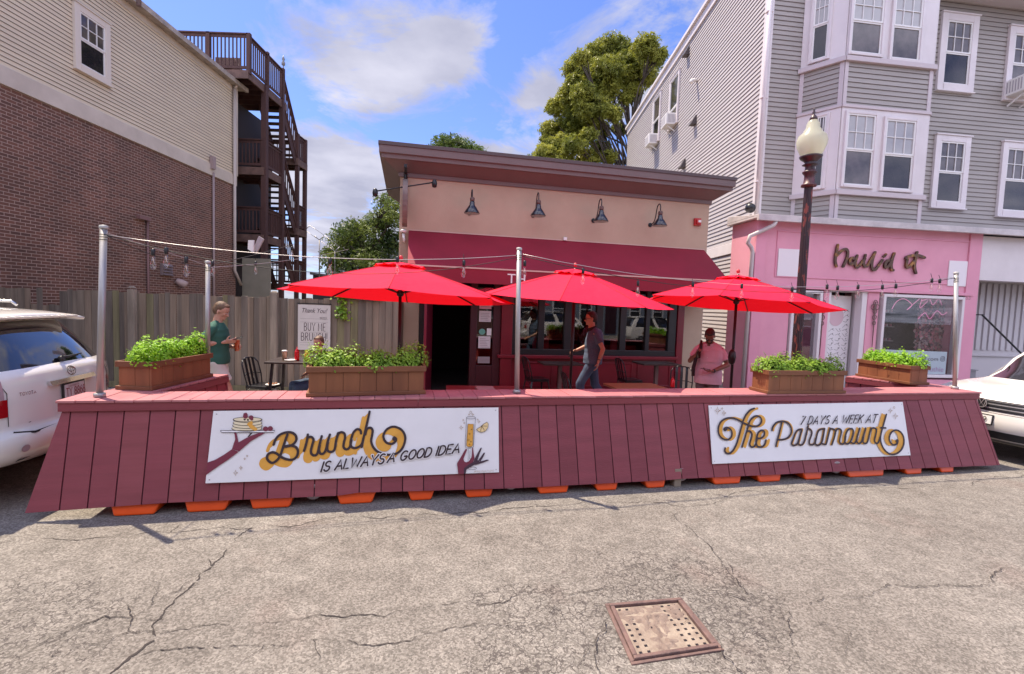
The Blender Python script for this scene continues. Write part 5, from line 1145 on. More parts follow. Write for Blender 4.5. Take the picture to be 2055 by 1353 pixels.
for i in range(n_+1):
    for j in range(n_+1):
        u,v=i/n_,j/n_;b=max(0,1-((u-.45)/.22)**2)*min(1,max(0,(v-.2)*4))+max(0,1-((v-.2)/.25)**2)*.9
        H_[i][j]=.004+.012*min(1.2,b)*max(0,.45+MN.noise(Vector((u*13,v*13,1)))*1.1+MN.noise(Vector((u*5,v*5,4)))*.6)-.0025
for i in range(n_):
    for j in range(n_):
        f=lambda a,b:quadp(t2+(1-2*t2)*a/n_,t2+(1-2*t2)*b/n_,H_[a][b]);m.face([f(i,j),f(i+1,j),f(i+1,j+1),f(i,j+1)])
m.sm=[True]*len(m.f);build('mud',m,MUD,dc)
# ================= FENCE =================
FY=9.1
FW1=mat('weathered_fence',(.26,.205,.155),.9,(.14,.11,.085),5,detail=8,bump=.5,bscale=40,stretch=(1.6,1.6,.12))
fe=empty('board_fence',(-6.,FY,.13),'weathered grey board fence behind the patio, from the brick building to the restaurant','fence')
random.seed(21)
x=-14.;i=0;pal=[]
FM=[FW1,mat('fence_warm',(.28,.21,.155),.9,(.155,.115,.082),5,detail=8,bump=.5,bscale=40,stretch=(1.6,1.6,.12)),mat('fence_dark',(.19,.155,.125),.9,(.10,.08,.065),5,detail=8,bump=.5,bscale=40,stretch=(1.6,1.6,.12)),mat('fence_mossy',(.24,.21,.115),.9,(.13,.115,.065),5,detail=8,bump=.5,bscale=40,stretch=(1.6,1.6,.12))]
m=MB()
while x<-2.34:
    w=random.uniform(.088,.145);h=1.98+random.uniform(-.03,.02)+( .0);o=random.uniform(-.006,.006);tl=random.uniform(-.006,.006)
    if -9.0<x<-8.6 and random.random()<.45 or -9.2<x<-9.08: h-=.28
    m.hexa([(x,FY+o,.15),(x+w,FY+o,.15),(x+w,FY+o+.02,.15),(x,FY+o+.02,.15),(x+tl,FY+o,h),(x+w+tl,FY+o,h+random.uniform(-.006,.006)),(x+w+tl,FY+o+.02,h),(x+tl,FY+o+.02,h)],random.choices([0,1,2,3],[4,3,3,1.2])[0])
    x+=w+random.uniform(.004,.011)
m.box(-2.34,-2.16,FY+.03,FY+.36,.15,1.97,0);build('fence_board',m,FM,fe)
for px in (270,553): 
    p=ony(px,640,FY);m=MB();m.box(p.x-.065,p.x+.065,FY-.09,FY-.012,.13,2.06 if px>400 else 2.03,0);m.hexa([(p.x-.065,FY-.09,2.06),(p.x+.065,FY-.09,2.06),(p.x+.065,FY-.012,2.06),(p.x-.065,FY-.012,2.06),(p.x-.03,FY-.07,2.09),(p.x+.03,FY-.07,2.09),(p.x+.03,FY-.03,2.09),(p.x-.03,FY-.03,2.09)],0);build('fence_post',m,mat('post_wood',(.33,.27,.21),.9,(.19,.155,.12),6,bump=.4,stretch=(1,1,.15)),fe,bevel=.006)
m=MB();m.box(-10,-2.35,FY-.035,FY-.008,.15,.27);build('kick_board',m,FM[3],fe)
# ================= POLES AND STRING LIGHTS =================
def pole(name,px,yt,yb,zb_,lab,r=.027,top=None):
    b=onz(px[0],yb,zb_);t=top or ony(px[1],yt,b.y);m=MB();m.tube([b,t],r,14);o=empty('metal_pole',b,lab,'pole','galvanised poles carrying the lights')
    build('tube',m,STEEL,o);m=MB();m.lathe([(r+.004,-.01),(r+.006,.0),(r+.004,.018),(.01,.024)],t,12);build('cap',m,mat('pole_cap',(.4,.4,.38),.5),o)
    m=MB();m.lathe([(r+.018,0),(r+.018,.035),(r+.003,.04)],b+Vector((0,0,.001)),12);build('collar',m,STEEL,o)
    m=MB();d=(t-b);
    for k in (.93,.945,.96): m.tube([b+d*k+Vector(((r+.003)*math.cos(a),(r+.003)*math.sin(a),0)) for a in [i*.7 for i in range(10)]],.003,4)
    build('wire_wrap',m,BLACK,o)
    return t
p1=pole('a',(200,208),457,797,1.0,'tallest galvanised pole, at the left front corner of the barrier',.028)
p2=pole('b',(417,417),527,755,1.0,'galvanised pole on the left return, in front of the man in green',.026)
p3=pole('c',(1037,1042),501,789,1.0,'galvanised pole in the middle of the barrier, in front of the windows',.027)
p4=pole('d',(1916,1919),549,781,1.0,'galvanised pole at the right end of the barrier, by the white car',.026)
CAB=mat('black_cable',(.02,.016,.016),.6);CABL=mat('steel_cable',(.45,.42,.42),.4,metal=.5)
BULBG=glass_mat('bulb_glass',(.95,.93,.92),1.45,.05)
sl=empty('light_string',p3,'strings of black cable with clear bulbs slung between the poles','string lights')
def cable(a,b,sag,mt,r=.005,n=14,name='cable'):
    pts=[a.lerp(b,i/n)-Vector((0,0,sag*4*(i/n)*(1-i/n))) for i in range(n+1)];m=MB();m.tube(pts,r,6);build(name,m,mt,sl);return pts
k_=Vector((0,0,-.06))
far1=ony(592,489,8.3)
c0=cable(p1+k_,p3+k_,.12,CABL,.0035);cable(p1+k_,p3+k_+Vector((0,0,-.02)),.26,CAB,.004)
cable(p1+k_,p2+k_,.05,CAB,.004);cable(p1+k_*.6,p2+k_*.6,.0,CABL,.0025)
cable(p2+k_*.5,far1,.02,CAB,.0045)
far2=RW.P(.0,.05,3.3);cable(p2+k_,onpl(700,500,RW.P(0,0,0),RW.n),.05,CABL,.003)
cable(p3+k_,p4+k_,.30,CAB,.0045);cable(p3+k_*.7,p4+k_*.8,.24,CABL,.0035)
rA=RW.P(a1,po,2.95);pU=None
bulbs=[(334,500,538,'p1'),(308,508,541,'p1'),(374,527,556,'p1'),(427,532,555,'p2'),(513,510,551,'f'),(586,500,517,'f'),(662,531,556,'c'),(797,527,552,'c'),(930,518,558,'c'),(1052,523,558,'d'),(1169,541,572,'d'),(1279,566,596,'d'),(1389,568,597,'d'),(1487,568,600,'d'),(1588,575,606,'d'),
 (1658,570,600,'d'),(1679,570,602,'d'),(1720,574,600,'d'),(1769,570,600,'d'),(1796,570,598,'d'),(1868,557,586,'d'),(1884,560,587,'d')]
def depth_on(a,b,px): # depth where the vertical plane through a-b is seen at column px
    A=Vector((a.x,a.y,0));B=Vector((b.x,b.y,0));d=(B-A).normalized();n=Vector((d.y,-d.x,0));return lambda y:onpl(px,y,A,n)
for i,(px,yt,yb,w) in enumerate(bulbs):
    A,B={'p1':(p1,p2),'p2':(p2,far1),'f':(p2,far1),'c':(p1,p3),'d':(p3,p4)}[w];f=depth_on(A,B,px)
    if w=='p1' : 
        f=depth_on(p1,p3,px)
    bot=f(yb);tp=bot+Vector((0,0,.19));up_=f(yt-8)
    m=MB();m.tube([up_,tp],.003,5);m.lathe([(.012,0),(.017,.01),(.017,.055),(.008,.065)],tp-Vector((0,0,.065)),12);b_=build('bulb_socket',m,BLACK,sl)
    m=MB();m.lathe([(.003,0),(.018,.012),(.026,.035),(.026,.055),(.016,.09),(.013,.115)],bot,12);g=build('bulb',m,BULBG,b_)
    m=MB();m.tube([bot+Vector((0,0,.11)),bot+Vector((.006,0,.05)),bot+Vector((-.006,0,.05)),bot+Vector((0,0,.11))],.0012,4);build('filament',m,mat('filament_orange',(.5,.25,.12),.4),b_)
# white flood fixture on the wooden deck post
q=ony(497,507,8.2);tm=empty('paddle_light',q,'white two-panel floodlight hanging where the cables cross','floodlight')
m=MB();a=ony(498,482,8.2);b=ony(509,482,8.2);c=ony(508,507,8.2);d=ony(497,500,8.2);n=Vector((0,.03,0));m.hexa([d,c,b,a,d+n,c+n,b+n,a+n]);build('white_panel',m,WHITEP,tm)
m=MB();a=ony(519,474,8.25);b=ony(529,480,8.25);c=ony(515,507,8.25);d=ony(506,503,8.25);m.hexa([d,c,b,a,d+n,c+n,b+n,a+n]);build('grey_panel',m,mat('grey_plate',(.35,.3,.31),.5),tm)
# ================= UMBRELLAS =================
UFAB=fabric_mat('red_umbrella_canvas',(.85,.014,.06),(.9,.006,.012),.24)
UDK=mat('umbrella_pole',(.028,.016,.018),.4,metal=.3)
def umbrella(cx,cy,zr,zt,R,rot,lab,zb=.0,tl=(0,0)):
    u=empty('patio_umbrella',(cx,cy,zb),lab,'umbrella','red patio umbrellas');n=8;sub=7
    def pt(k,t): # radial edge k, t=0 top..1 rim
        a=rot+2*math.pi*k/n;return Vector((cx+R*t*math.cos(a),cy+R*t*math.sin(a),zt+(zr-zt)*(t**1.12)-tl[0]*R*t*math.sin(a)-tl[1]*R*t*math.cos(a)))
    m=MB();m.smooth=False;m2=MB()
    t0=.13
    for k in range(n):
        for j in range(sub):
            for h in range(6):
                def gp(u_,t):
                    a=pt(k,t);b=pt(k+1,t);p=a.lerp(b,u_);sg=4*u_*(1-u_);p.z-=.045*sg*t*R*.5*(.4+.6*(1-t));
                    c=Vector((cx,cy,p.z));p=c+(p-c)*(1-.045*sg*t);return p
                u0,u1=h/6,(h+1)/6;ta=t0+(1-t0)*j/sub;tb=t0+(1-t0)*(j+1)/sub
                m.face([gp(u0,ta),gp(u0,tb),gp(u1,tb),gp(u1,ta)])
    # weld
    key={};nv=[];mp=[]
    for v in m.v:
        kk=(round(v[0],4),round(v[1],4),round(v[2],4))
        if kk not in key: key[kk]=len(nv);nv.append(v)
        mp.append(key[kk])
    m.v=nv;m.f=[tuple(mp[i] for i in f) for f in m.f];
    c=build('canopy',m,UFAB,u)
    for k in range(n):
        m=MB();m.tube([pt(k,t)+Vector((0,0,.003)) for t in (.12,.3,.5,.7,.85,1.)],.0035,5);build('seam',m,mat('umbrella_seam',(.45,.01,.025),.8),c)
    # wind vent on top
    m=MB();T=.23
    for k in range(n):
        for h in range(4):
            u0,u1=h/4,(h+1)/4
            def vp(u_,t):
                a=pt(k,t);b=pt(k+1,t);p=a.lerp(b,u_);p.z+=.022+.02*math.sin(u_*math.pi)*(t/T)+ .012*math.sin(u_*13+k*2.1)*(t/T);return p
            m.face([vp(u0,.0001),vp(u0,T),vp(u1,T),vp(u1,.0001)])
    build('vent_flap',m,UFAB,u)
    m=MB();m.lathe([(.02,0),(.028,.02),(.022,.05),(.0,.06)],(cx,cy,zt+.05),10);build('finial',m,mat('finial_red',(.5,.02,.03),.4),u)
    m=MB();m.tube([(cx,cy,zb),(cx,cy,zt+.03)],.021,12);build('pole',m,UDK,u)
    m=MB();m.lathe([(.02,0),(.045,.02),(.045,.07),(.02,.09)],(cx,cy,zr-.0),12);m.lathe([(.02,0),(.04,.01),(.04,.05),(.02,.06)],(cx,cy,zt-.1),12);build('runner_hub',m,UDK,u)
    for k in range(n):
        m=MB();a=pt(k,.06)-Vector((0,0,.02));b=pt(k,.985)-Vector((0,0,.012));m.bar(a,b,.012,.018);rb=build('rib',m,UDK,u)
        m=MB();m.bar(Vector((cx,cy,zr+.04)),pt(k,.42)-Vector((0,0,.03)),.009,.014);build('strut',m,UDK,rb)
    m=MB();m.lathe([(.0,0),(.24,.0),(.25,.03),(.07,.05),(.04,.12),(.035,.3)],(cx,cy,zb+.002),24);build('base',m,UDK,u)
    return u
# height/place from the picture: rims at eye height, poles behind the barrier
def uplace(px,Y,ytop,yrim): 
    c=ony(px,600,Y);return c.x,Y,ony(px,yrim,Y).z,ony(px,ytop,Y).z
x,y,zr,zt=uplace(803,6.35,520,592);umbrella(x,y,2.03,zt-.06,1.54,rad(9),'left red umbrella, over the wooden planter in front of the fence banner',tl=(.045,.02))
x,y,zr,zt=uplace(1152,7.1,534,604);umbrella(x,y,2.07,zt-.06,1.42,rad(-14),'middle red umbrella, over the walking man in the grey shirt',.13,(-.03,.05))
x,y,zr,zt=uplace(1478,7.5,548,609);umbrella(x,y,2.11,zt-.05,1.43,rad(12),'right red umbrella, between the man in pink and the pink shop',.13,(.035,.06))
m=MB();p=onz(1468,745,0.);q=ony(1468,722,8.0);m.lathe([(.01,-.12),(.045,-.09),(.06,0),(.05,.08),(.01,.13)],ony(1469,717,7.47),14);tag(build('umbrella_strap_bag',m,UDK),'dark pouch tied round the pole of the right umbrella','pouch')
# ================= PLANTERS =================
CED=wood_mat('cedar_boards',(.27,.10,.042),(.16,.055,.024),'z',1.6,.25,.6,8)
CEDT=wood_mat('cedar_trim',(.21,.078,.033),(.14,.048,.022),'x',1.6,.2,.6,8)
LEAF=leaf_mat('planter_leaf',(.17,.40,.02),(.34,.60,.04),.35,9);LEAFS=leaf_mat('planter_leaf_dull',(.15,.30,.03),(.31,.48,.06),.35,9)
def planter(c,th,L_,D_,H_,lab,leaf,seed,nleaf=2600,top=.17,spread=.06):
    """box planter: c = centre of base"""
    w=Wall((c.x,c.y),th);z=c.z;p=empty('planter_box',c,lab,'planter','wooden planters on the barrier cap')
    n=max(3,round(L_/.165));m=MB();t=.02
    for sd in (1,-1):
        for i in range(n): m.wbox(w,-L_/2+L_*i/n+.0015,-L_/2+L_*(i+1)/n-.0015,sd*D_/2-(t if sd>0 else 0),sd*D_/2+(t if sd<0 else 0),z+.0,z+H_)
    k=max(2,round(D_/.165))
    for sd in (1,-1):
        for i in range(k): m.wbox(w,sd*L_/2-(t if sd>0 else -.0),sd*L_/2+(t if sd<0 else .0),-D_/2+t+(D_-2*t)*i/k+.0015,-D_/2+t+(D_-2*t)*(i+1)/k-.0015,z,z+H_)
    build('side_boards',m,CED,p,bevel=.0025)
    m=MB();r=.022
    for (zz0,zz1) in ((z+H_-.045,z+H_+.012),(z+.001,z+.038)):
        m.wbox(w,-L_/2-r,L_/2+r,D_/2,D_/2+r,zz0,zz1);m.wbox(w,-L_/2-r,L_/2+r,-D_/2-r,-D_/2,zz0,zz1);m.wbox(w,-L_/2-r,-L_/2,-D_/2,D_/2,zz0,zz1);m.wbox(w,L_/2,L_/2+r,-D_/2,D_/2,zz0,zz1)
    build('trim_rail',m,CEDT,p,bevel=.004)
    m=MB();m.wbox(w,-L_/2+t,L_/2-t,-D_/2+t,D_/2-t,z+.02,z+H_-.03);build('soil',m,mat('soil',(.04,.03,.022),.95,bump=.6,bscale=60),p)
    random.seed(seed);nb=int(L_/.15)+2
    blobs=[(random.uniform(-L_/2+.04,L_/2-.04) if i>=nb else -L_/2+L_*(i+.5)/nb,random.uniform(-D_*.28,D_*.28),random.uniform(.55,1.15)) for i in range(nb+5)]
    f=MB();st=MB()
    for i in range(nleaf):
        bx,by,bh=random.choice(blobs);a=random.random()*6.283;el=random.random();rr=random.uniform(.75,1.1) if random.random()<.8 else random.uniform(.2,.8)
        ph=math.acos(el);hx=.14*rr*math.sin(ph)*math.cos(a);hy=(.11)*rr*math.sin(ph)*math.sin(a);hz=(top*bh)*rr*math.cos(ph)-.02
        if random.random()<.05: hz+=random.uniform(.01,.06)
        s_=max(-L_/2-spread,min(L_/2+spread,bx+hx));o_=max(-D_/2-spread,min(D_/2+spread,by+hy));base=w.P(s_,o_,z+H_+hz)
        if random.random()<.05 and abs(o_)>D_/2-.04: base.z-=random.uniform(.02,.07);base+=w.n*(.03 if o_>0 else -.03)
        nd=Vector((hx*2+random.gauss(0,.06),hy*2+random.gauss(0,.06),hz+.05+random.gauss(0,.05))).normalized()
        nd=(w.d*nd.x+w.n*nd.y+Vector((0,0,nd.z+.25))).normalized()
        t1=nd.orthogonal().normalized();t1=(t1*math.cos(a)+nd.cross(t1)*math.sin(a));t2=nd.cross(t1);sz=random.uniform(.010,.019)
        f.face([base-t1*sz*1.3,base-t2*sz*.75+t1*sz*.1,base+t1*sz*1.3+nd*sz*.4,base+t2*sz*.75+t1*sz*.1])
        if i%25==0:
            e=base+nd*random.uniform(.02,.06);st.tube([w.P(bx,by,z+H_-.03),base,e],.0018,4)
            for k_ in range(4):
                b2=base.lerp(e,k_/3);v=Vector((random.uniform(-1,1),random.uniform(-1,1),.5)).normalized()*.012;x=v.cross(nd).normalized()*.006;f.face([b2,b2+v*.5+x,b2+v,b2+v*.5-x])
    build('foliage',f,leaf,p);build('stems',st,mat('green_stem',(.12,.18,.04),.7),p)
    return p
# corners measured on the cap (z=1.0)
c1=onz(875,790,1.003) if False else None
a=onz(613,797,1.003);b=onz(855,791,1.003);d_=(b-a);pl_th=math.atan2(d_.y,d_.x);cc=(a+b)/2+Vector((-math.sin(pl_th),math.cos(pl_th),0))*.17
H1=(797-735)/960*(a.y)*.98
planter(cc,pl_th,(b-a).length-.05,.31,.285,'longest wooden planter, in front of the door, with low green shrubs',LEAFS,1,5200,.22)
a=onz(234,782,1.006);b=onz(312,782.5,1.006);c=onz(413,757,1.006)
planter(Vector((-3.69,5.12,1.006)),rad(90),.92,.32,.27,'wooden planter with the brightest green shrubs, on the left return behind the tall pole',LEAF,2,4800,.24)
a=onz(1514,790,1.003);b=onz(1698,789.5,1.003);d_=(b-a);t_=math.atan2(d_.y,d_.x)
cc=(a+b)/2+Vector((-math.sin(t_),math.cos(t_),0))*.17
planter(Vector((3.655,6.045,1.003)),rad(12.8),1.12,.28,.275,'wooden planter in front of the lamp post with dull green shrubs',LEAFS,3,4200,.20)
a=onz(1716,755,1.006);b=onz(1812,772,1.006);c=onz(1862,768,1.006)
planter(Vector((6.0,7.52,1.006)),rad(-81.5),.90,.30,.27,'wooden planter on the right return, in front of the salon window',LEAF,4,4000,.22)
# ================= LAMP POST =================
LY=9.0
b_=ony(1600,690,LY);LX=b_.x+.0
lp=empty('street_lamp',(LX,LY,.13),'tall rusty red street lamp post with a yellowed acorn globe','street lamp')
zt=lambda y,px=1616:ony(px,y,LY).z
RUSTP=mat('peeling_red_pole',(.028,.012,.016),.55,(.20,.045,.035),14,detail=8,bump=.6,bscale=30,stretch=(1,1,.3),contrast=(.555,.575))
m=MB();ztop=zt(378);R_=.085
n=16;zs=[.13,.45,.5,.62,.75,1.2,2.2,3.4,ztop+.02];rs_=[.22,.22,.18,.16,.10,.082,.078,.073,.07]
for (za_,ra_),(zb_,rb_) in zip(zip(zs,rs_),zip(zs[1:],rs_[1:])):
    for k in range(n*2):
        def q(kk,z,r): a=2*math.pi*kk/(n*2);r2=r*(1 if kk%2 else .9);return (LX+r2*math.cos(a),LY+r2*math.sin(a),z)
        m.face([q(k,za_,ra_),q(k+1,za_,ra_),q(k+1,zb_,rb_),q(k,zb_,rb_)])
build('post',m,RUSTP,lp)
IRON=mat('lamp_black_iron',(.025,.014,.018),.4,(.06,.025,.025),8)
m=MB();g=ztop-.25
z_=zt(330)
pr=[(.085,0),(.13,.015),(.125,.05),(.09,.07),(.085,.22),(.12,.26),(.12,.28),(.09,.31)];m.lathe(pr,(LX,LY,zt(376)),22)
build('post_collar',m,mat('lamp_red_iron',(.11,.025,.03),.45,(.04,.018,.02),8),lp)
z1_=zt(352);hh=zt(314)-z1_
m=MB();m.lathe([(.08,0),(.09,.18*hh),(.08,.42*hh),(.09,.5*hh),(.135,.56*hh),(.085,.64*hh),(.10,.72*hh),(.175,.9*hh),(.19,hh),(.165,1.03*hh)],(LX,LY,z1_),26);build('fitter',m,IRON,lp)
zg=zt(316);zgt=zt(239);hg=zgt-zg
GLB=new_mat('acorn_globe');gm_,gt,go=GLB;gn=gt.nodes;gl=gt.links
pb_=gn.new('ShaderNodeBsdfPrincipled');pb_.inputs['Base Color'].default_value=(.64,.64,.52,1);pb_.inputs['Roughness'].default_value=.25
tl=gn.new('ShaderNodeBsdfTranslucent');tl.inputs[0].default_value=(.76,.75,.60,1);mx_=gn.new('ShaderNodeMixShader');mx_.inputs[0].default_value=.6;gl.new(pb_.outputs[0],mx_.inputs[1]);gl.new(tl.outputs[0],mx_.inputs[2])
tr=gn.new('ShaderNodeBsdfTransparent');mx3=gn.new('ShaderNodeMixShader');mx3.inputs[0].default_value=.18;gl.new(mx_.outputs[0],mx3.inputs[1]);gl.new(tr.outputs[0],mx3.inputs[2]);gl.new(mx3.outputs[0],go.inputs[0])
m=MB();m.lathe([(.14,0),(.19,.12*hg),(.24,.30*hg),(.252,.43*hg),(.228,.56*hg),(.155,.66*hg),(.145,.71*hg),(.115,.77*hg),(.105,.88*hg),(.075,.96*hg),(.05,hg)],(LX,LY,zg),32);build('globe',m,gm_,lp)
m=MB();m.lathe([(.05,0),(.055,.12),(.02,.2),(.02,.3)],(LX,LY,zg+.0),14);build('lamp_bulb',m,mat('bulb_dull',(.35,.3,.2),.3),lp)
m=MB();m.lathe([(.07,-.02),(.06,.03),(.03,.07),(.012,.09),(.03,.12),(.012,.15),(.018,.17),(.003,.21)],(LX,LY,zgt),16);build('finial',m,IRON,lp)
# ================= TABLES, CHAIRS =================
CHM=mat('black_tolix',(.018,.018,.022),.3,metal=.5,coat=.3)
def make_chair():
    r=empty('metal_chair',(0,0,0),'black metal cafe chair','chair','black metal cafe chairs')
    m=MB();s=.18;m.hexa([(-s,-s,.44),(s,-s,.44),(s,s,.44),(-s,s,.44),(-s,-s,.455),(s,-s,.455),(s,s,.455),(-s,s,.455)]);m.box(-.185,.185,-.185,-.17,.40,.45);m.box(-.185,.185,.17,.185,.40,.45);m.box(-.185,-.17,-.17,.17,.40,.45);m.box(.17,.185,-.17,.17,.40,.45);build('seat',m,CHM,r,bevel=.008)
    for sx_ in (-1,1):
        for sy in (-1,1):
            m=MB();a=Vector((sx_*.165,sy*.165,.44));b=Vector((sx_*.225,sy*.225,.0))
            m.bar(a,b,.035,.014,up=(sx_,sy,0));build('leg',m,CHM,r,bevel=.003)
    for sx_ in (-1,1):
        m=MB();m.tube([(sx_*.17,-.17,.45),(sx_*.185,-.20,.6),(sx_*.18,-.25,.78),(sx_*.13,-.275,.85)],.011,8);build('back_post',m,CHM,r)
    m=MB();m.tube([(-.13,-.275,.85),(-.05,-.285,.868),(.05,-.285,.868),(.13,-.275,.85)],.011,8);m.tube([(-.185,-.2,.6),(-.1,-.235,.62),(.1,-.235,.62),(.185,-.2,.6)],.008,6);build('top_rail',m,CHM,r)
    m=MB()
    for x in (-.085,0,.085): m.hexa([(x-.022,-.185,.45),(x+.022,-.185,.45),(x+.022,-.178,.45),(x-.022,-.178,.45),(x-.022,-.285,.86),(x+.022,-.285,.86),(x+.022,-.278,.86),(x-.022,-.278,.86)])
    build('splat',m,CHM,r)
    for sy in (-1,1):
        m=MB();m.tube([(.2*math.cos(t)*.95,sy*.195,.2+.2*math.sin(t)) for t in [math.pi*i/10 for i in range(11)]],.007,6);build('stretcher',m,CHM,r)
    return r
ch0=make_chair();first=[True]
def place_chair(x,y,rz_,lab,z=.13):
    o=ch0 if first[0] else copy_tree(ch0);first[0]=False;o.location=(x,y,z);o.rotation_euler=(0,0,rz_);o['label']=lab
G=lambda px,py,z=.13:onz(px,py,z)
p=ony(530,740,7.55);place_chair(p.x,7.55,rad(-100),'black metal chair with a white plate on it, in front of the fence')
p=ony(1078,740,9.3);place_chair(p.x,p.y,rad(-70),'black metal chair under the left end of the restaurant window, right of the middle pole')
p=ony(1265,740,9.6);place_chair(p.x,p.y,rad(-75),'black metal chair right of the walking man, under the window')
p=ony(1367,765,8.2);place_chair(p.x,p.y,rad(160),'black metal chair behind the ketchup bottle, left of the man in pink')
p=ony(1165,775,7.2);place_chair(p.x,p.y,rad(-80),"black metal chair in front of the walking man's legs")
p=ony(1000,790,8.6);
TBL=mat('dark_brown_table',(.045,.028,.022),.4,(.03,.018,.015),6);TBW=wood_mat('honey_table_top',(.33,.17,.09),(.24,.11,.05),'x',1.5,.15,.35)
def table(c,th,Lx,Ly,h,lab,mt=TBL,leg='post',z0=.13,t=.03):
    w=Wall((c.x,c.y),th);r=empty('patio_table',(c.x,c.y,z0),lab,'table','patio tables');m=MB();m.wbox(w,-Lx/2,Lx/2,-Ly/2,Ly/2,h-t,h);build('table_top',m,mt,r,bevel=.005)
    if leg=='post':
        m=MB();m.wbox(w,-.035,.035,-.035,.035,z0+.02,h-t);build('leg',m,mat('taupe_leg',(.17,.13,.12),.5),r);m=MB();m.wbox(w,-.3,.3,-.03,.03,z0,z0+.025);m.wbox(w,-.03,.03,-.3,.3,z0,z0+.0248);build('base',m,BLKMET,r)
    else:
        for a in (-1,1):
            for b in (-1,1):
                m=MB();m.bar(w.P(a*(Lx/2-.09),b*(Ly/2-.09),h-t),w.P(a*(Lx/2-.03),b*(Ly/2-.03),z0),.05,.03,up=w.d);build('leg',m,BLKMET,r)
    return r
p=ony(603,722,7.35);zt_=p.z;tb1=table(Vector((p.x,7.35,0)),rad(8),.82,.7,zt_,'dark table by the fence with drinks, ketchup and mustard on it',TBL,'four')
T1=Vector((p.x,7.35,zt_))
for (px0,px1,Y,yy,lab) in [(1085,1168,9.35,729,'narrow table under the restaurant window, left of the walking man'),(1282,1365,9.75,729,'narrow table under the restaurant window, right end')]:
    a=ony(px0,yy,Y);b=ony(px1,yy,Y);table(Vector(((a.x+b.x)/2,Y+.2,0)),.2,(b-a).length,.55,a.z+.0,lab,TBL,'post')
a=onz(1217,773,.88)
def flat_table(px,py,z,Lx,Ly,lab,mt,th=.23): c=onz(px,py,z);return table(c,th,Lx,Ly,z,lab,mt,'post'),c
t3,c3=flat_table(1283,777,.885,.78,.72,'honey brown table behind the barrier with the ketchup bottle by it',TBW)
t4,c4=flat_table(972,782,.90,.95,.6,'low maroon table top behind the barrier, in front of the restaurant door',mat('maroon_table',(.17,.03,.035),.35),.15)
m=MB();cn=c4+Vector((.02,-.1,.001));ww=Wall((cn.x,cn.y),.2);m.wbox(ww,-.11,.11,-.17,.1,.90,.935);m.wbox(ww,-.03,.03,.101,.104,.91,.92,1);tag(build('napkin_box',m,[mat('napkin_box_grey',(.32,.22,.22),.4),BLACK],bevel=.004),'small grey napkin box on the maroon table before the door','napkin box')
# table top things
def bottle(c,h,r,mt,lab,cat,capm=None,name='squeeze_bottle'):
    o=empty(name,c,lab,cat);m=MB();m.lathe([(r,0),(r*1.02,h*.1),(r,h*.62),(r*.7,h*.74)],c,16);build('bottle_body',m,mt,o);m=MB();m.lathe([(r*.72,h*.74),(r*.7,h*.8),(r*.2,h*.84),(r*.12,h)],c,12);build('cap',m,capm or mt,o);return o
KET=mat('ketchup_red',(.55,.008,.015),.3)
bottle(T1+Vector((-.0,-.12,.0)),.21,.033,KET,'red ketchup squeeze bottle on the table by the fence','bottle')
bottle(Vector((c3.x+.50,c3.y+.1,.885)),.15,.03,KET,'red ketchup bottle behind the barrier, beside the honey brown table','bottle')
bottle(T1+Vector((.14,-.10,.0)),.17,.032,mat('mustard_yellow',(.6,.32,.03),.35),'yellow mustard bottle on the table by the fence','bottle')
m=MB();c=T1+Vector((-.2,-.1,.0));m.lathe([(.03,0),(.037,.13),(.039,.135)],c,14);o=empty('iced_coffee',c,'clear plastic cup of iced coffee on the table by the fence','cup');build('cup',m,mat('coffee_pale',(.42,.22,.12),.2,(.5,.35,.25),20),o);m=MB();m.lathe([(.041,.133),(.041,.142),(.03,.15)],c,14);build('lid',m,WHITEP,o)
m=MB();c=T1+Vector((-.08,-.15,.001));m.lathe([(.05,0),(.09,.012),(.092,.014)],c,18);tag(build('side_plate',m,WHITEP),'small white plate between cup and ketchup on the table by the fence','plate')
p=ony(552,742,7.4);m=MB();m.lathe([(.05,0),(.1,.015),(.102,.018)],(p.x-.04,7.4,.6),18);o=tag(build('food_plate',m,WHITEP),'white plate with food lying on the black chair by the fence','plate')
m=MB();random.seed(4)
for i in range(6): m.lathe([(.0,0),(.022,.005),(.02,.02),(.0,.028)],(p.x-.04+random.uniform(-.05,.05),7.4+random.uniform(-.05,.05),.616),8)
build('food',m,mat('toast_brown',(.42,.18,.08),.7),o)
# ================= BANNER ON THE FENCE =================
BN=Wall((ony(598,650,FY-.05).x,FY-.05),0)
bq=lambda x,y:BN.q(x,y)
z0_=bq(630,703)[1];z1_=bq(630,612)[1];wd=bq(663,650)[0]
bn=empty('fence_banner',BN.P(wd/2,0,z0_),'white banner on the fence reading Thank You, buy me brunch!','banner')
m=MB();m.wbox(BN,0,wd,-.004,.002,z0_,z1_);build('banner_sheet',m,mat('banner_white',(.62,.58,.54),.7,(.57,.53,.49),3),bn)
m=MB();m.wbox(BN,-.02,wd+.02,-.01,.006,z1_+.012,z1_+.03);m.bar(BN.P(.02,0,z1_),BN.P(.0,0,z1_+.03),.008,.008);m.bar(BN.P(wd-.02,0,z1_),BN.P(wd,0,z1_+.03),.008,.008);build('banner_rail',m,BLACK,bn)
INK=mat('banner_ink',(.05,.03,.035),.7);pn=wpanel(BN,.002);m=MB()
text_mesh('lettering','Thank You!',.125,INK,BN,bn,.0005,(.06,bq(630,628)[1]),.004,font_shear=.35,scx=.82)
write(pn,m,'BUY ME',.12,bq(630,664)[1],.145,.012,gap=.18,wx=.54);write(pn,m,'BRUNCH!',.065,bq(630,684)[1],.145,.012,gap=.18,wx=.60)
for y in (640,647,667,688,693): a,z=bq(630,y);pn.stroke(m,[(.04,z),(wd-.04,z)],.0022,.001,cap=False)
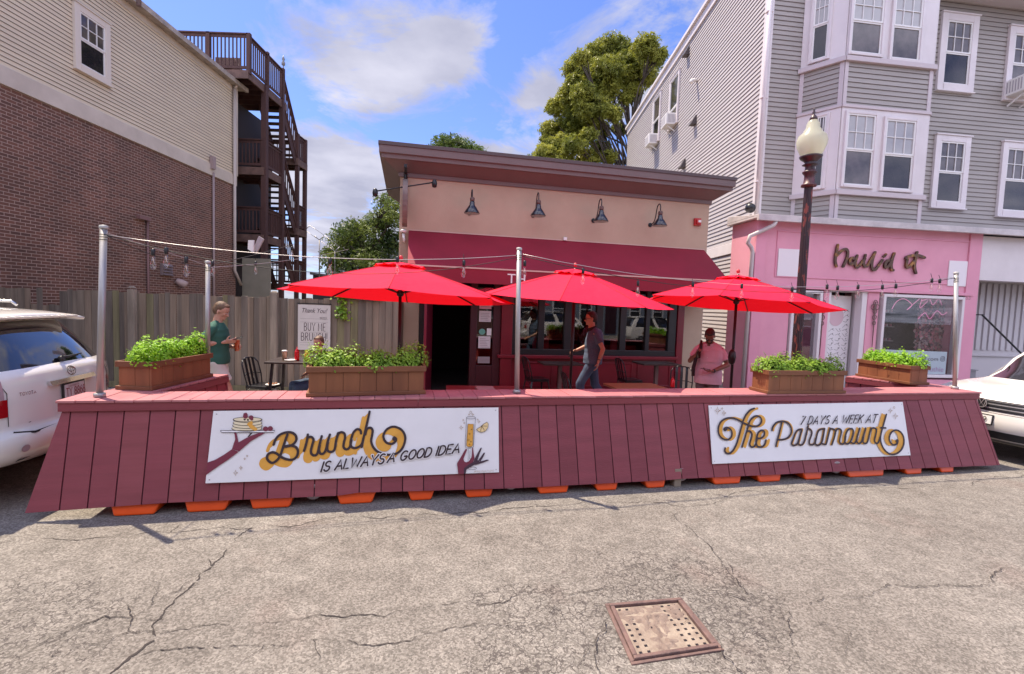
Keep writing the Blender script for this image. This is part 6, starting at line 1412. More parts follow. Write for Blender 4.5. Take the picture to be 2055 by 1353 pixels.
write(pn,m,'197127',wd-.2,bq(630,641)[1],.045,.005,gap=.2,wx=.7)
build('hand_lettering',m,INK,bn)
# vine hanging over the fence
random.seed(31);m=MB();LV=leaf_mat('vine_leaf',(.10,.24,.02),(.30,.42,.04),.4,5)
for i in range(1100):
    x=random.uniform(-3.35,-2.5);h=2.02+abs(random.gauss(0,.05))*(.9-abs(x+2.9))*1.2
    if random.random()<.14: x=-3.22+random.gauss(0,.06);h=2.0-random.random()*.42
    c=Vector((x,FY-.03+random.uniform(-.08,.12),h));a=random.random()*6.3;nd=Vector((random.gauss(0,.4),-.7,random.uniform(.2,1))).normalized();t1=nd.orthogonal();t1=t1*math.cos(a)+nd.cross(t1)*math.sin(a);t2=nd.cross(t1);r=random.uniform(.018,.04)
    m.face([c-t1*r,c-t2*r*.7,c+t1*r,c+t2*r*.7])
tag(build('vine',m,LV),'bright green vine spilling over the top of the fence right of the banner','vine')
# ================= CARS =================
CARW=mat('car_white_paint',(.74,.70,.65),.25,coat=1.,spec=.5);CARG=mat('car_glass',(.012,.012,.016),.04,spec=1.,coat=1.);CHR2=mat('bright_chrome',(.8,.8,.8),.28,metal=.7);CARB=mat('car_black_trim',(.02,.02,.022),.45)
TYRE=mat('tyre_rubber',(.018,.018,.018),.85);RIM=mat('alloy_rim',(.5,.5,.5),.25,metal=.9);TAIL=mat('tail_lens_red',(.35,.008,.012),.12,coat=1.);TAILC=mat('tail_lens_clear',(.40,.28,.30),.1,coat=1.);SEAM=mat('panel_gap',(.03,.025,.025),.9)
def lerp_rows(rows,z,key):
    for a,b in zip(rows,rows[1:]):
        if min(a[1],b[1])-1e-6<=z<=max(a[1],b[1])+1e-6 and abs(b[1]-a[1])>1e-6:
            t=(z-a[1])/(b[1]-a[1]);return a[key]+(b[key]-a[key])*t
    return rows[-1][key] if z>rows[-1][1] else rows[0][key]
def car_body(root,rear,roof,front,glass_rear,glass_front,kr=.17,kf=.22,nt=25):
    """rear: rows bottom to top, roof: rear to front, front: top to bottom; each (x,z,halfwidth)"""
    rows=[(r,-1) for r in rear]+[(r,0) for r in roof]+[(r,1) for r in front]
    m=MB();m.smooth=True;g=MB();g.smooth=True;grid=[]
    for (x,z,w),k in rows:
        line=[]
        for i in range(nt):
            t=-1+2*i/(nt-1);c=abs(t)
            xx=x+(kr*c**3.2 if k<0 else -kf*c**2.6 if k>0 and z<1.25 else -.10*c**2 if k>0 else 0)
            zz=z-(.035*c**2.5 if k==0 else (.02*c**2 if z>.9 else 0));line.append(Vector((xx,t*w,zz)))
        grid.append(line)
    def is_glass(i,j):
        t=-1+2*(j+.5)/(nt-1);z=(rows[i][0][1]+rows[i+1][0][1])/2;k=rows[i][1] if rows[i][1]==rows[i+1][1] else 0
        return (rows[i][1]<0 and rows[i+1][1]<0 and glass_rear[0]<z<glass_rear[1] and abs(t)<.93) or (rows[i][1]>0 and glass_front[0]<z<glass_front[1] and abs(t)<.94)
    idx={}
    def add(M_,i,j):
        kk=(id(M_),i,j)
        if kk not in idx: idx[kk]=len(M_.v);M_.v.append(tuple(grid[i][j]))
        return idx[kk]
    for i in range(len(rows)-1):
        for j in range(nt-1):
            M_=g if is_glass(i,j) else m
            M_.f.append(tuple(add(M_,a,b) for a,b in ((i,j),(i,j+1),(i+1,j+1),(i+1,j))));M_.m.append(0);M_.sm.append(True)
    # sides, level by level
    fr=[r for r in reversed(front)]+[]
    for sd in (0,nt-1):
        sgn=-1 if sd==0 else 1;lev=[]
        for i,(r,k) in enumerate(rows):
            if k<0: lev.append((grid[i][sd],r[1]))
        fl=[(grid[i][sd],rows[i][0][1]) for i in range(len(rows)) if rows[i][1]>0][::-1]
        def fx(z):
            for a,b in zip(fl,fl[1:]):
                if a[1]<=z<=b[1]: return a[0].lerp(b[0],(z-a[1])/max(1e-6,b[1]-a[1]))
            return fl[0][0] if z<fl[0][1] else fl[-1][0]
        nc=14
        for (p,za),(q,zb) in zip(lev,lev[1:]):
            a2,b2=fx(za),fx(zb);belt=glass_rear[0]
            for c in range(nc):
                u,v=c/nc,(c+1)/nc;Q=[p.lerp(a2,u),p.lerp(a2,v),q.lerp(b2,v),q.lerp(b2,u)]
                (g if (za+zb)/2>belt and c not in(0,nc-1,nc//2) and zb<glass_rear[1]+.02 else m).face(Q)
    # underside
    m.smooth=False;m.face([grid[0][0],grid[0][-1],grid[-1][-1],grid[-1][0]])
    b=build('body',m,CARW,root);build('windows',g,CARG,root);return b
def wheel(root,x,y,r=.35,w=.23):
    m=MB();s=1 if y>0 else -1;m.lathe([(r*.62,0),(r*.93,0),(r,.03),(r,w-.03),(r*.93,w),(r*.62,w)],(x,y-s*.0,r),28,(0,-s,0));t=build('wheel',m,TYRE,root)
    m=MB();m.lathe([(r*.61,.012),(.02,.014)],(x,y,r),20,(0,-s,0));build('wheel_well',m,CARB,t);m=MB();m.tube([(x+r*.6*math.cos(a*.35),y,r+r*.6*math.sin(a*.35)) for a in range(19)],.014,6)
    m.lathe([(.05,-.004),(.055,.03)],(x,y,r),12,(0,-s,0))
    for i in range(5):
        a=i*2*math.pi/5;m.bar((x,y-s*.002,r),(x+r*.58*math.cos(a),y-s*.002,r+r*.58*math.sin(a)),.05,.02,up=(0,s,0))
    build('rim',m,RIM,t)
    m=MB();m.lathe([(.0,.0),(r+.07,0.),(r+.07,.02)],(x,y-s*.015,r+.01),28,(0,-s,0));build('wheel_arch',m,CARB,root)
# ---- left car, seen from behind ----
cA=empty('parked_car',(0,0,0),'white SUV parked at the left, seen from behind, with a rear spoiler and number plate','car')
rearA=[(-2.20,.34,.86),(-2.34,.38,.90),(-2.42,.46,.93),(-2.43,.56,.94),(-2.41,.64,.95),(-2.35,.665,.95),(-2.335,.72,.955),(-2.335,.88,.955),(-2.33,1.02,.95),(-2.31,1.12,.94),(-2.29,1.155,.925),(-2.25,1.19,.905),(-2.19,1.28,.865),(-2.10,1.41,.82),(-2.0,1.53,.775),(-1.945,1.59,.735),(-1.93,1.60,.73)]
roofA=[(-1.98,1.605,.725),(-2.06,1.615,.715),(-2.075,1.64,.71),(-2.0,1.665,.70),(-1.8,1.69,.70),(-1.2,1.725,.70),(-.4,1.735,.70),(.2,1.70,.69)]
frontA=[(.45,1.64,.70),(.9,1.36,.76),(1.25,1.12,.83),(1.35,1.09,.88),(1.9,1.03,.9),(2.25,.93,.9),(2.36,.8,.92),(2.42,.6,.93),(2.4,.4,.9),(2.2,.3,.86)]
car_body(cA,rearA,roofA,frontA,(1.18,1.59),(1.12,1.62))
def rearx(y,z,o=0,rows=rearA,kr=.17):
    w=lerp_rows(rows,z,2);return Vector((lerp_rows(rows,z,0)+kr*(abs(y)/w)**3.2-o,y,z))
for x in (-1.42,1.4):
    for y in (-.93,.93): wheel(cA,x,y,.37)
RP=Panel(lambda a,b,o:rearx(a,b,o))   # a = sideways (car's left +), b = height
# camera sees +y (car's left) at left? the car faces away, so picture right = car's -y... resolved by sgn
sg=-1
# tail lamps wrap round the corners
for s in (-1,1):
    m=MB();n=6
    def tl(y0,y1,z0,z1,mt,nm,par,o=.012):
        m=MB();m.smooth=True
        for i in range(n):
            for j in range(4):
                f=lambda u,v:rearx(s*(y0+(y1-y0)*u),z0+(z1-z0)*v,o)
                m.face([f(i/n,j/4),f((i+1)/n,j/4),f((i+1)/n,(j+1)/4),f(i/n,(j+1)/4)])
        return build(nm,m,mt,par)
    a=tl(.74,.945,.80,.95,TAIL,'tail_lamp',cA);tl(.76,.93,.95,1.11,TAILC,'clear_lens',a,.0121)
m=MB();RP.stroke(m,[(-.72,.662),(-.6,.64),(.6,.64),(.72,.662)],.02,.012);RP.stroke(m,[(-.73,.72),(-.73,1.0),(-.78,1.14)],.008,.004);RP.stroke(m,[(.73,.72),(.73,1.0),(.78,1.14)],.008,.004);RP.stroke(m,[(-.56,.715),(.56,.715)],.006,.004);build('tailgate_gap',m,SEAM,cA)
m=MB()
for i in range(10):
    y0=-.34+.068*i;y1=y0+.069;P=[rearx(y0,1.005,.012),rearx(y1,1.005,.012),rearx(y1,1.005,.045),rearx(y0,1.005,.045),rearx(y0,1.045,.008),rearx(y1,1.045,.008),rearx(y1,1.045,.028),rearx(y0,1.045,.028)];m.hexa(P)
build('chrome_strip',m,CHROME,cA)
m=MB()
def pbox(mb,y0,y1,z0,z1,o0,o1): mb.hexa([rearx(y0,z0,o0),rearx(y1,z0,o0),rearx(y1,z0,o1),rearx(y0,z0,o1),rearx(y0,z1,o0),rearx(y1,z1,o0),rearx(y1,z1,o1),rearx(y0,z1,o1)])
PY=0.;pbox(m,PY-.168,PY+.168,.82,.998,.010,.022);pl=build('plate_frame',m,CARB,cA)
m=MB();pbox(m,PY-.150,PY+.150,.84,.98,.022,.026);build('number_plate',m,mat('plate_white',(.62,.56,.56),.5),pl)
m=MB();PL=mat('plate_red',(.28,.04,.05),.6)
# the rear is seen with the car's +y on the left of the picture when sgn = -1
PQ=Panel(lambda a,b,o:rearx(-a,b,o))
write(PQ,m,'TY 8868',-.132,.867,.075,.010,gap=.16,wx=.72,o=.028);write(PQ,m,'MASSACHUSETTS',-.105,.953,.018,.0025,gap=.2,wx=.8,o=.028);build('plate_number',m,PL,pl)
m=MB();pbox(m,-.06,.06,.823,.85,.022,.03);build('plate_dealer_tab',m,CARB,pl)
BDG=mat('badge_chrome',(.42,.38,.38),.2,metal=.9)
m=MB();PQ.ring(m,0,1.105,.062,.042,.011,.02);PQ.ring(m,0,1.115,.045,.019,.008,.022);PQ.ring(m,0,1.107,.017,.038,.008,.024);build('emblem',m,BDG,cA)
m=MB();write(PQ,m,'TOYOTA',-.64,.965,.026,.005,gap=.26,wx=1.1,o=.012);build('badge_lettering',m,BDG,cA)
m=MB();w_=lambda y,z:rearx(y,z,.02);m.tube([w_(.02,1.23),w_(-.1,1.23),w_(-.35,1.24)],[.018,.014,.006],6);m.lathe([(.03,0),(.025,.03)],w_(.02,1.22),10,(-1,0,.4));build('rear_wiper',m,CARB,cA)
m=MB()
for y0 in [-.55+.1*i for i in range(11)]:
    m.hexa([Vector((-2.04,y0,1.60)),Vector((-2.04,y0+.1,1.60)),Vector((-2.09,y0+.1,1.615)),Vector((-2.09,y0,1.615)),Vector((-2.04,y0,1.645)),Vector((-2.04,y0+.1,1.645)),Vector((-2.10,y0+.1,1.635)),Vector((-2.10,y0,1.635))])
build('spoiler',m,CARW,cA,bevel=.006)
m=MB()
for s in (-.6,.6): m.tube([(-1.5,s,1.72),(-1.45,s,1.76),(.0,s,1.775),(.1,s,1.72)],.016,8)
build('roof_rail',m,RIM,cA)
m=MB();pbox(m,-.7,.7,.34,.42,.03,-.1);build('bumper_valance',m,CARB,cA)
m=MB();RP.disc(m,.70,.52,.035,.03,.012);RP.disc(m,-.70,.52,.035,.03,.012);build('reflector',m,TAILC,cA)
fwd=Vector((-math.cos(TH),-math.sin(TH),0));yaw=math.atan2(fwd.y,fwd.x)
cA.location=Vector((-4.51,4.87,0))+fwd*2.33;cA.rotation_euler=(0,0,yaw);cA.scale=(1,1,1.035)
# ---- right car, front towards us ----
cB=empty('parked_car',(0,0,0),'white SUV parked at the right edge, seen from the front, with chrome grille bars','car')
rearB=[(-2.1,.34,.82),(-2.25,.4,.88),(-2.28,.6,.9),(-2.24,.9,.9),(-2.2,1.08,.88),(-2.1,1.3,.82),(-1.9,1.55,.72),(-1.85,1.58,.7)]
roofB=[(-1.9,1.6,.69),(-1.5,1.66,.68),(-.8,1.685,.68),(-.2,1.675,.68),(.15,1.64,.68)]
frontB=[(.25,1.60,.685),(.6,1.40,.73),(.92,1.20,.78),(1.13,1.085,.82),(1.2,1.055,.87),(1.5,1.03,.885),(1.85,.985,.89),(2.08,.93,.89),(2.2,.89,.89),(2.255,.85,.895),(2.27,.72,.90),(2.28,.68,.91),(2.30,.58,.92),(2.30,.46,.92),(2.27,.40,.90),(2.25,.30,.88),(2.12,.24,.84)]
car_body(cB,rearB,roofB,frontB,(1.08,1.58),(1.085,1.60),kf=.26)
frB=frontB[::-1]
def frx(y,z,o=0): 
    w=lerp_rows(frB,z,2);return Vector((lerp_rows(frB,z,0)-.26*(abs(y)/w)**2.6+o,y,z-.0))
for x in (-1.35,1.32):
    for y in (-.9,.9): wheel(cB,x,y,.35)
FP=Panel(lambda a,b,o:frx(a,b,o))
def fpatch(mb,y0,y1,z0,z1,o,n=12,k=2,z2=None,z3=None):
    mb.smooth=True
    for i in range(n):
        for j in range(k):
            def f(u,v):
                a=z0+((z2 if z2 is not None else z0)-z0)*u;b=z1+((z3 if z3 is not None else z1)-z1)*u;return frx(y0+(y1-y0)*u,a+(b-a)*v,o)
            mb.face([f(i/n,j/k),f((i+1)/n,j/k),f((i+1)/n,(j+1)/k),f(i/n,(j+1)/k)])
m=MB();fpatch(m,-.60,.60,.70,.855,.006,16);build('grille',m,CARB,cB)
for z in (.745,.80,.842):
    m=MB();FP.stroke(m,[(-.58+.0725*i,z) for i in range(17)],.014 if z<.84 else .008,.022);build('chrome_bar',m,CHR2,cB)
for s in (-1,1):
    m=MB();fpatch(m,s*.60,s*.875,.72,.86,.008,8,2,.80,.885);h=build('headlight',m,mat('headlight_lens',(.30,.32,.34),.08,(.06,.06,.07),14,metal=.5,coat=1.),cB)
    m=MB()
    for a in (.66,.76): p=frx(s*a,.80,.008);m.lathe([(.04,0),(.036,.012),(.0,.014)],p,14,(1,s*.3,0))
    build('headlight_bulb',m,CHROME,h)
    m=MB();fpatch(m,s*.62,s*.85,.43,.52,.006,6,2);build('fog_recess',m,CARB,cB)
    m=MB();FP.stroke(m,[(s*.63,.455),(s*.85,.475)],.014,.014);build('chrome_bar',m,CHROME,cB)
m=MB();fpatch(m,-.56,.56,.315,.42,.008,12);build('lower_intake',m,CARB,cB)
m=MB();fpatch(m,-.8,.8,.25,.30,.012,12);build('skid_trim',m,mat('grey_plastic_trim',(.09,.085,.09),.6),cB)
m=MB();c=frx(0,.80,.03);m.lathe([(.0,0),(.068,.0),(.072,.008),(.064,.012)],c,24,(1,0,0));em=build('emblem',m,CARB,cB)
m=MB();EP=Panel(lambda a,b,o:c+Vector((.012+o,a,b)));EP.ring(m,0,0,.064,.064,.010,.002)
EP.stroke(m,[(-.026,.05),(0,-.002),(.026,.05)],.010,.003);EP.stroke(m,[(-.052,.028),(-.028,-.05),(0,.006),(.028,-.05),(.052,.028)],.010,.004);build('emblem_ring',m,CHR2,em)
m=MB();m.hexa([frx(-.16,.50,.01),frx(.16,.50,.01),frx(.16,.50,.022),frx(-.16,.50,.022),frx(-.16,.645,.004),frx(.16,.645,.004),frx(.16,.645,.016),frx(-.16,.645,.016)]);pf=build('plate_frame',m,CARB,cB)
m=MB();m.hexa([frx(-.145,.515,.02),frx(.145,.515,.02),frx(.145,.515,.026),frx(-.145,.515,.026),frx(-.145,.63,.014),frx(.145,.63,.014),frx(.145,.63,.021),frx(-.145,.63,.021)]);build('number_plate',m,WHITEP,pf)
m=MB();FQ=Panel(lambda a,b,o:frx(a,b,.028+o));write(FQ,m,'4 9',-.0,.54,.07,.011,gap=.3,wx=.8,o=.0);build('plate_number',m,mat('plate_ink',(.05,.03,.03),.6),pf)
m=MB();FP.stroke(m,[(-.86+.1075*i,.885) for i in range(17)],.006,.003);FP.stroke(m,[(-.86+.1075*i,.675) for i in range(17)],.006,.004);build('panel_gap',m,SEAM,cB)
cB.location=Vector((6.88,6.92,0))-fwd*2.3;cB.rotation_euler=(0,0,yaw)
# ---- car across the street, seen only mirrored in the windows ----
cC=copy_tree(cA);cC['label']='white SUV parked across the street behind the viewer, mirrored in the shop windows';cC.location=(9.6,-4.4,0);cC.rotation_euler=(0,0,yaw+math.pi)
cD=copy_tree(cB);cD['label']='second white SUV parked across the street behind the viewer, mirrored in the shop windows';cD.location=(15.4,-3.0,0);cD.rotation_euler=(0,0,yaw+math.pi)
# ================= PEOPLE =================
def capsule(mb,p,q,r0,r1,n=12,flat=None):
    p=Vector(p);q=Vector(q);d=q-p;L_=d.length
    if L_<1e-5: d=Vector((0,0,1));L_=1e-5
    z=d.normalized();prof=[]
    for i in range(5): a=-math.pi/2+i*math.pi/8;prof.append((max(.0004,r0*math.cos(a)),r0*math.sin(a)))
    prof.append((r0,0.));
    for i in range(6): a=i*math.pi/10;prof.append((max(.0004,r1*math.cos(a)),L_+r1*math.sin(a)))
    mb.lathe(prof,p,n,z)
def ellip(mb,c,r,Rm=None,n=16,k=10):
    b=len(mb.v);c=Vector(c)
    for i in range(k+1):
        a=-math.pi/2+math.pi*i/k
        for j in range(n):
            t=2*math.pi*j/n;v=Vector((r[0]*max(.003,math.cos(a))*math.cos(t),r[1]*max(.003,math.cos(a))*math.sin(t),r[2]*math.sin(a)))
            mb.v.append(tuple(c+(Rm@v if Rm else v)))
    mb.idx([(i*n+j,i*n+(j+1)%n,(i+1)*n+(j+1)%n,(i+1)*n+j) for i in range(k) for j in range(n)]+[tuple(reversed(range(n))),tuple(k*n+j for j in range(n))],b)
def loft(mb,secs,n=24,p=2.3):
    """secs: (centre, rx, ry[, tilt]) with horizontal rings; superellipse"""
    b=len(mb.v)
    for s in secs:
        c=Vector(s[0])
        for j in range(n):
            t=2*math.pi*j/n;ct,st=math.cos(t),math.sin(t);x=s[1]*math.copysign(abs(ct)**(2/p),ct);y=s[2]*math.copysign(abs(st)**(2/p),st);zt=x*s[3] if len(s)>3 else 0
            mb.v.append((c.x+x,c.y+y,c.z+zt))
    k=len(secs);mb.idx([(i*n+j,i*n+(j+1)%n,(i+1)*n+(j+1)%n,(i+1)*n+j) for i in range(k-1) for j in range(n)]+[tuple(reversed(range(n))),tuple((k-1)*n+j for j in range(n))],b)
def drop(sh): sh=Vector(sh);return Vector((sh.x,sh.y*.885,sh.z-.035))
def fuse(name,mb,mt,parent,vox=.008,sm=4,fac=.5):
    me=bpy.data.meshes.new('t');me.from_pydata(mb.v,[],mb.f);o=bpy.data.objects.new('t',me);S.collection.objects.link(o)
    r=o.modifiers.new('r','REMESH');r.mode='VOXEL';r.voxel_size=vox;s=o.modifiers.new('s','SMOOTH');s.iterations=sm;s.factor=fac
    dg=bpy.context.evaluated_depsgraph_get();m2=bpy.data.meshes.new_from_object(o.evaluated_get(dg));bpy.data.objects.remove(o)
    m2.name=name;m2.materials.clear();m2.materials.append(mt);m2.polygons.foreach_set('use_smooth',[True]*len(m2.polygons));return link(name,m2,parent)
def hand(mb,wr,d,nrm,side,curl=.5,spread=0.):
    """d: direction of the fingers, nrm: palm normal, side: +1 thumb on cross(d,nrm) side"""
    wr=Vector(wr);d=Vector(d).normalized();nrm=Vector(nrm);nrm=(nrm-d*nrm.dot(d)).normalized();x=d.cross(nrm)*side
    for k in (-.024,-.008,.008,.024): capsule(mb,wr+x*k*.6,wr+d*.085+x*k,.014,.0115,8)
    for i,(k,L_) in enumerate(((.029,.072),(.010,.080),(-.010,.075),(-.028,.058))):
        p=wr+d*.085+x*k;a=0.;dirv=d
        for seg,(f,r) in enumerate(((.45,.0095),(.3,.0085),(.25,.0075))):
            a+=curl*(.55+.25*seg);dv=d*math.cos(a)+nrm*math.sin(a)+x*k*spread;q=p+dv*L_*f*1.15;capsule(mb,p,q,r,r*.92,8);p=q
    p=wr+d*.03+x*.03;a1_=(d*.55+x*.75+nrm*.35).normalized();q=p+a1_*.04;capsule(mb,p,q,.013,.0105,8);r=q+(d*.7+x*.2+nrm*.75*min(1,curl+.2)).normalized()*.034;capsule(mb,q,r,.0105,.008,8)
def human(lab,loc,rz_,H_,body,skin,hair,dress,tilt=(0,0,0),hc=None,hairlen=.02,beard=None):
    """body: dict of joints in metres for a 1.78 m figure; x forward, y left"""
    root=empty('person',(0,0,0),lab,'person');
    neck=Vector(body['neck']);pel=Vector(body['pel']);ch=Vector(body['chest'])
    Rh=(Matrix.Rotation(tilt[1],3,'Z')@Matrix.Rotation(tilt[0],3,'Y')@Matrix.Rotation(tilt[2],3,'X'))
    hv=lambda v:neck+Vector((.0,0,.035))+Rh@Vector(v)
    m=MB()
    # head (about 0.235 high), face towards +x
    ellip(m,hv((.004,0,.135)),(.094,.074,.098),Rh,20,14);ellip(m,hv((.030,0,.085)),(.062,.058,.080),Rh,18,12);ellip(m,hv((.052,0,.028)),(.036,.036,.030),Rh);ellip(m,hv((.012,0,.05)),(.065,.058,.05),Rh)
    capsule(m,hv((.092,0,.108)),hv((.111,0,.078)),.0095,.0135,8);ellip(m,hv((.098,.011,.074)),(.011,.0095,.008),Rh);ellip(m,hv((.098,-.011,.074)),(.011,.0095,.008),Rh)
    capsule(m,hv((.083,-.033,.122)),hv((.083,.033,.122)),.0105,.0105,8);ellip(m,hv((.090,0,.052)),(.011,.022,.007),Rh);ellip(m,hv((.088,0,.041)),(.011,.019,.007),Rh);ellip(m,hv((.082,0,.014)),(.016,.018,.014),Rh)
    for s in (-1,1): ellip(m,hv((-.002,s*.078,.092)),(.017,.008,.030),Rh);ellip(m,hv((.07,s*.036,.085)),(.02,.018,.018),Rh)
    capsule(m,neck+Vector((-.01,0,-.05)),hv((.0,0,.06)),.062,.056,14)
    # torso
    def sec(c,z,rx,ry): return (Vector((c.x,c.y,z)),rx,ry)
    def tc(z): 
        t=(z-pel.z)/(ch.z-pel.z);return pel.lerp(ch,t)
    zs=[(pel.z-.10,.085,.13),(pel.z-.02,.115,.165),(pel.z+.06,.11,.155),(pel.z+.15,.108,.148),(ch.z-.10,.12,.16),(ch.z,.125,.178),(ch.z+.09,.112,.175),(ch.z+.15,.085,.135),(ch.z+.19,.06,.075)]
    bl=body.get('belly',1.)
    loft(m,[(tc(z),rx*(bl if z<ch.z else 1),ry*(1+(bl-1)*.5)) for z,rx,ry in zs])
    for sh,el,wr,hd,hn,sd,cu in body['arms']:
        sh=drop(sh);capsule(m,sh,el,.048,.038);capsule(m,el,Vector(el).lerp(Vector(wr),.35),.039,.039);capsule(m,Vector(el).lerp(Vector(wr),.35),wr,.039,.026);hand(m,wr,hd,hn,sd,cu)
        capsule(m,Vector(sh).lerp(Vector((ch.x,0,ch.z+.1)),.35),sh,.05,.048);capsule(m,Vector((ch.x,sh.y*.35,ch.z+.17)),sh,.035,.035)
    for hp,kn,an,toe in body['legs']:
        capsule(m,hp,kn,.085,.055);capsule(m,kn,Vector(kn).lerp(Vector(an),.35),.052,.056);capsule(m,Vector(kn).lerp(Vector(an),.35),an,.056,.037);capsule(m,an,toe,.035,.03)
    fuse('body',m,skin,root,.0075,3)
    # hair
    m=MB();ellip(m,hv((-.012,0,.152)),(.094,.080,.090),Rh,20,14);ellip(m,hv((-.035,0,.115)),(.072,.078,.085),Rh,18,12)
    if hairlen>.03: ellip(m,hv((.04,0,.205)),(.055,.06,.03),Rh)
    else: ellip(m,hv((.035,0,.195)),(.052,.058,.03),Rh)
    me=fuse('hair',m,hair,root,.008,2)
    # face features
    m=MB()
    for s in (-1,1): ellip(m,hv((.0865,s*.031,.106)),(.009,.0125,.006),Rh,10,6)
    build('eyes',m,mat('eye_white',(.45,.4,.38),.3),root);m=MB()
    for s in (-1,1): ellip(m,hv((.0925,s*.031,.105)),(.004,.005,.005),Rh,8,6);capsule(m,hv((.092,s*.018,.126)),hv((.086,s*.046,.127)),.0042,.003,6)
    build('brows',m,hair,root)
    if beard: 
        m=MB();ellip(m,hv((.055,0,.030)),(.046,.046,.030),Rh);ellip(m,hv((.018,0,.055)),(.064,.063,.038),Rh);fuse('beard',m,beard,root,.007,3)
    for d in dress: d(root,tc,ch,pel,neck,hv,Rh)
    root.location=loc;root.rotation_euler=(0,0,rz_);root.scale=(H_,H_,H_);return root
def shirt(mt,arms,hem,slv=.55,loose=.018,collar=None,cmat=None,bl=1.,w=1.,cuff=None):
    def f(root,tc,ch,pel,neck,hv,Rh):
        m=MB();zs=[(hem,.125,.178),(pel.z+.02,.128,.175),(pel.z+.1,.122,.166),(pel.z+.18,.122,.165),(ch.z-.10,.13,.172),(ch.z,.134,.180),(ch.z+.09,.116,.168),(ch.z+.145,.092,.130),(ch.z+.185,.066,.080)]
        loft(m,[(tc(z),(rx+loose)*(bl if z<ch.z else 1),(ry+loose)*(1+(bl-1)*.4)*w) for z,rx,ry in zs])
        for sh,el,wr,*_ in arms:
            sh=drop(sh);e=sh.lerp(Vector(el),slv);capsule(m,sh.lerp(Vector((ch.x,0,ch.z+.08)),.4),sh,.062,.056);capsule(m,Vector((ch.x,sh.y*.4,ch.z+.165)),sh,.054,.054);d=(e-sh).normalized()
            m.lathe([(.050,-.02),(.057,0),(.062,.1),(.069,(e-sh).length),(.065,(e-sh).length+.004)],sh,14,d)
        o=fuse('shirt',m,mt,root,.008,3)
        # soft folds
        nn_=[v.normal.copy() for v in o.data.vertices]
        for v,vn in zip(o.data.vertices,nn_):
            c=v.co;n=MN.noise(Vector((c.x*7,c.y*7,c.z*5)))*.009+MN.noise(Vector((c.x*3+c.z*14,c.y*6,c.z*10-c.x*8)))*.006;v.co+=vn*n
        if collar:
            m=MB()
            for i in range(20):
                a=2*math.pi*i/20;b=2*math.pi*(i+1)/20;P=lambda t,r,z:(neck.x-.01+r*math.cos(t),neck.y+r*math.sin(t)*1.02,neck.z+z-.028*math.cos(t))
                if abs(math.pi-(a+b)/2)<2.75: m.hexa([P(a,.078,-.045),P(b,.078,-.045),P(b,.088,-.05),P(a,.088,-.05),P(a,.07,.008),P(b,.07,.008),P(b,.078,.004),P(a,.078,.004)])
            build('collar',m,collar,root)
        if cmat:
            m=MB()
            for i in range(4):
                z=ch.z+.08-i*.11;c=tc(z);m.lathe([(.006,0),(.005,.004)],(c.x+.155*bl if z<ch.z else c.x+.15,c.y,z),8,(1,0,0))
            build('buttons',m,cmat,root)
    return f
def bottoms(mt,legs,top,upto,name,r0=.098,r1=.085,shoes=None):
    """upto: 0 hip .. 1 knee .. 2 ankle"""
    def f(root,tc,ch,pel,neck,hv,Rh):
        m=MB();loft(m,[(tc(pel.z-.13),.10,.14),(tc(pel.z-.03),.130,.178),(tc(pel.z+.04),.127,.172),(tc(top),.122,.166)])
        for hp,kn,an,toe in legs:
            hp,kn,an=Vector(hp),Vector(kn),Vector(an);d=(kn-hp)
            if upto<=1: e=hp+d*upto;m.lathe([(r0,-.04),(r0,.05),(r1+.004,e.__sub__(hp).length),(r1-.002,(e-hp).length+.004)],hp,16,d.normalized())
            else:
                capsule(m,hp,kn,r0,.073);capsule(m,kn,kn.lerp(an,.9),.073,.058)
        o=fuse(name,m,mt,root,.008,3)
        nn_=[v.normal.copy() for v in o.data.vertices]
        for v,vn in zip(o.data.vertices,nn_): c=v.co;v.co+=vn*(MN.noise(Vector((c.x*9,c.y*9,c.z*13)))*.008)
        if shoes:
            m=MB()
            for hp,kn,an,toe in legs:
                an,toe=Vector(an),Vector(toe);capsule(m,an+Vector((-.03,0,-.03)),toe+Vector((0,0,-.0)),.046,.042);capsule(m,an,an+Vector((0,0,-.03)),.045,.045)
            fuse('shoes',m,shoes,root,.01,2)
    return f
def skinmat(n,c): 
    m=mat(n,c,.5,tuple(x*.86 for x in c),9,bump=.1);b=[x for x in m.node_tree.nodes if x.type=='BSDF_PRINCIPLED'][0];b.inputs['Subsurface Weight'].default_value=.08;b.inputs['Subsurface Radius'].default_value=(.02,.008,.004);return m
SK1=skinmat('skin_light',(.52,.27,.19));SK2=skinmat('skin_ruddy',(.50,.25,.17));SK3=skinmat('skin_tan',(.27,.11,.075))
HB=mat('hair_brown',(.085,.045,.025),.6,(.18,.10,.055),18,bump=.6,bscale=90,stretch=(1,1,.3));HD=mat('hair_dark',(.022,.014,.012),.6,(.05,.03,.025),18,bump=.6,bscale=90,stretch=(1,1,.3))
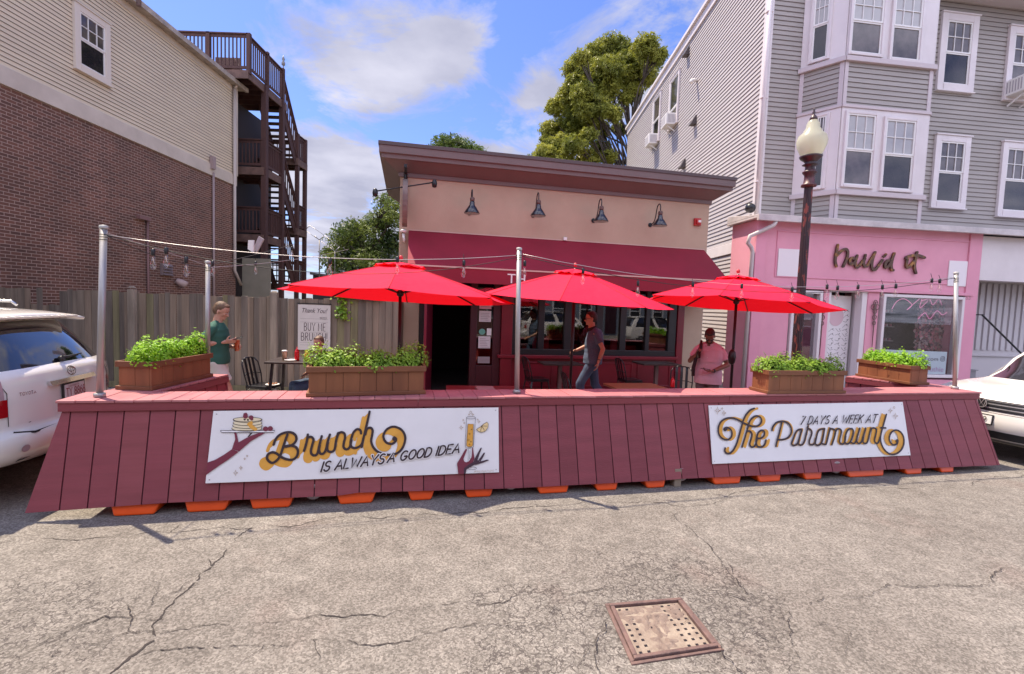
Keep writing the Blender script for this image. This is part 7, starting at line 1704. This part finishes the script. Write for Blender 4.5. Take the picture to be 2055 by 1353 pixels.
# ---- man in green tee, walking right, phone in one hand and drink in the other ----
arms=[((-.02,-.20,1.42),(-.15,-.235,1.175),(.115,-.12,1.205),(1,.05,.12),(0.1,.9,.35),1,.75),((-.02,.20,1.42),(-.06,.235,1.15),(.17,.08,1.12),(.9,-.35,.0),(0.1,-1,0),-1,.75)]
legs=[((.0,-.09,.90),(.16,-.09,.50),(.20,-.09,.09),(.35,-.09,.05)),((-.0,.09,.90),(.02,.09,.49),(-.22,.09,.11),(-.09,.09,.05))]
b=dict(neck=(.0,0,1.49),pel=(0,0,.95),chest=(-.01,0,1.28),arms=arms,legs=legs)
gm=ony(437,600,6.6)
GRN=mat('green_tee',(.022,.105,.075),.85,(.018,.085,.062),3)
g_=human('man in a green T-shirt and white shorts walking right with phone and drink',(gm.x-.0,6.6,.13),rad(17),1.0,b,SK1,HB,[shirt(GRN,arms,.90,.62),bottoms(mat('white_shorts',(.60,.58,.52),.85,(.52,.50,.45),4),legs,.99,.62,'shorts',.102,.098,shoes=WHITEP)],tilt=(rad(22),rad(-8),0))
k=g_.scale[0]
def held(root,p,name,lab,cat,fn):
    """a thing held by a person, placed in world space"""
    M_=Matrix.Translation(root.location)@Matrix.Rotation(root.rotation_euler.z,4,'Z')@Matrix.Scale(root.scale[0],4)
    o=fn(lambda v:M_@Vector(v));o['label']=lab;o['category']=cat;return o
def phone(T,c,d,u,nm='mobile_phone'):
    m=MB();c=Vector(c);d=Vector(d).normalized();u=Vector(u);u=(u-d*u.dot(d)).normalized();w=d.cross(u)
    f=lambda a,b,e:T(c+d*a+u*b+w*e);m.hexa([f(-.072,-.035,0),f(.072,-.035,0),f(.072,.035,0),f(-.072,.035,0),f(-.072,-.035,.009),f(.072,-.035,.009),f(.072,.035,.009),f(-.072,.035,.009)]);return build(nm,m,mat('phone_black',(.015,.015,.018),.2),bevel=.003)
held(g_,0,'p','black phone in the near hand of the man in green','phone',lambda T:phone(T,(.255,-.085,1.25),(.95,.1,.25),(0,1,.2)))
def cup(T,c,h,r,m1,lid,nm='drink_cup',straw=None):
    c=Vector(c);o=empty(nm,T(c));o['base']=[0,0,0];o.location=(0,0,0);m=MB();m.lathe([(r*.82,0),(r,h),(r*1.02,h+.003)],T(c),18);build('cup',m,m1,o)
    if lid: m=MB();m.lathe([(r*1.06,h),(r*1.06,h+.01),(r*.7,h+.02)],T(c),18);build('lid',m,lid,o)
    if straw: m=MB();m.tube([T(c+Vector((0,0,h*.5))),T(c+Vector((.01,0,h+.1)))],.003,6);build('straw',m,straw,o)
    return o
held(g_,0,'c','orange-red drink in a clear cup in the far hand of the man in green','drink',lambda T:cup(T,(.235,-.0,1.07),.15,.036,mat('red_drink',(.55,.10,.035),.15,coat=.6),None))
# ---- man in grey shirt, walking left ----
arms=[((-.02,.20,1.43),(-.14,.235,1.15),(-.075,.225,.93),(.18,0,-1),(.9,-.3,0),-1,.45),((.0,-.20,1.43),(.03,-.24,1.17),(.24,-.20,1.08),(.95,0,-.25),(0,.5,-.9),1,.9)]
legs=[((.0,.09,.90),(.20,.09,.53),(.12,.09,.12),(.26,.09,.05)),((-.02,-.09,.90),(-.09,-.09,.50),(-.36,-.09,.16),(-.24,-.09,.06))]
b=dict(neck=(.03,0,1.505),pel=(-.02,0,.96),chest=(-.03,0,1.29),arms=arms,legs=legs,belly=1.12)
bm=ony(1190,620,8.3)
GRYS=mat('grey_heather_shirt',(.05,.085,.15),.85,(.085,.13,.20),60,stretch=(1,1,1.4));JEAN=mat('blue_jeans',(.030,.058,.115),.85,(.055,.095,.165),5,bump=.3,bscale=70)
bl_=human('man in a grey short-sleeved shirt and jeans walking left past the windows',(bm.x+.02,8.3,.13),rad(180),1.01,b,SK2,HD,[shirt(GRYS,arms,.88,.6,collar=mat('black_collar',(.012,.01,.014),.8),bl=1.1),bottoms(JEAN,legs,1.0,2,'jeans',.10,.085,shoes=mat('dark_shoes',(.03,.02,.018),.5))],tilt=(rad(4),rad(0),0))
def glasses(root_,hv_,Rh_,mt):
    pass
def spectacles(root,tc,ch,pel,neck,hv,Rh):
    m=MB()
    for s in (-1,1): m.tube([hv((.1035,s*.014,.112)),hv((.101,s*.048,.113)),hv((.06,s*.076,.112)),hv((.0,s*.083,.105))],.0028,5);m.bar(hv((.104,s*.015,.104)),hv((.099,s*.05,.104)),.022,.003,up=(1,0,0))
    m.tube([hv((.1045,-.014,.112)),hv((.1045,.014,.112))],.0026,5);build('glasses',m,mat('glasses_black',(.012,.01,.012),.15),root)
m=MB()
# glasses for the man in grey are built with the same recipe
Rg=Matrix.Rotation(rad(4),3,'Y');nk=Vector((.03,0,1.505));spectacles(bl_,None,None,None,nk,lambda v:nk+Vector((0,0,.035))+Rg@Vector(v),Rg)
held(bl_,0,'p','black phone in the far hand of the man in the grey shirt','phone',lambda T:phone(T,(.325,-.19,1.0),(.75,0,-.65),(0,1,0)))
m=MB();m.lathe([(.030,0),(.031,.012)],(-.088,.228,.975),14,(.2,0,-1));build('wristwatch',m,CARB,bl_)
# ---- man in pink shirt, facing us, head bowed over his phone ----
arms=[((-.02,.205,1.40),(-.02,.29,1.13),(.21,.10,1.03),(.45,-.9,-.02),(0,.0,1),-1,.6),((-.02,-.205,1.40),(.04,-.29,1.15),(.23,-.17,1.27),(.35,.35,.85),(.1,.9,-.2),1,.95)]
legs=[((.0,.09,.90),(.03,.10,.49),(.0,.10,.09),(.14,.12,.05)),((.0,-.09,.90),(.04,-.10,.49),(.0,-.10,.09),(.14,-.13,.05))]
b=dict(neck=(.035,0,1.475),pel=(0,0,.95),chest=(-.01,0,1.27),arms=arms,legs=legs,belly=1.16)
pm=ony(1424,700,7.9)
PNK=mat('pale_pink_shirt',(.68,.40,.47),.85,(.63,.36,.43),4)
pk_=human('man in a pale pink shirt with head bowed over his phone',(pm.x,7.9,.0),rad(-122),1.0,b,SK3,HD,[shirt(PNK,arms,.80,.66,collar=PNK,bl=1.12,w=1.08,cmat=WHITEP),bottoms(mat('dusty_trousers',(.16,.10,.11),.85),legs,1.0,2,'trousers',.105,.09,shoes=mat('dark_shoes',(.03,.02,.018),.5))],tilt=(rad(42),rad(8),0),beard=HD)
Rg=Matrix.Rotation(rad(8),3,'Z')@Matrix.Rotation(rad(42),3,'Y');nk2=Vector((.035,0,1.475));spectacles(pk_,None,None,None,nk2,lambda v:nk2+Vector((0,0,.035))+Rg@Vector(v),Rg)
held(pk_,0,'p','phone held low in the hand of the man in pink','phone',lambda T:phone(T,(.27,-.0,1.055),(.3,-.95,.05),(1,.3,.2)))
held(pk_,0,'c','dark iced drink with a straw in the raised hand of the man in pink','drink',lambda T:cup(T,(.265,-.115,1.23),.13,.036,mat('dark_drink',(.06,.015,.015),.2),None,straw=mat('straw_red',(.5,.1,.1),.5)))
m=MB();m.lathe([(.031,0),(.032,.018)],(.19,.125,1.038),14,(.9,-.9,-.3));build('wristwatch',m,CARB,pk_)
m=MB();m.tube([(.02,-.13,1.50),(.12,-.12,1.40),(.165,-.14,1.30),(.18,-.17,1.22),(.19,-.2,1.05),(.18,-.2,.92)],[.018,.028,.032,.028,.03,.026],10);build('rolled_jacket',m,mat('dark_jacket',(.035,.014,.02),.8),pk_)
# ---- seated man, only his brow shows above the planter ----
arms=[((-.0,-.19,1.02),(.03,-.22,.78),(.20,-.06,.72),(1,.4,-.6),(0,.2,-1),1,.3),((-.0,.19,1.02),(.03,.22,.78),(.20,.06,.72),(1,-.4,-.6),(0,-.2,-1),-1,.3)]
legs=[((.02,-.09,.52),(.42,-.10,.50),(.44,-.10,.09),(.57,-.10,.05)),((.02,.09,.52),(.42,.10,.50),(.44,.10,.09),(.57,.10,.05))]
b=dict(neck=(.03,0,1.08),pel=(0,0,.54),chest=(-.01,0,.86),arms=arms,legs=legs)
sm_=ony(644,690,7.75);T_=sm_.z
sh0=mat('navy_shirt',(.03,.035,.06),.85)
se=human('seated man at the table by the fence, only brow and hair showing over the planter',(sm_.x,7.75,.125),rad(-140),.925,b,SK1,HB,[shirt(sh0,arms,.50,.6),bottoms(JEAN,legs,.60,2,'jeans',.10,.085,shoes=mat('dark_shoes',(.03,.02,.018),.5))],tilt=(rad(6),rad(40),rad(0)))
place_chair(sm_.x-.02,7.78,rad(-140-90),'black metal chair the seated man sits on, behind the long planter')
# ================= WOODEN STAIR TOWER =================
DKW=wood_mat('dark_red_deck_wood',(.085,.035,.028),(.05,.02,.018),'z',2,.3,.75,8);DKW2=mat('weathered_deck_edge',(.16,.09,.07),.8,(.09,.05,.04),4,bump=.3)
dk=empty('stair_tower',(-9.9,18,0),'tall dark red timber deck and stair tower behind the brick building','stairs')
XR=-9.32;XL=-10.9;Y0,Y1,Y2=17.95,20.55,21.3
def post(x,y,z0,z1,w=.16): m=MB();m.box(x-w/2,x+w/2,y-w/2,y+w/2,z0,z1);build('post',m,DKW,dk,bevel=.008)
def rail(a,b,h=1.0,step=.13,base=0,top_only=False):
    """guard rail between two points at deck level"""
    a=Vector(a);b=Vector(b);m=MB();up=Vector((0,0,1));m.bar(a+up*h,b+up*h,.13,.04);m.bar(a+up*(h-.07),b+up*(h-.07),.04,.09);m.bar(a+up*.12,b+up*.12,.04,.09)
    r=build('railing',m,DKW,dk);m=MB();n=max(1,int(Vector((b.x-a.x,b.y-a.y,0)).length/step))
    for i in range(n+1): p=a.lerp(b,i/n);m.bar(p+up*.1,p+up*(h-.05),.035,.035,up=(0,1,0))
    build('balusters',m,DKW,r)
def deck(x0,x1,y0,y1,z,nm='deck_platform'):
    m=MB();m.box(x0,x1,y0,y1,z-.04,z);k=int((y1-y0)/.4)+1
    for i in range(k): y=y0+.05+(y1-y0-.1)*i/max(1,k-1);m.box(x0+.04,x1-.04,y-.02,y+.02,z-.24,z-.041)
    o=build(nm,m,DKW,dk);m=MB();m.box(x0-.01,x1+.02,y0-.03,y0+.01,z-.27,z+.005);m.box(x1-.02,x1+.03,y0,y1,z-.27,z+.006);m.box(x0,x1,y1-.01,y1+.03,z-.27,z+.005);build('rim_board',m,DKW2,o)
def flight(x,w,ya,za,yb,zb):
    m=MB();n=max(3,int(abs(za-zb)/.19))
    for s in (x,x+w): m.bar((s,ya,za-.12),(s,yb,zb-.12),.05,.30)
    o=build('stair_stringer',m,DKW,dk);m=MB()
    for i in range(n): t=(i+.5)/n;y=ya+(yb-ya)*t;z=za+(zb-za)*t;m.box(x,x+w,y-.14,y+.14,z-.02,z+.015)
    build('treads',m,DKW,o)
L3,L2,L1_=9.68,6.72,4.28
deck(-14.6,XR+.0,16.85,19.6,L3,'roof_deck');rail((-14.5,16.9,L3),(XR-.02,16.9,L3),1.22);rail((XR,16.9,L3),(XR,19.2,L3),1.15)
for y in (16.9,18.1,19.3): post(XR,y,L3-.1,L3+1.25,.13)
for x in (-10.7,-12.,-13.3): post(x,16.9,L3,L3+1.25,.13)
m=MB();m.bar((-11.2,17.8,L3+.4),(-10.,17.8,L3+.4),.5,.05);m.bar((-11.2,18.1,L3+.75),(-10.3,18.1,L3+.75),.05,.5);
for x in (-11.2,-10.7,-10.2): m.box(x-.03,x+.03,17.6,17.7,L3,L3+.4)
m.hexa([(-10.25,17.5,L3+.0),(-9.75,17.5,L3+.0),(-9.75,17.6,L3+.0),(-10.25,17.6,L3+.0),(-10.25,17.5,L3+.75),(-10.2,17.5,L3+.75),(-10.2,17.6,L3+.75),(-10.25,17.6,L3+.75)]);tag(build('deck_bench',m,DKW2),'dark timber bench end on the rooftop deck behind the railing','bench')
for z in (L2,L1_):
    deck(XL,XR,Y0-.1,19.3,z);rail((XL,Y0-.05,z),(XR,Y0-.05,z),1.0);rail((XR,Y0-.05,z),(XR,19.2,z),1.0)
    m=MB()
    for i in range(9): y=Y0+.05+i*.14;m.box(XR-.03,XR-.01,y,y+.125,z+.08,z+.95)
    build('rail_boards',m,DKW,dk)
post(XR,Y0,0,L3,.19);post(XR,19.25,0,L3,.17);post(XL,Y0,0,L3,.16);post(XR,20.6,0,8.9,.15);post(XR,21.35,0,8.9,.15);post(XL,21.35,0,8.9,.14)
lv=[(L3,7.85),(L2,4.95),(L1_,2.6)]
for z,zm in lv:
    deck(XL,XR+.06,20.5,21.4,zm,'stair_landing');flight(XR-.85,.82,19.25,z,20.5,zm);rail((XR,19.25,z),(XR,20.55,zm),1.0,.16);rail((XR,20.6,zm),(XR,21.35,zm),1.0,.12);rail((XL,21.38,zm),(XR,21.38,zm),1.0,.16)
for zm,z in ((7.85,L2),(4.95,L1_)): flight(XL,.75,20.5,zm,19.25,z)
m=MB()
for i in range(12): y=18.1+i*.1
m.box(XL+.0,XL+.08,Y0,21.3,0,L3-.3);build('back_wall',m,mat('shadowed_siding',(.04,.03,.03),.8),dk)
m=MB();m.tube([(XR+.02,19.3,L3+1.15),(XR+.02,19.3,L3+1.5)],.02,6);m.lathe([(.02,0),(.07,.04),(.07,.12),(.03,.18),(.06,.25),(.005,.4)],(XR+.02,19.3,L3+1.35),10);build('deck_finial',m,mat('grey_finial',(.2,.2,.2),.5),dk)
# beige ground-floor wall of the yard building behind the fence
m=MB();m.box(-10.02,-9.0,17.72,17.8,0,3.4);tag(build('rear_wall_panel',m,mat('pale_olive_wall',(.26,.235,.18),.8,(.22,.2,.15),2)),'pale olive wall panel under the stair tower, just above the fence','wall')
# dark garage behind the fence, barbed-wire fence on it, grey house beyond
gr=empty('dark_garage',(-6,21,0),'low dark garage roof behind the fence between stair tower and tree','garage')
m=MB();m.box(-9.2,-3.5,22,27,0,3.1);build('wall',m,mat('dark_garage_wall',(.045,.04,.042),.8),gr);m=MB();m.hexa([(-9.3,21.9,3.1),(-3.4,21.9,2.6),(-3.4,27.1,2.6),(-9.3,27.1,3.1),(-9.3,21.9,3.2),(-3.4,21.9,2.7),(-3.4,27.1,2.7),(-9.3,27.1,3.2)]);build('roof',m,mat('garage_roof',(.10,.09,.09),.7),gr)
bw_=empty('barbed_wire_fence',(-8,21.5,3),'barbed wire fence with angled arms rising behind the stair tower','fence')
tops=[];
for px,y0,y1 in ((612,560,462),(641,560,482),(672,560,505)):
    a=ony(px,y0,21.8);b=ony(px,y1,21.8);m=MB();m.tube([a,b],.03,6);m.tube([b,b+Vector((.22,0,.22))],.02,5);m.tube([b,b+Vector((-.22,0,.18))],.02,5);build('post',m,STEEL,bw_);tops.append((a,b))
for k in (0,.22):
    for (a,b),(c,d) in zip(tops,tops[1:]): m=MB();m.tube([b+Vector((k,0,k)),d+Vector((k,0,k))],.010,4);build('wire',m,CABL,bw_)
hh=empty('distant_house',(-11,34,0),'small distant grey house between the stair tower and the tree','building')
a=ony(655,498,34);m=MB();m.box(a.x,a.x+4,34,40,0,a.z);build('wall',m,mat('distant_grey_wall',(.30,.30,.33),.8),hh);m=MB();m.hexa([(a.x-.2,33.8,a.z),(a.x+4.2,33.8,a.z),(a.x+4.2,40,a.z),(a.x-.2,40,a.z),(a.x-.2,36.5,a.z+.9),(a.x+4.2,36.5,a.z+.9),(a.x+4.2,37,a.z+.9),(a.x-.2,37,a.z+.9)]);build('roof',m,mat('distant_roof',(.16,.16,.18),.8),hh)
# ================= TREES =================
def tree(name,lab,base,blobs,leaf,bark,seed,lsz=(.07,.15),per=1.,branch=True,trunk_r=.28):
    random.seed(seed);t=empty(name,base,lab,'tree');f=MB();base=Vector(base)
    for c,r in blobs:
        c=Vector(c);n=int(per*520*r*r)
        for i in range(n):
            v=Vector((random.gauss(0,1),random.gauss(0,1),random.gauss(0,1))).normalized();q=random.random()**.45
            nz=1+.38*MN.noise(Vector((v.x*2.2+c.x,v.y*2.2+c.y,v.z*2.2)));p=c+Vector((v.x*r*1.05,v.y*r,v.z*r*.82))*q*nz
            if MN.noise(p*1.15/max(.6,r*.6))<-.30: continue
            nd=(v*.5+Vector((random.gauss(0,.6),random.gauss(0,.6),random.uniform(.0,.9)))).normalized();a=random.random()*6.28
            t1=nd.orthogonal().normalized();t1=t1*math.cos(a)+nd.cross(t1)*math.sin(a);t2=nd.cross(t1);s=random.uniform(*lsz)
            # a small spray of leaflets
            f.face([p-t1*s,p-t2*s*.32-t1*s*.1,p+t1*s-nd*s*.35,p+t2*s*.32-t1*s*.1])
            if random.random()<.5: p2=p+t2*s*.6;f.face([p2-t1*s*.7+t2*s*.3,p2-t2*s*.2,p2+t1*s*.6-nd*s*.2,p2+t2*s*.28])
    build('crown',f,leaf,t)
    m=MB();top=sum((Vector(c) for c,r in blobs),Vector((0,0,0)))/len(blobs)
    fork=base.lerp(Vector((base.x,base.y,top.z)),.55)
    m.tube([base,base.lerp(fork,.5)+Vector((.1,0,0)),fork],[trunk_r,trunk_r*.8,trunk_r*.62],10)
    for i,(c,r) in enumerate(blobs):
        c=Vector(c);st=fork.lerp(Vector((fork.x,fork.y,max(fork.z,min(c.z-.5,top.z+1)))),random.random()*.8);mid=st.lerp(c,.5)+Vector((random.uniform(-.3,.3),random.uniform(-.3,.3),random.uniform(.1,.4)))
        m.tube([st,st.lerp(mid,.5)+Vector((0,0,.08)),mid,c],[trunk_r*.24,trunk_r*.18,trunk_r*.12,.03],6)
        for k in range(6):
            e=c+Vector((random.gauss(0,1),random.gauss(0,1),random.gauss(0,.8))).normalized()*r*.85;s0_=mid.lerp(c,random.random());m.tube([s0_,s0_.lerp(e,.5)+Vector((0,0,.1)),e],[.045,.03,.01],5)
    build('trunk',m,bark,t);return t
BARK=mat('bark_dark',(.055,.04,.032),.9,(.09,.07,.055),8,bump=.6)
D=30.;zz=4.51;bl=[]
random.seed(2)
for x,y,r in [(880,170,130),(1000,230,130),(1200,150,110),(1290,230,90),(740,210,95),(560,350,100),(690,400,120),(850,370,130),(1000,420,110),(1100,330,120),(500,600,100),(640,590,110),(780,640,100),(850,520,110),(600,740,110),(480,880,110),(340,900,85),(720,800,90),(420,1040,100),(290,1120,90),(560,1040,100),(690,950,70),(1010,620,60),(680,1180,100),(860,1150,70),(960,900,60),(1180,420,100),(230,1190,70),(460,1180,100),(900,760,80),(560,480,80),(620,250,70),(1080,560,80),(400,700,90),(780,450,120),(700,700,120),(560,900,120),(1230,330,90),(960,330,120),(380,1150,100),(780,900,90),(800,1080,90),(200,1220,60),(330,1010,80),(250,1180,90)]:
    d=D+random.uniform(-2.,2.);p=ony(1030+x/zz,60+y/zz,d);bl.append((p,r/zz/960*d*1.12))
tb=ony(1246,620,D)
tree('locust_tree','large yellow-green feathery tree rising behind the restaurant, next to the grey house',(tb.x,D,0),bl,leaf_mat('locust_leaf',(.16,.185,.03),(.34,.34,.06),.4,.55),BARK,5,(.07,.17),6.0,trunk_r=.3)
bl=[]
for x,y,r in [(885,290,22),(905,288,26),(930,298,26),(955,306,20),(915,305,34),(890,320,34),(950,325,34),(900,365,44),(945,370,44),(920,410,48),(925,450,40)]: d=26+random.uniform(-1,1);bl.append((ony(x,y,d),r/960*d))
tb=ony(918,620,26);tree('round_tree','small green treetop peeping over the middle of the restaurant cornice',(tb.x,26,0),bl,leaf_mat('round_tree_leaf',(.06,.10,.02),(.13,.19,.035),.35,.8),BARK,6,(.07,.14),2.4)
bl=[]
for x,y,r in [(790,392,22),(775,410,26),(795,430,34),(765,440,26),(745,450,24),(720,455,26),(700,462,28),(685,480,30),(720,490,40),(760,480,42),(700,515,36),(735,530,40),(775,530,44),(665,525,24),(685,550,28),(800,480,40),(660,505,18),(800,560,40),(740,570,40)]: d=23+random.uniform(-1.5,1.5);bl.append((ony(x,y,d),r/960*d))
tb=ony(745,620,23);tree('leafy_tree','dark leafy tree left of the restaurant, behind the fence',(tb.x,23,0),bl,leaf_mat('leafy_tree_leaf',(.045,.085,.022),(.17,.22,.04),.35,.9),BARK,8,(.06,.13),2.4)
# ================= HOUSES ACROSS THE STREET (behind the viewer; mirrored in windows, light bounced back) =================
def across(x0,x1,h,mt,lab,roofc,y=-11.5):
    b=empty('row_house',((x0+x1)/2,y,0),lab,'building','row houses across the street');m=MB();m.box(x0,x1,y-9,y,0,h);build('wall',m,mt,b)
    m=MB();m.box(x0-.1,x1+.1,y-9.1,y+.35,h,h+.25);build('roof',m,roofc,b)
    w=Wall((x1-.0,y),rad(180));L_=x1-x0
    for fl in range(int(h/3)):
        n=int(L_/2.2)
        for i in range(n):
            s=L_*(i+.5)/n;z=1.2+fl*2.9
            if fl==0 and i==n//2:
                m=MB();m.wbox(w,s-.5,s+.5,0,.06,.15,2.3);build('door',m,MAROOND,b);continue
            m=MB()
            for q in ((s-.55,s-.45,z-.1,z+1.6),(s+.45,s+.55,z-.1,z+1.6),(s-.45,s+.45,z+1.5,z+1.6),(s-.45,s+.45,z-.1,z),(s-.45,s+.45,z+.72,z+.78)): m.wbox(w,q[0],q[1],0,.06,q[2],q[3])
            f=build('window',m,WHITEP,b);m=MB();m.wbox(w,s-.45,s+.45,0,.02,z,z+1.5);build('pane',m,DPANE,f)
across(-20,-9,9.6,BRICK,'brown brick row house across the street, behind the viewer to the left',BROWN)
across(-8.6,2.,8.6,mat('tan_clapboard',(.42,.35,.28),.7),'tan clapboard row house across the street, directly behind the viewer',BROWN)
across(2.4,12,9.8,mat('rust_brick_wall',(.24,.10,.08),.8,(.18,.08,.065),12),'rust brick row house across the street, behind the viewer to the right',BROWN)
across(12.4,24,9.0,mat('slate_clapboard',(.22,.25,.29),.7),'slate grey row house across the street, far right behind the viewer',BROWN)
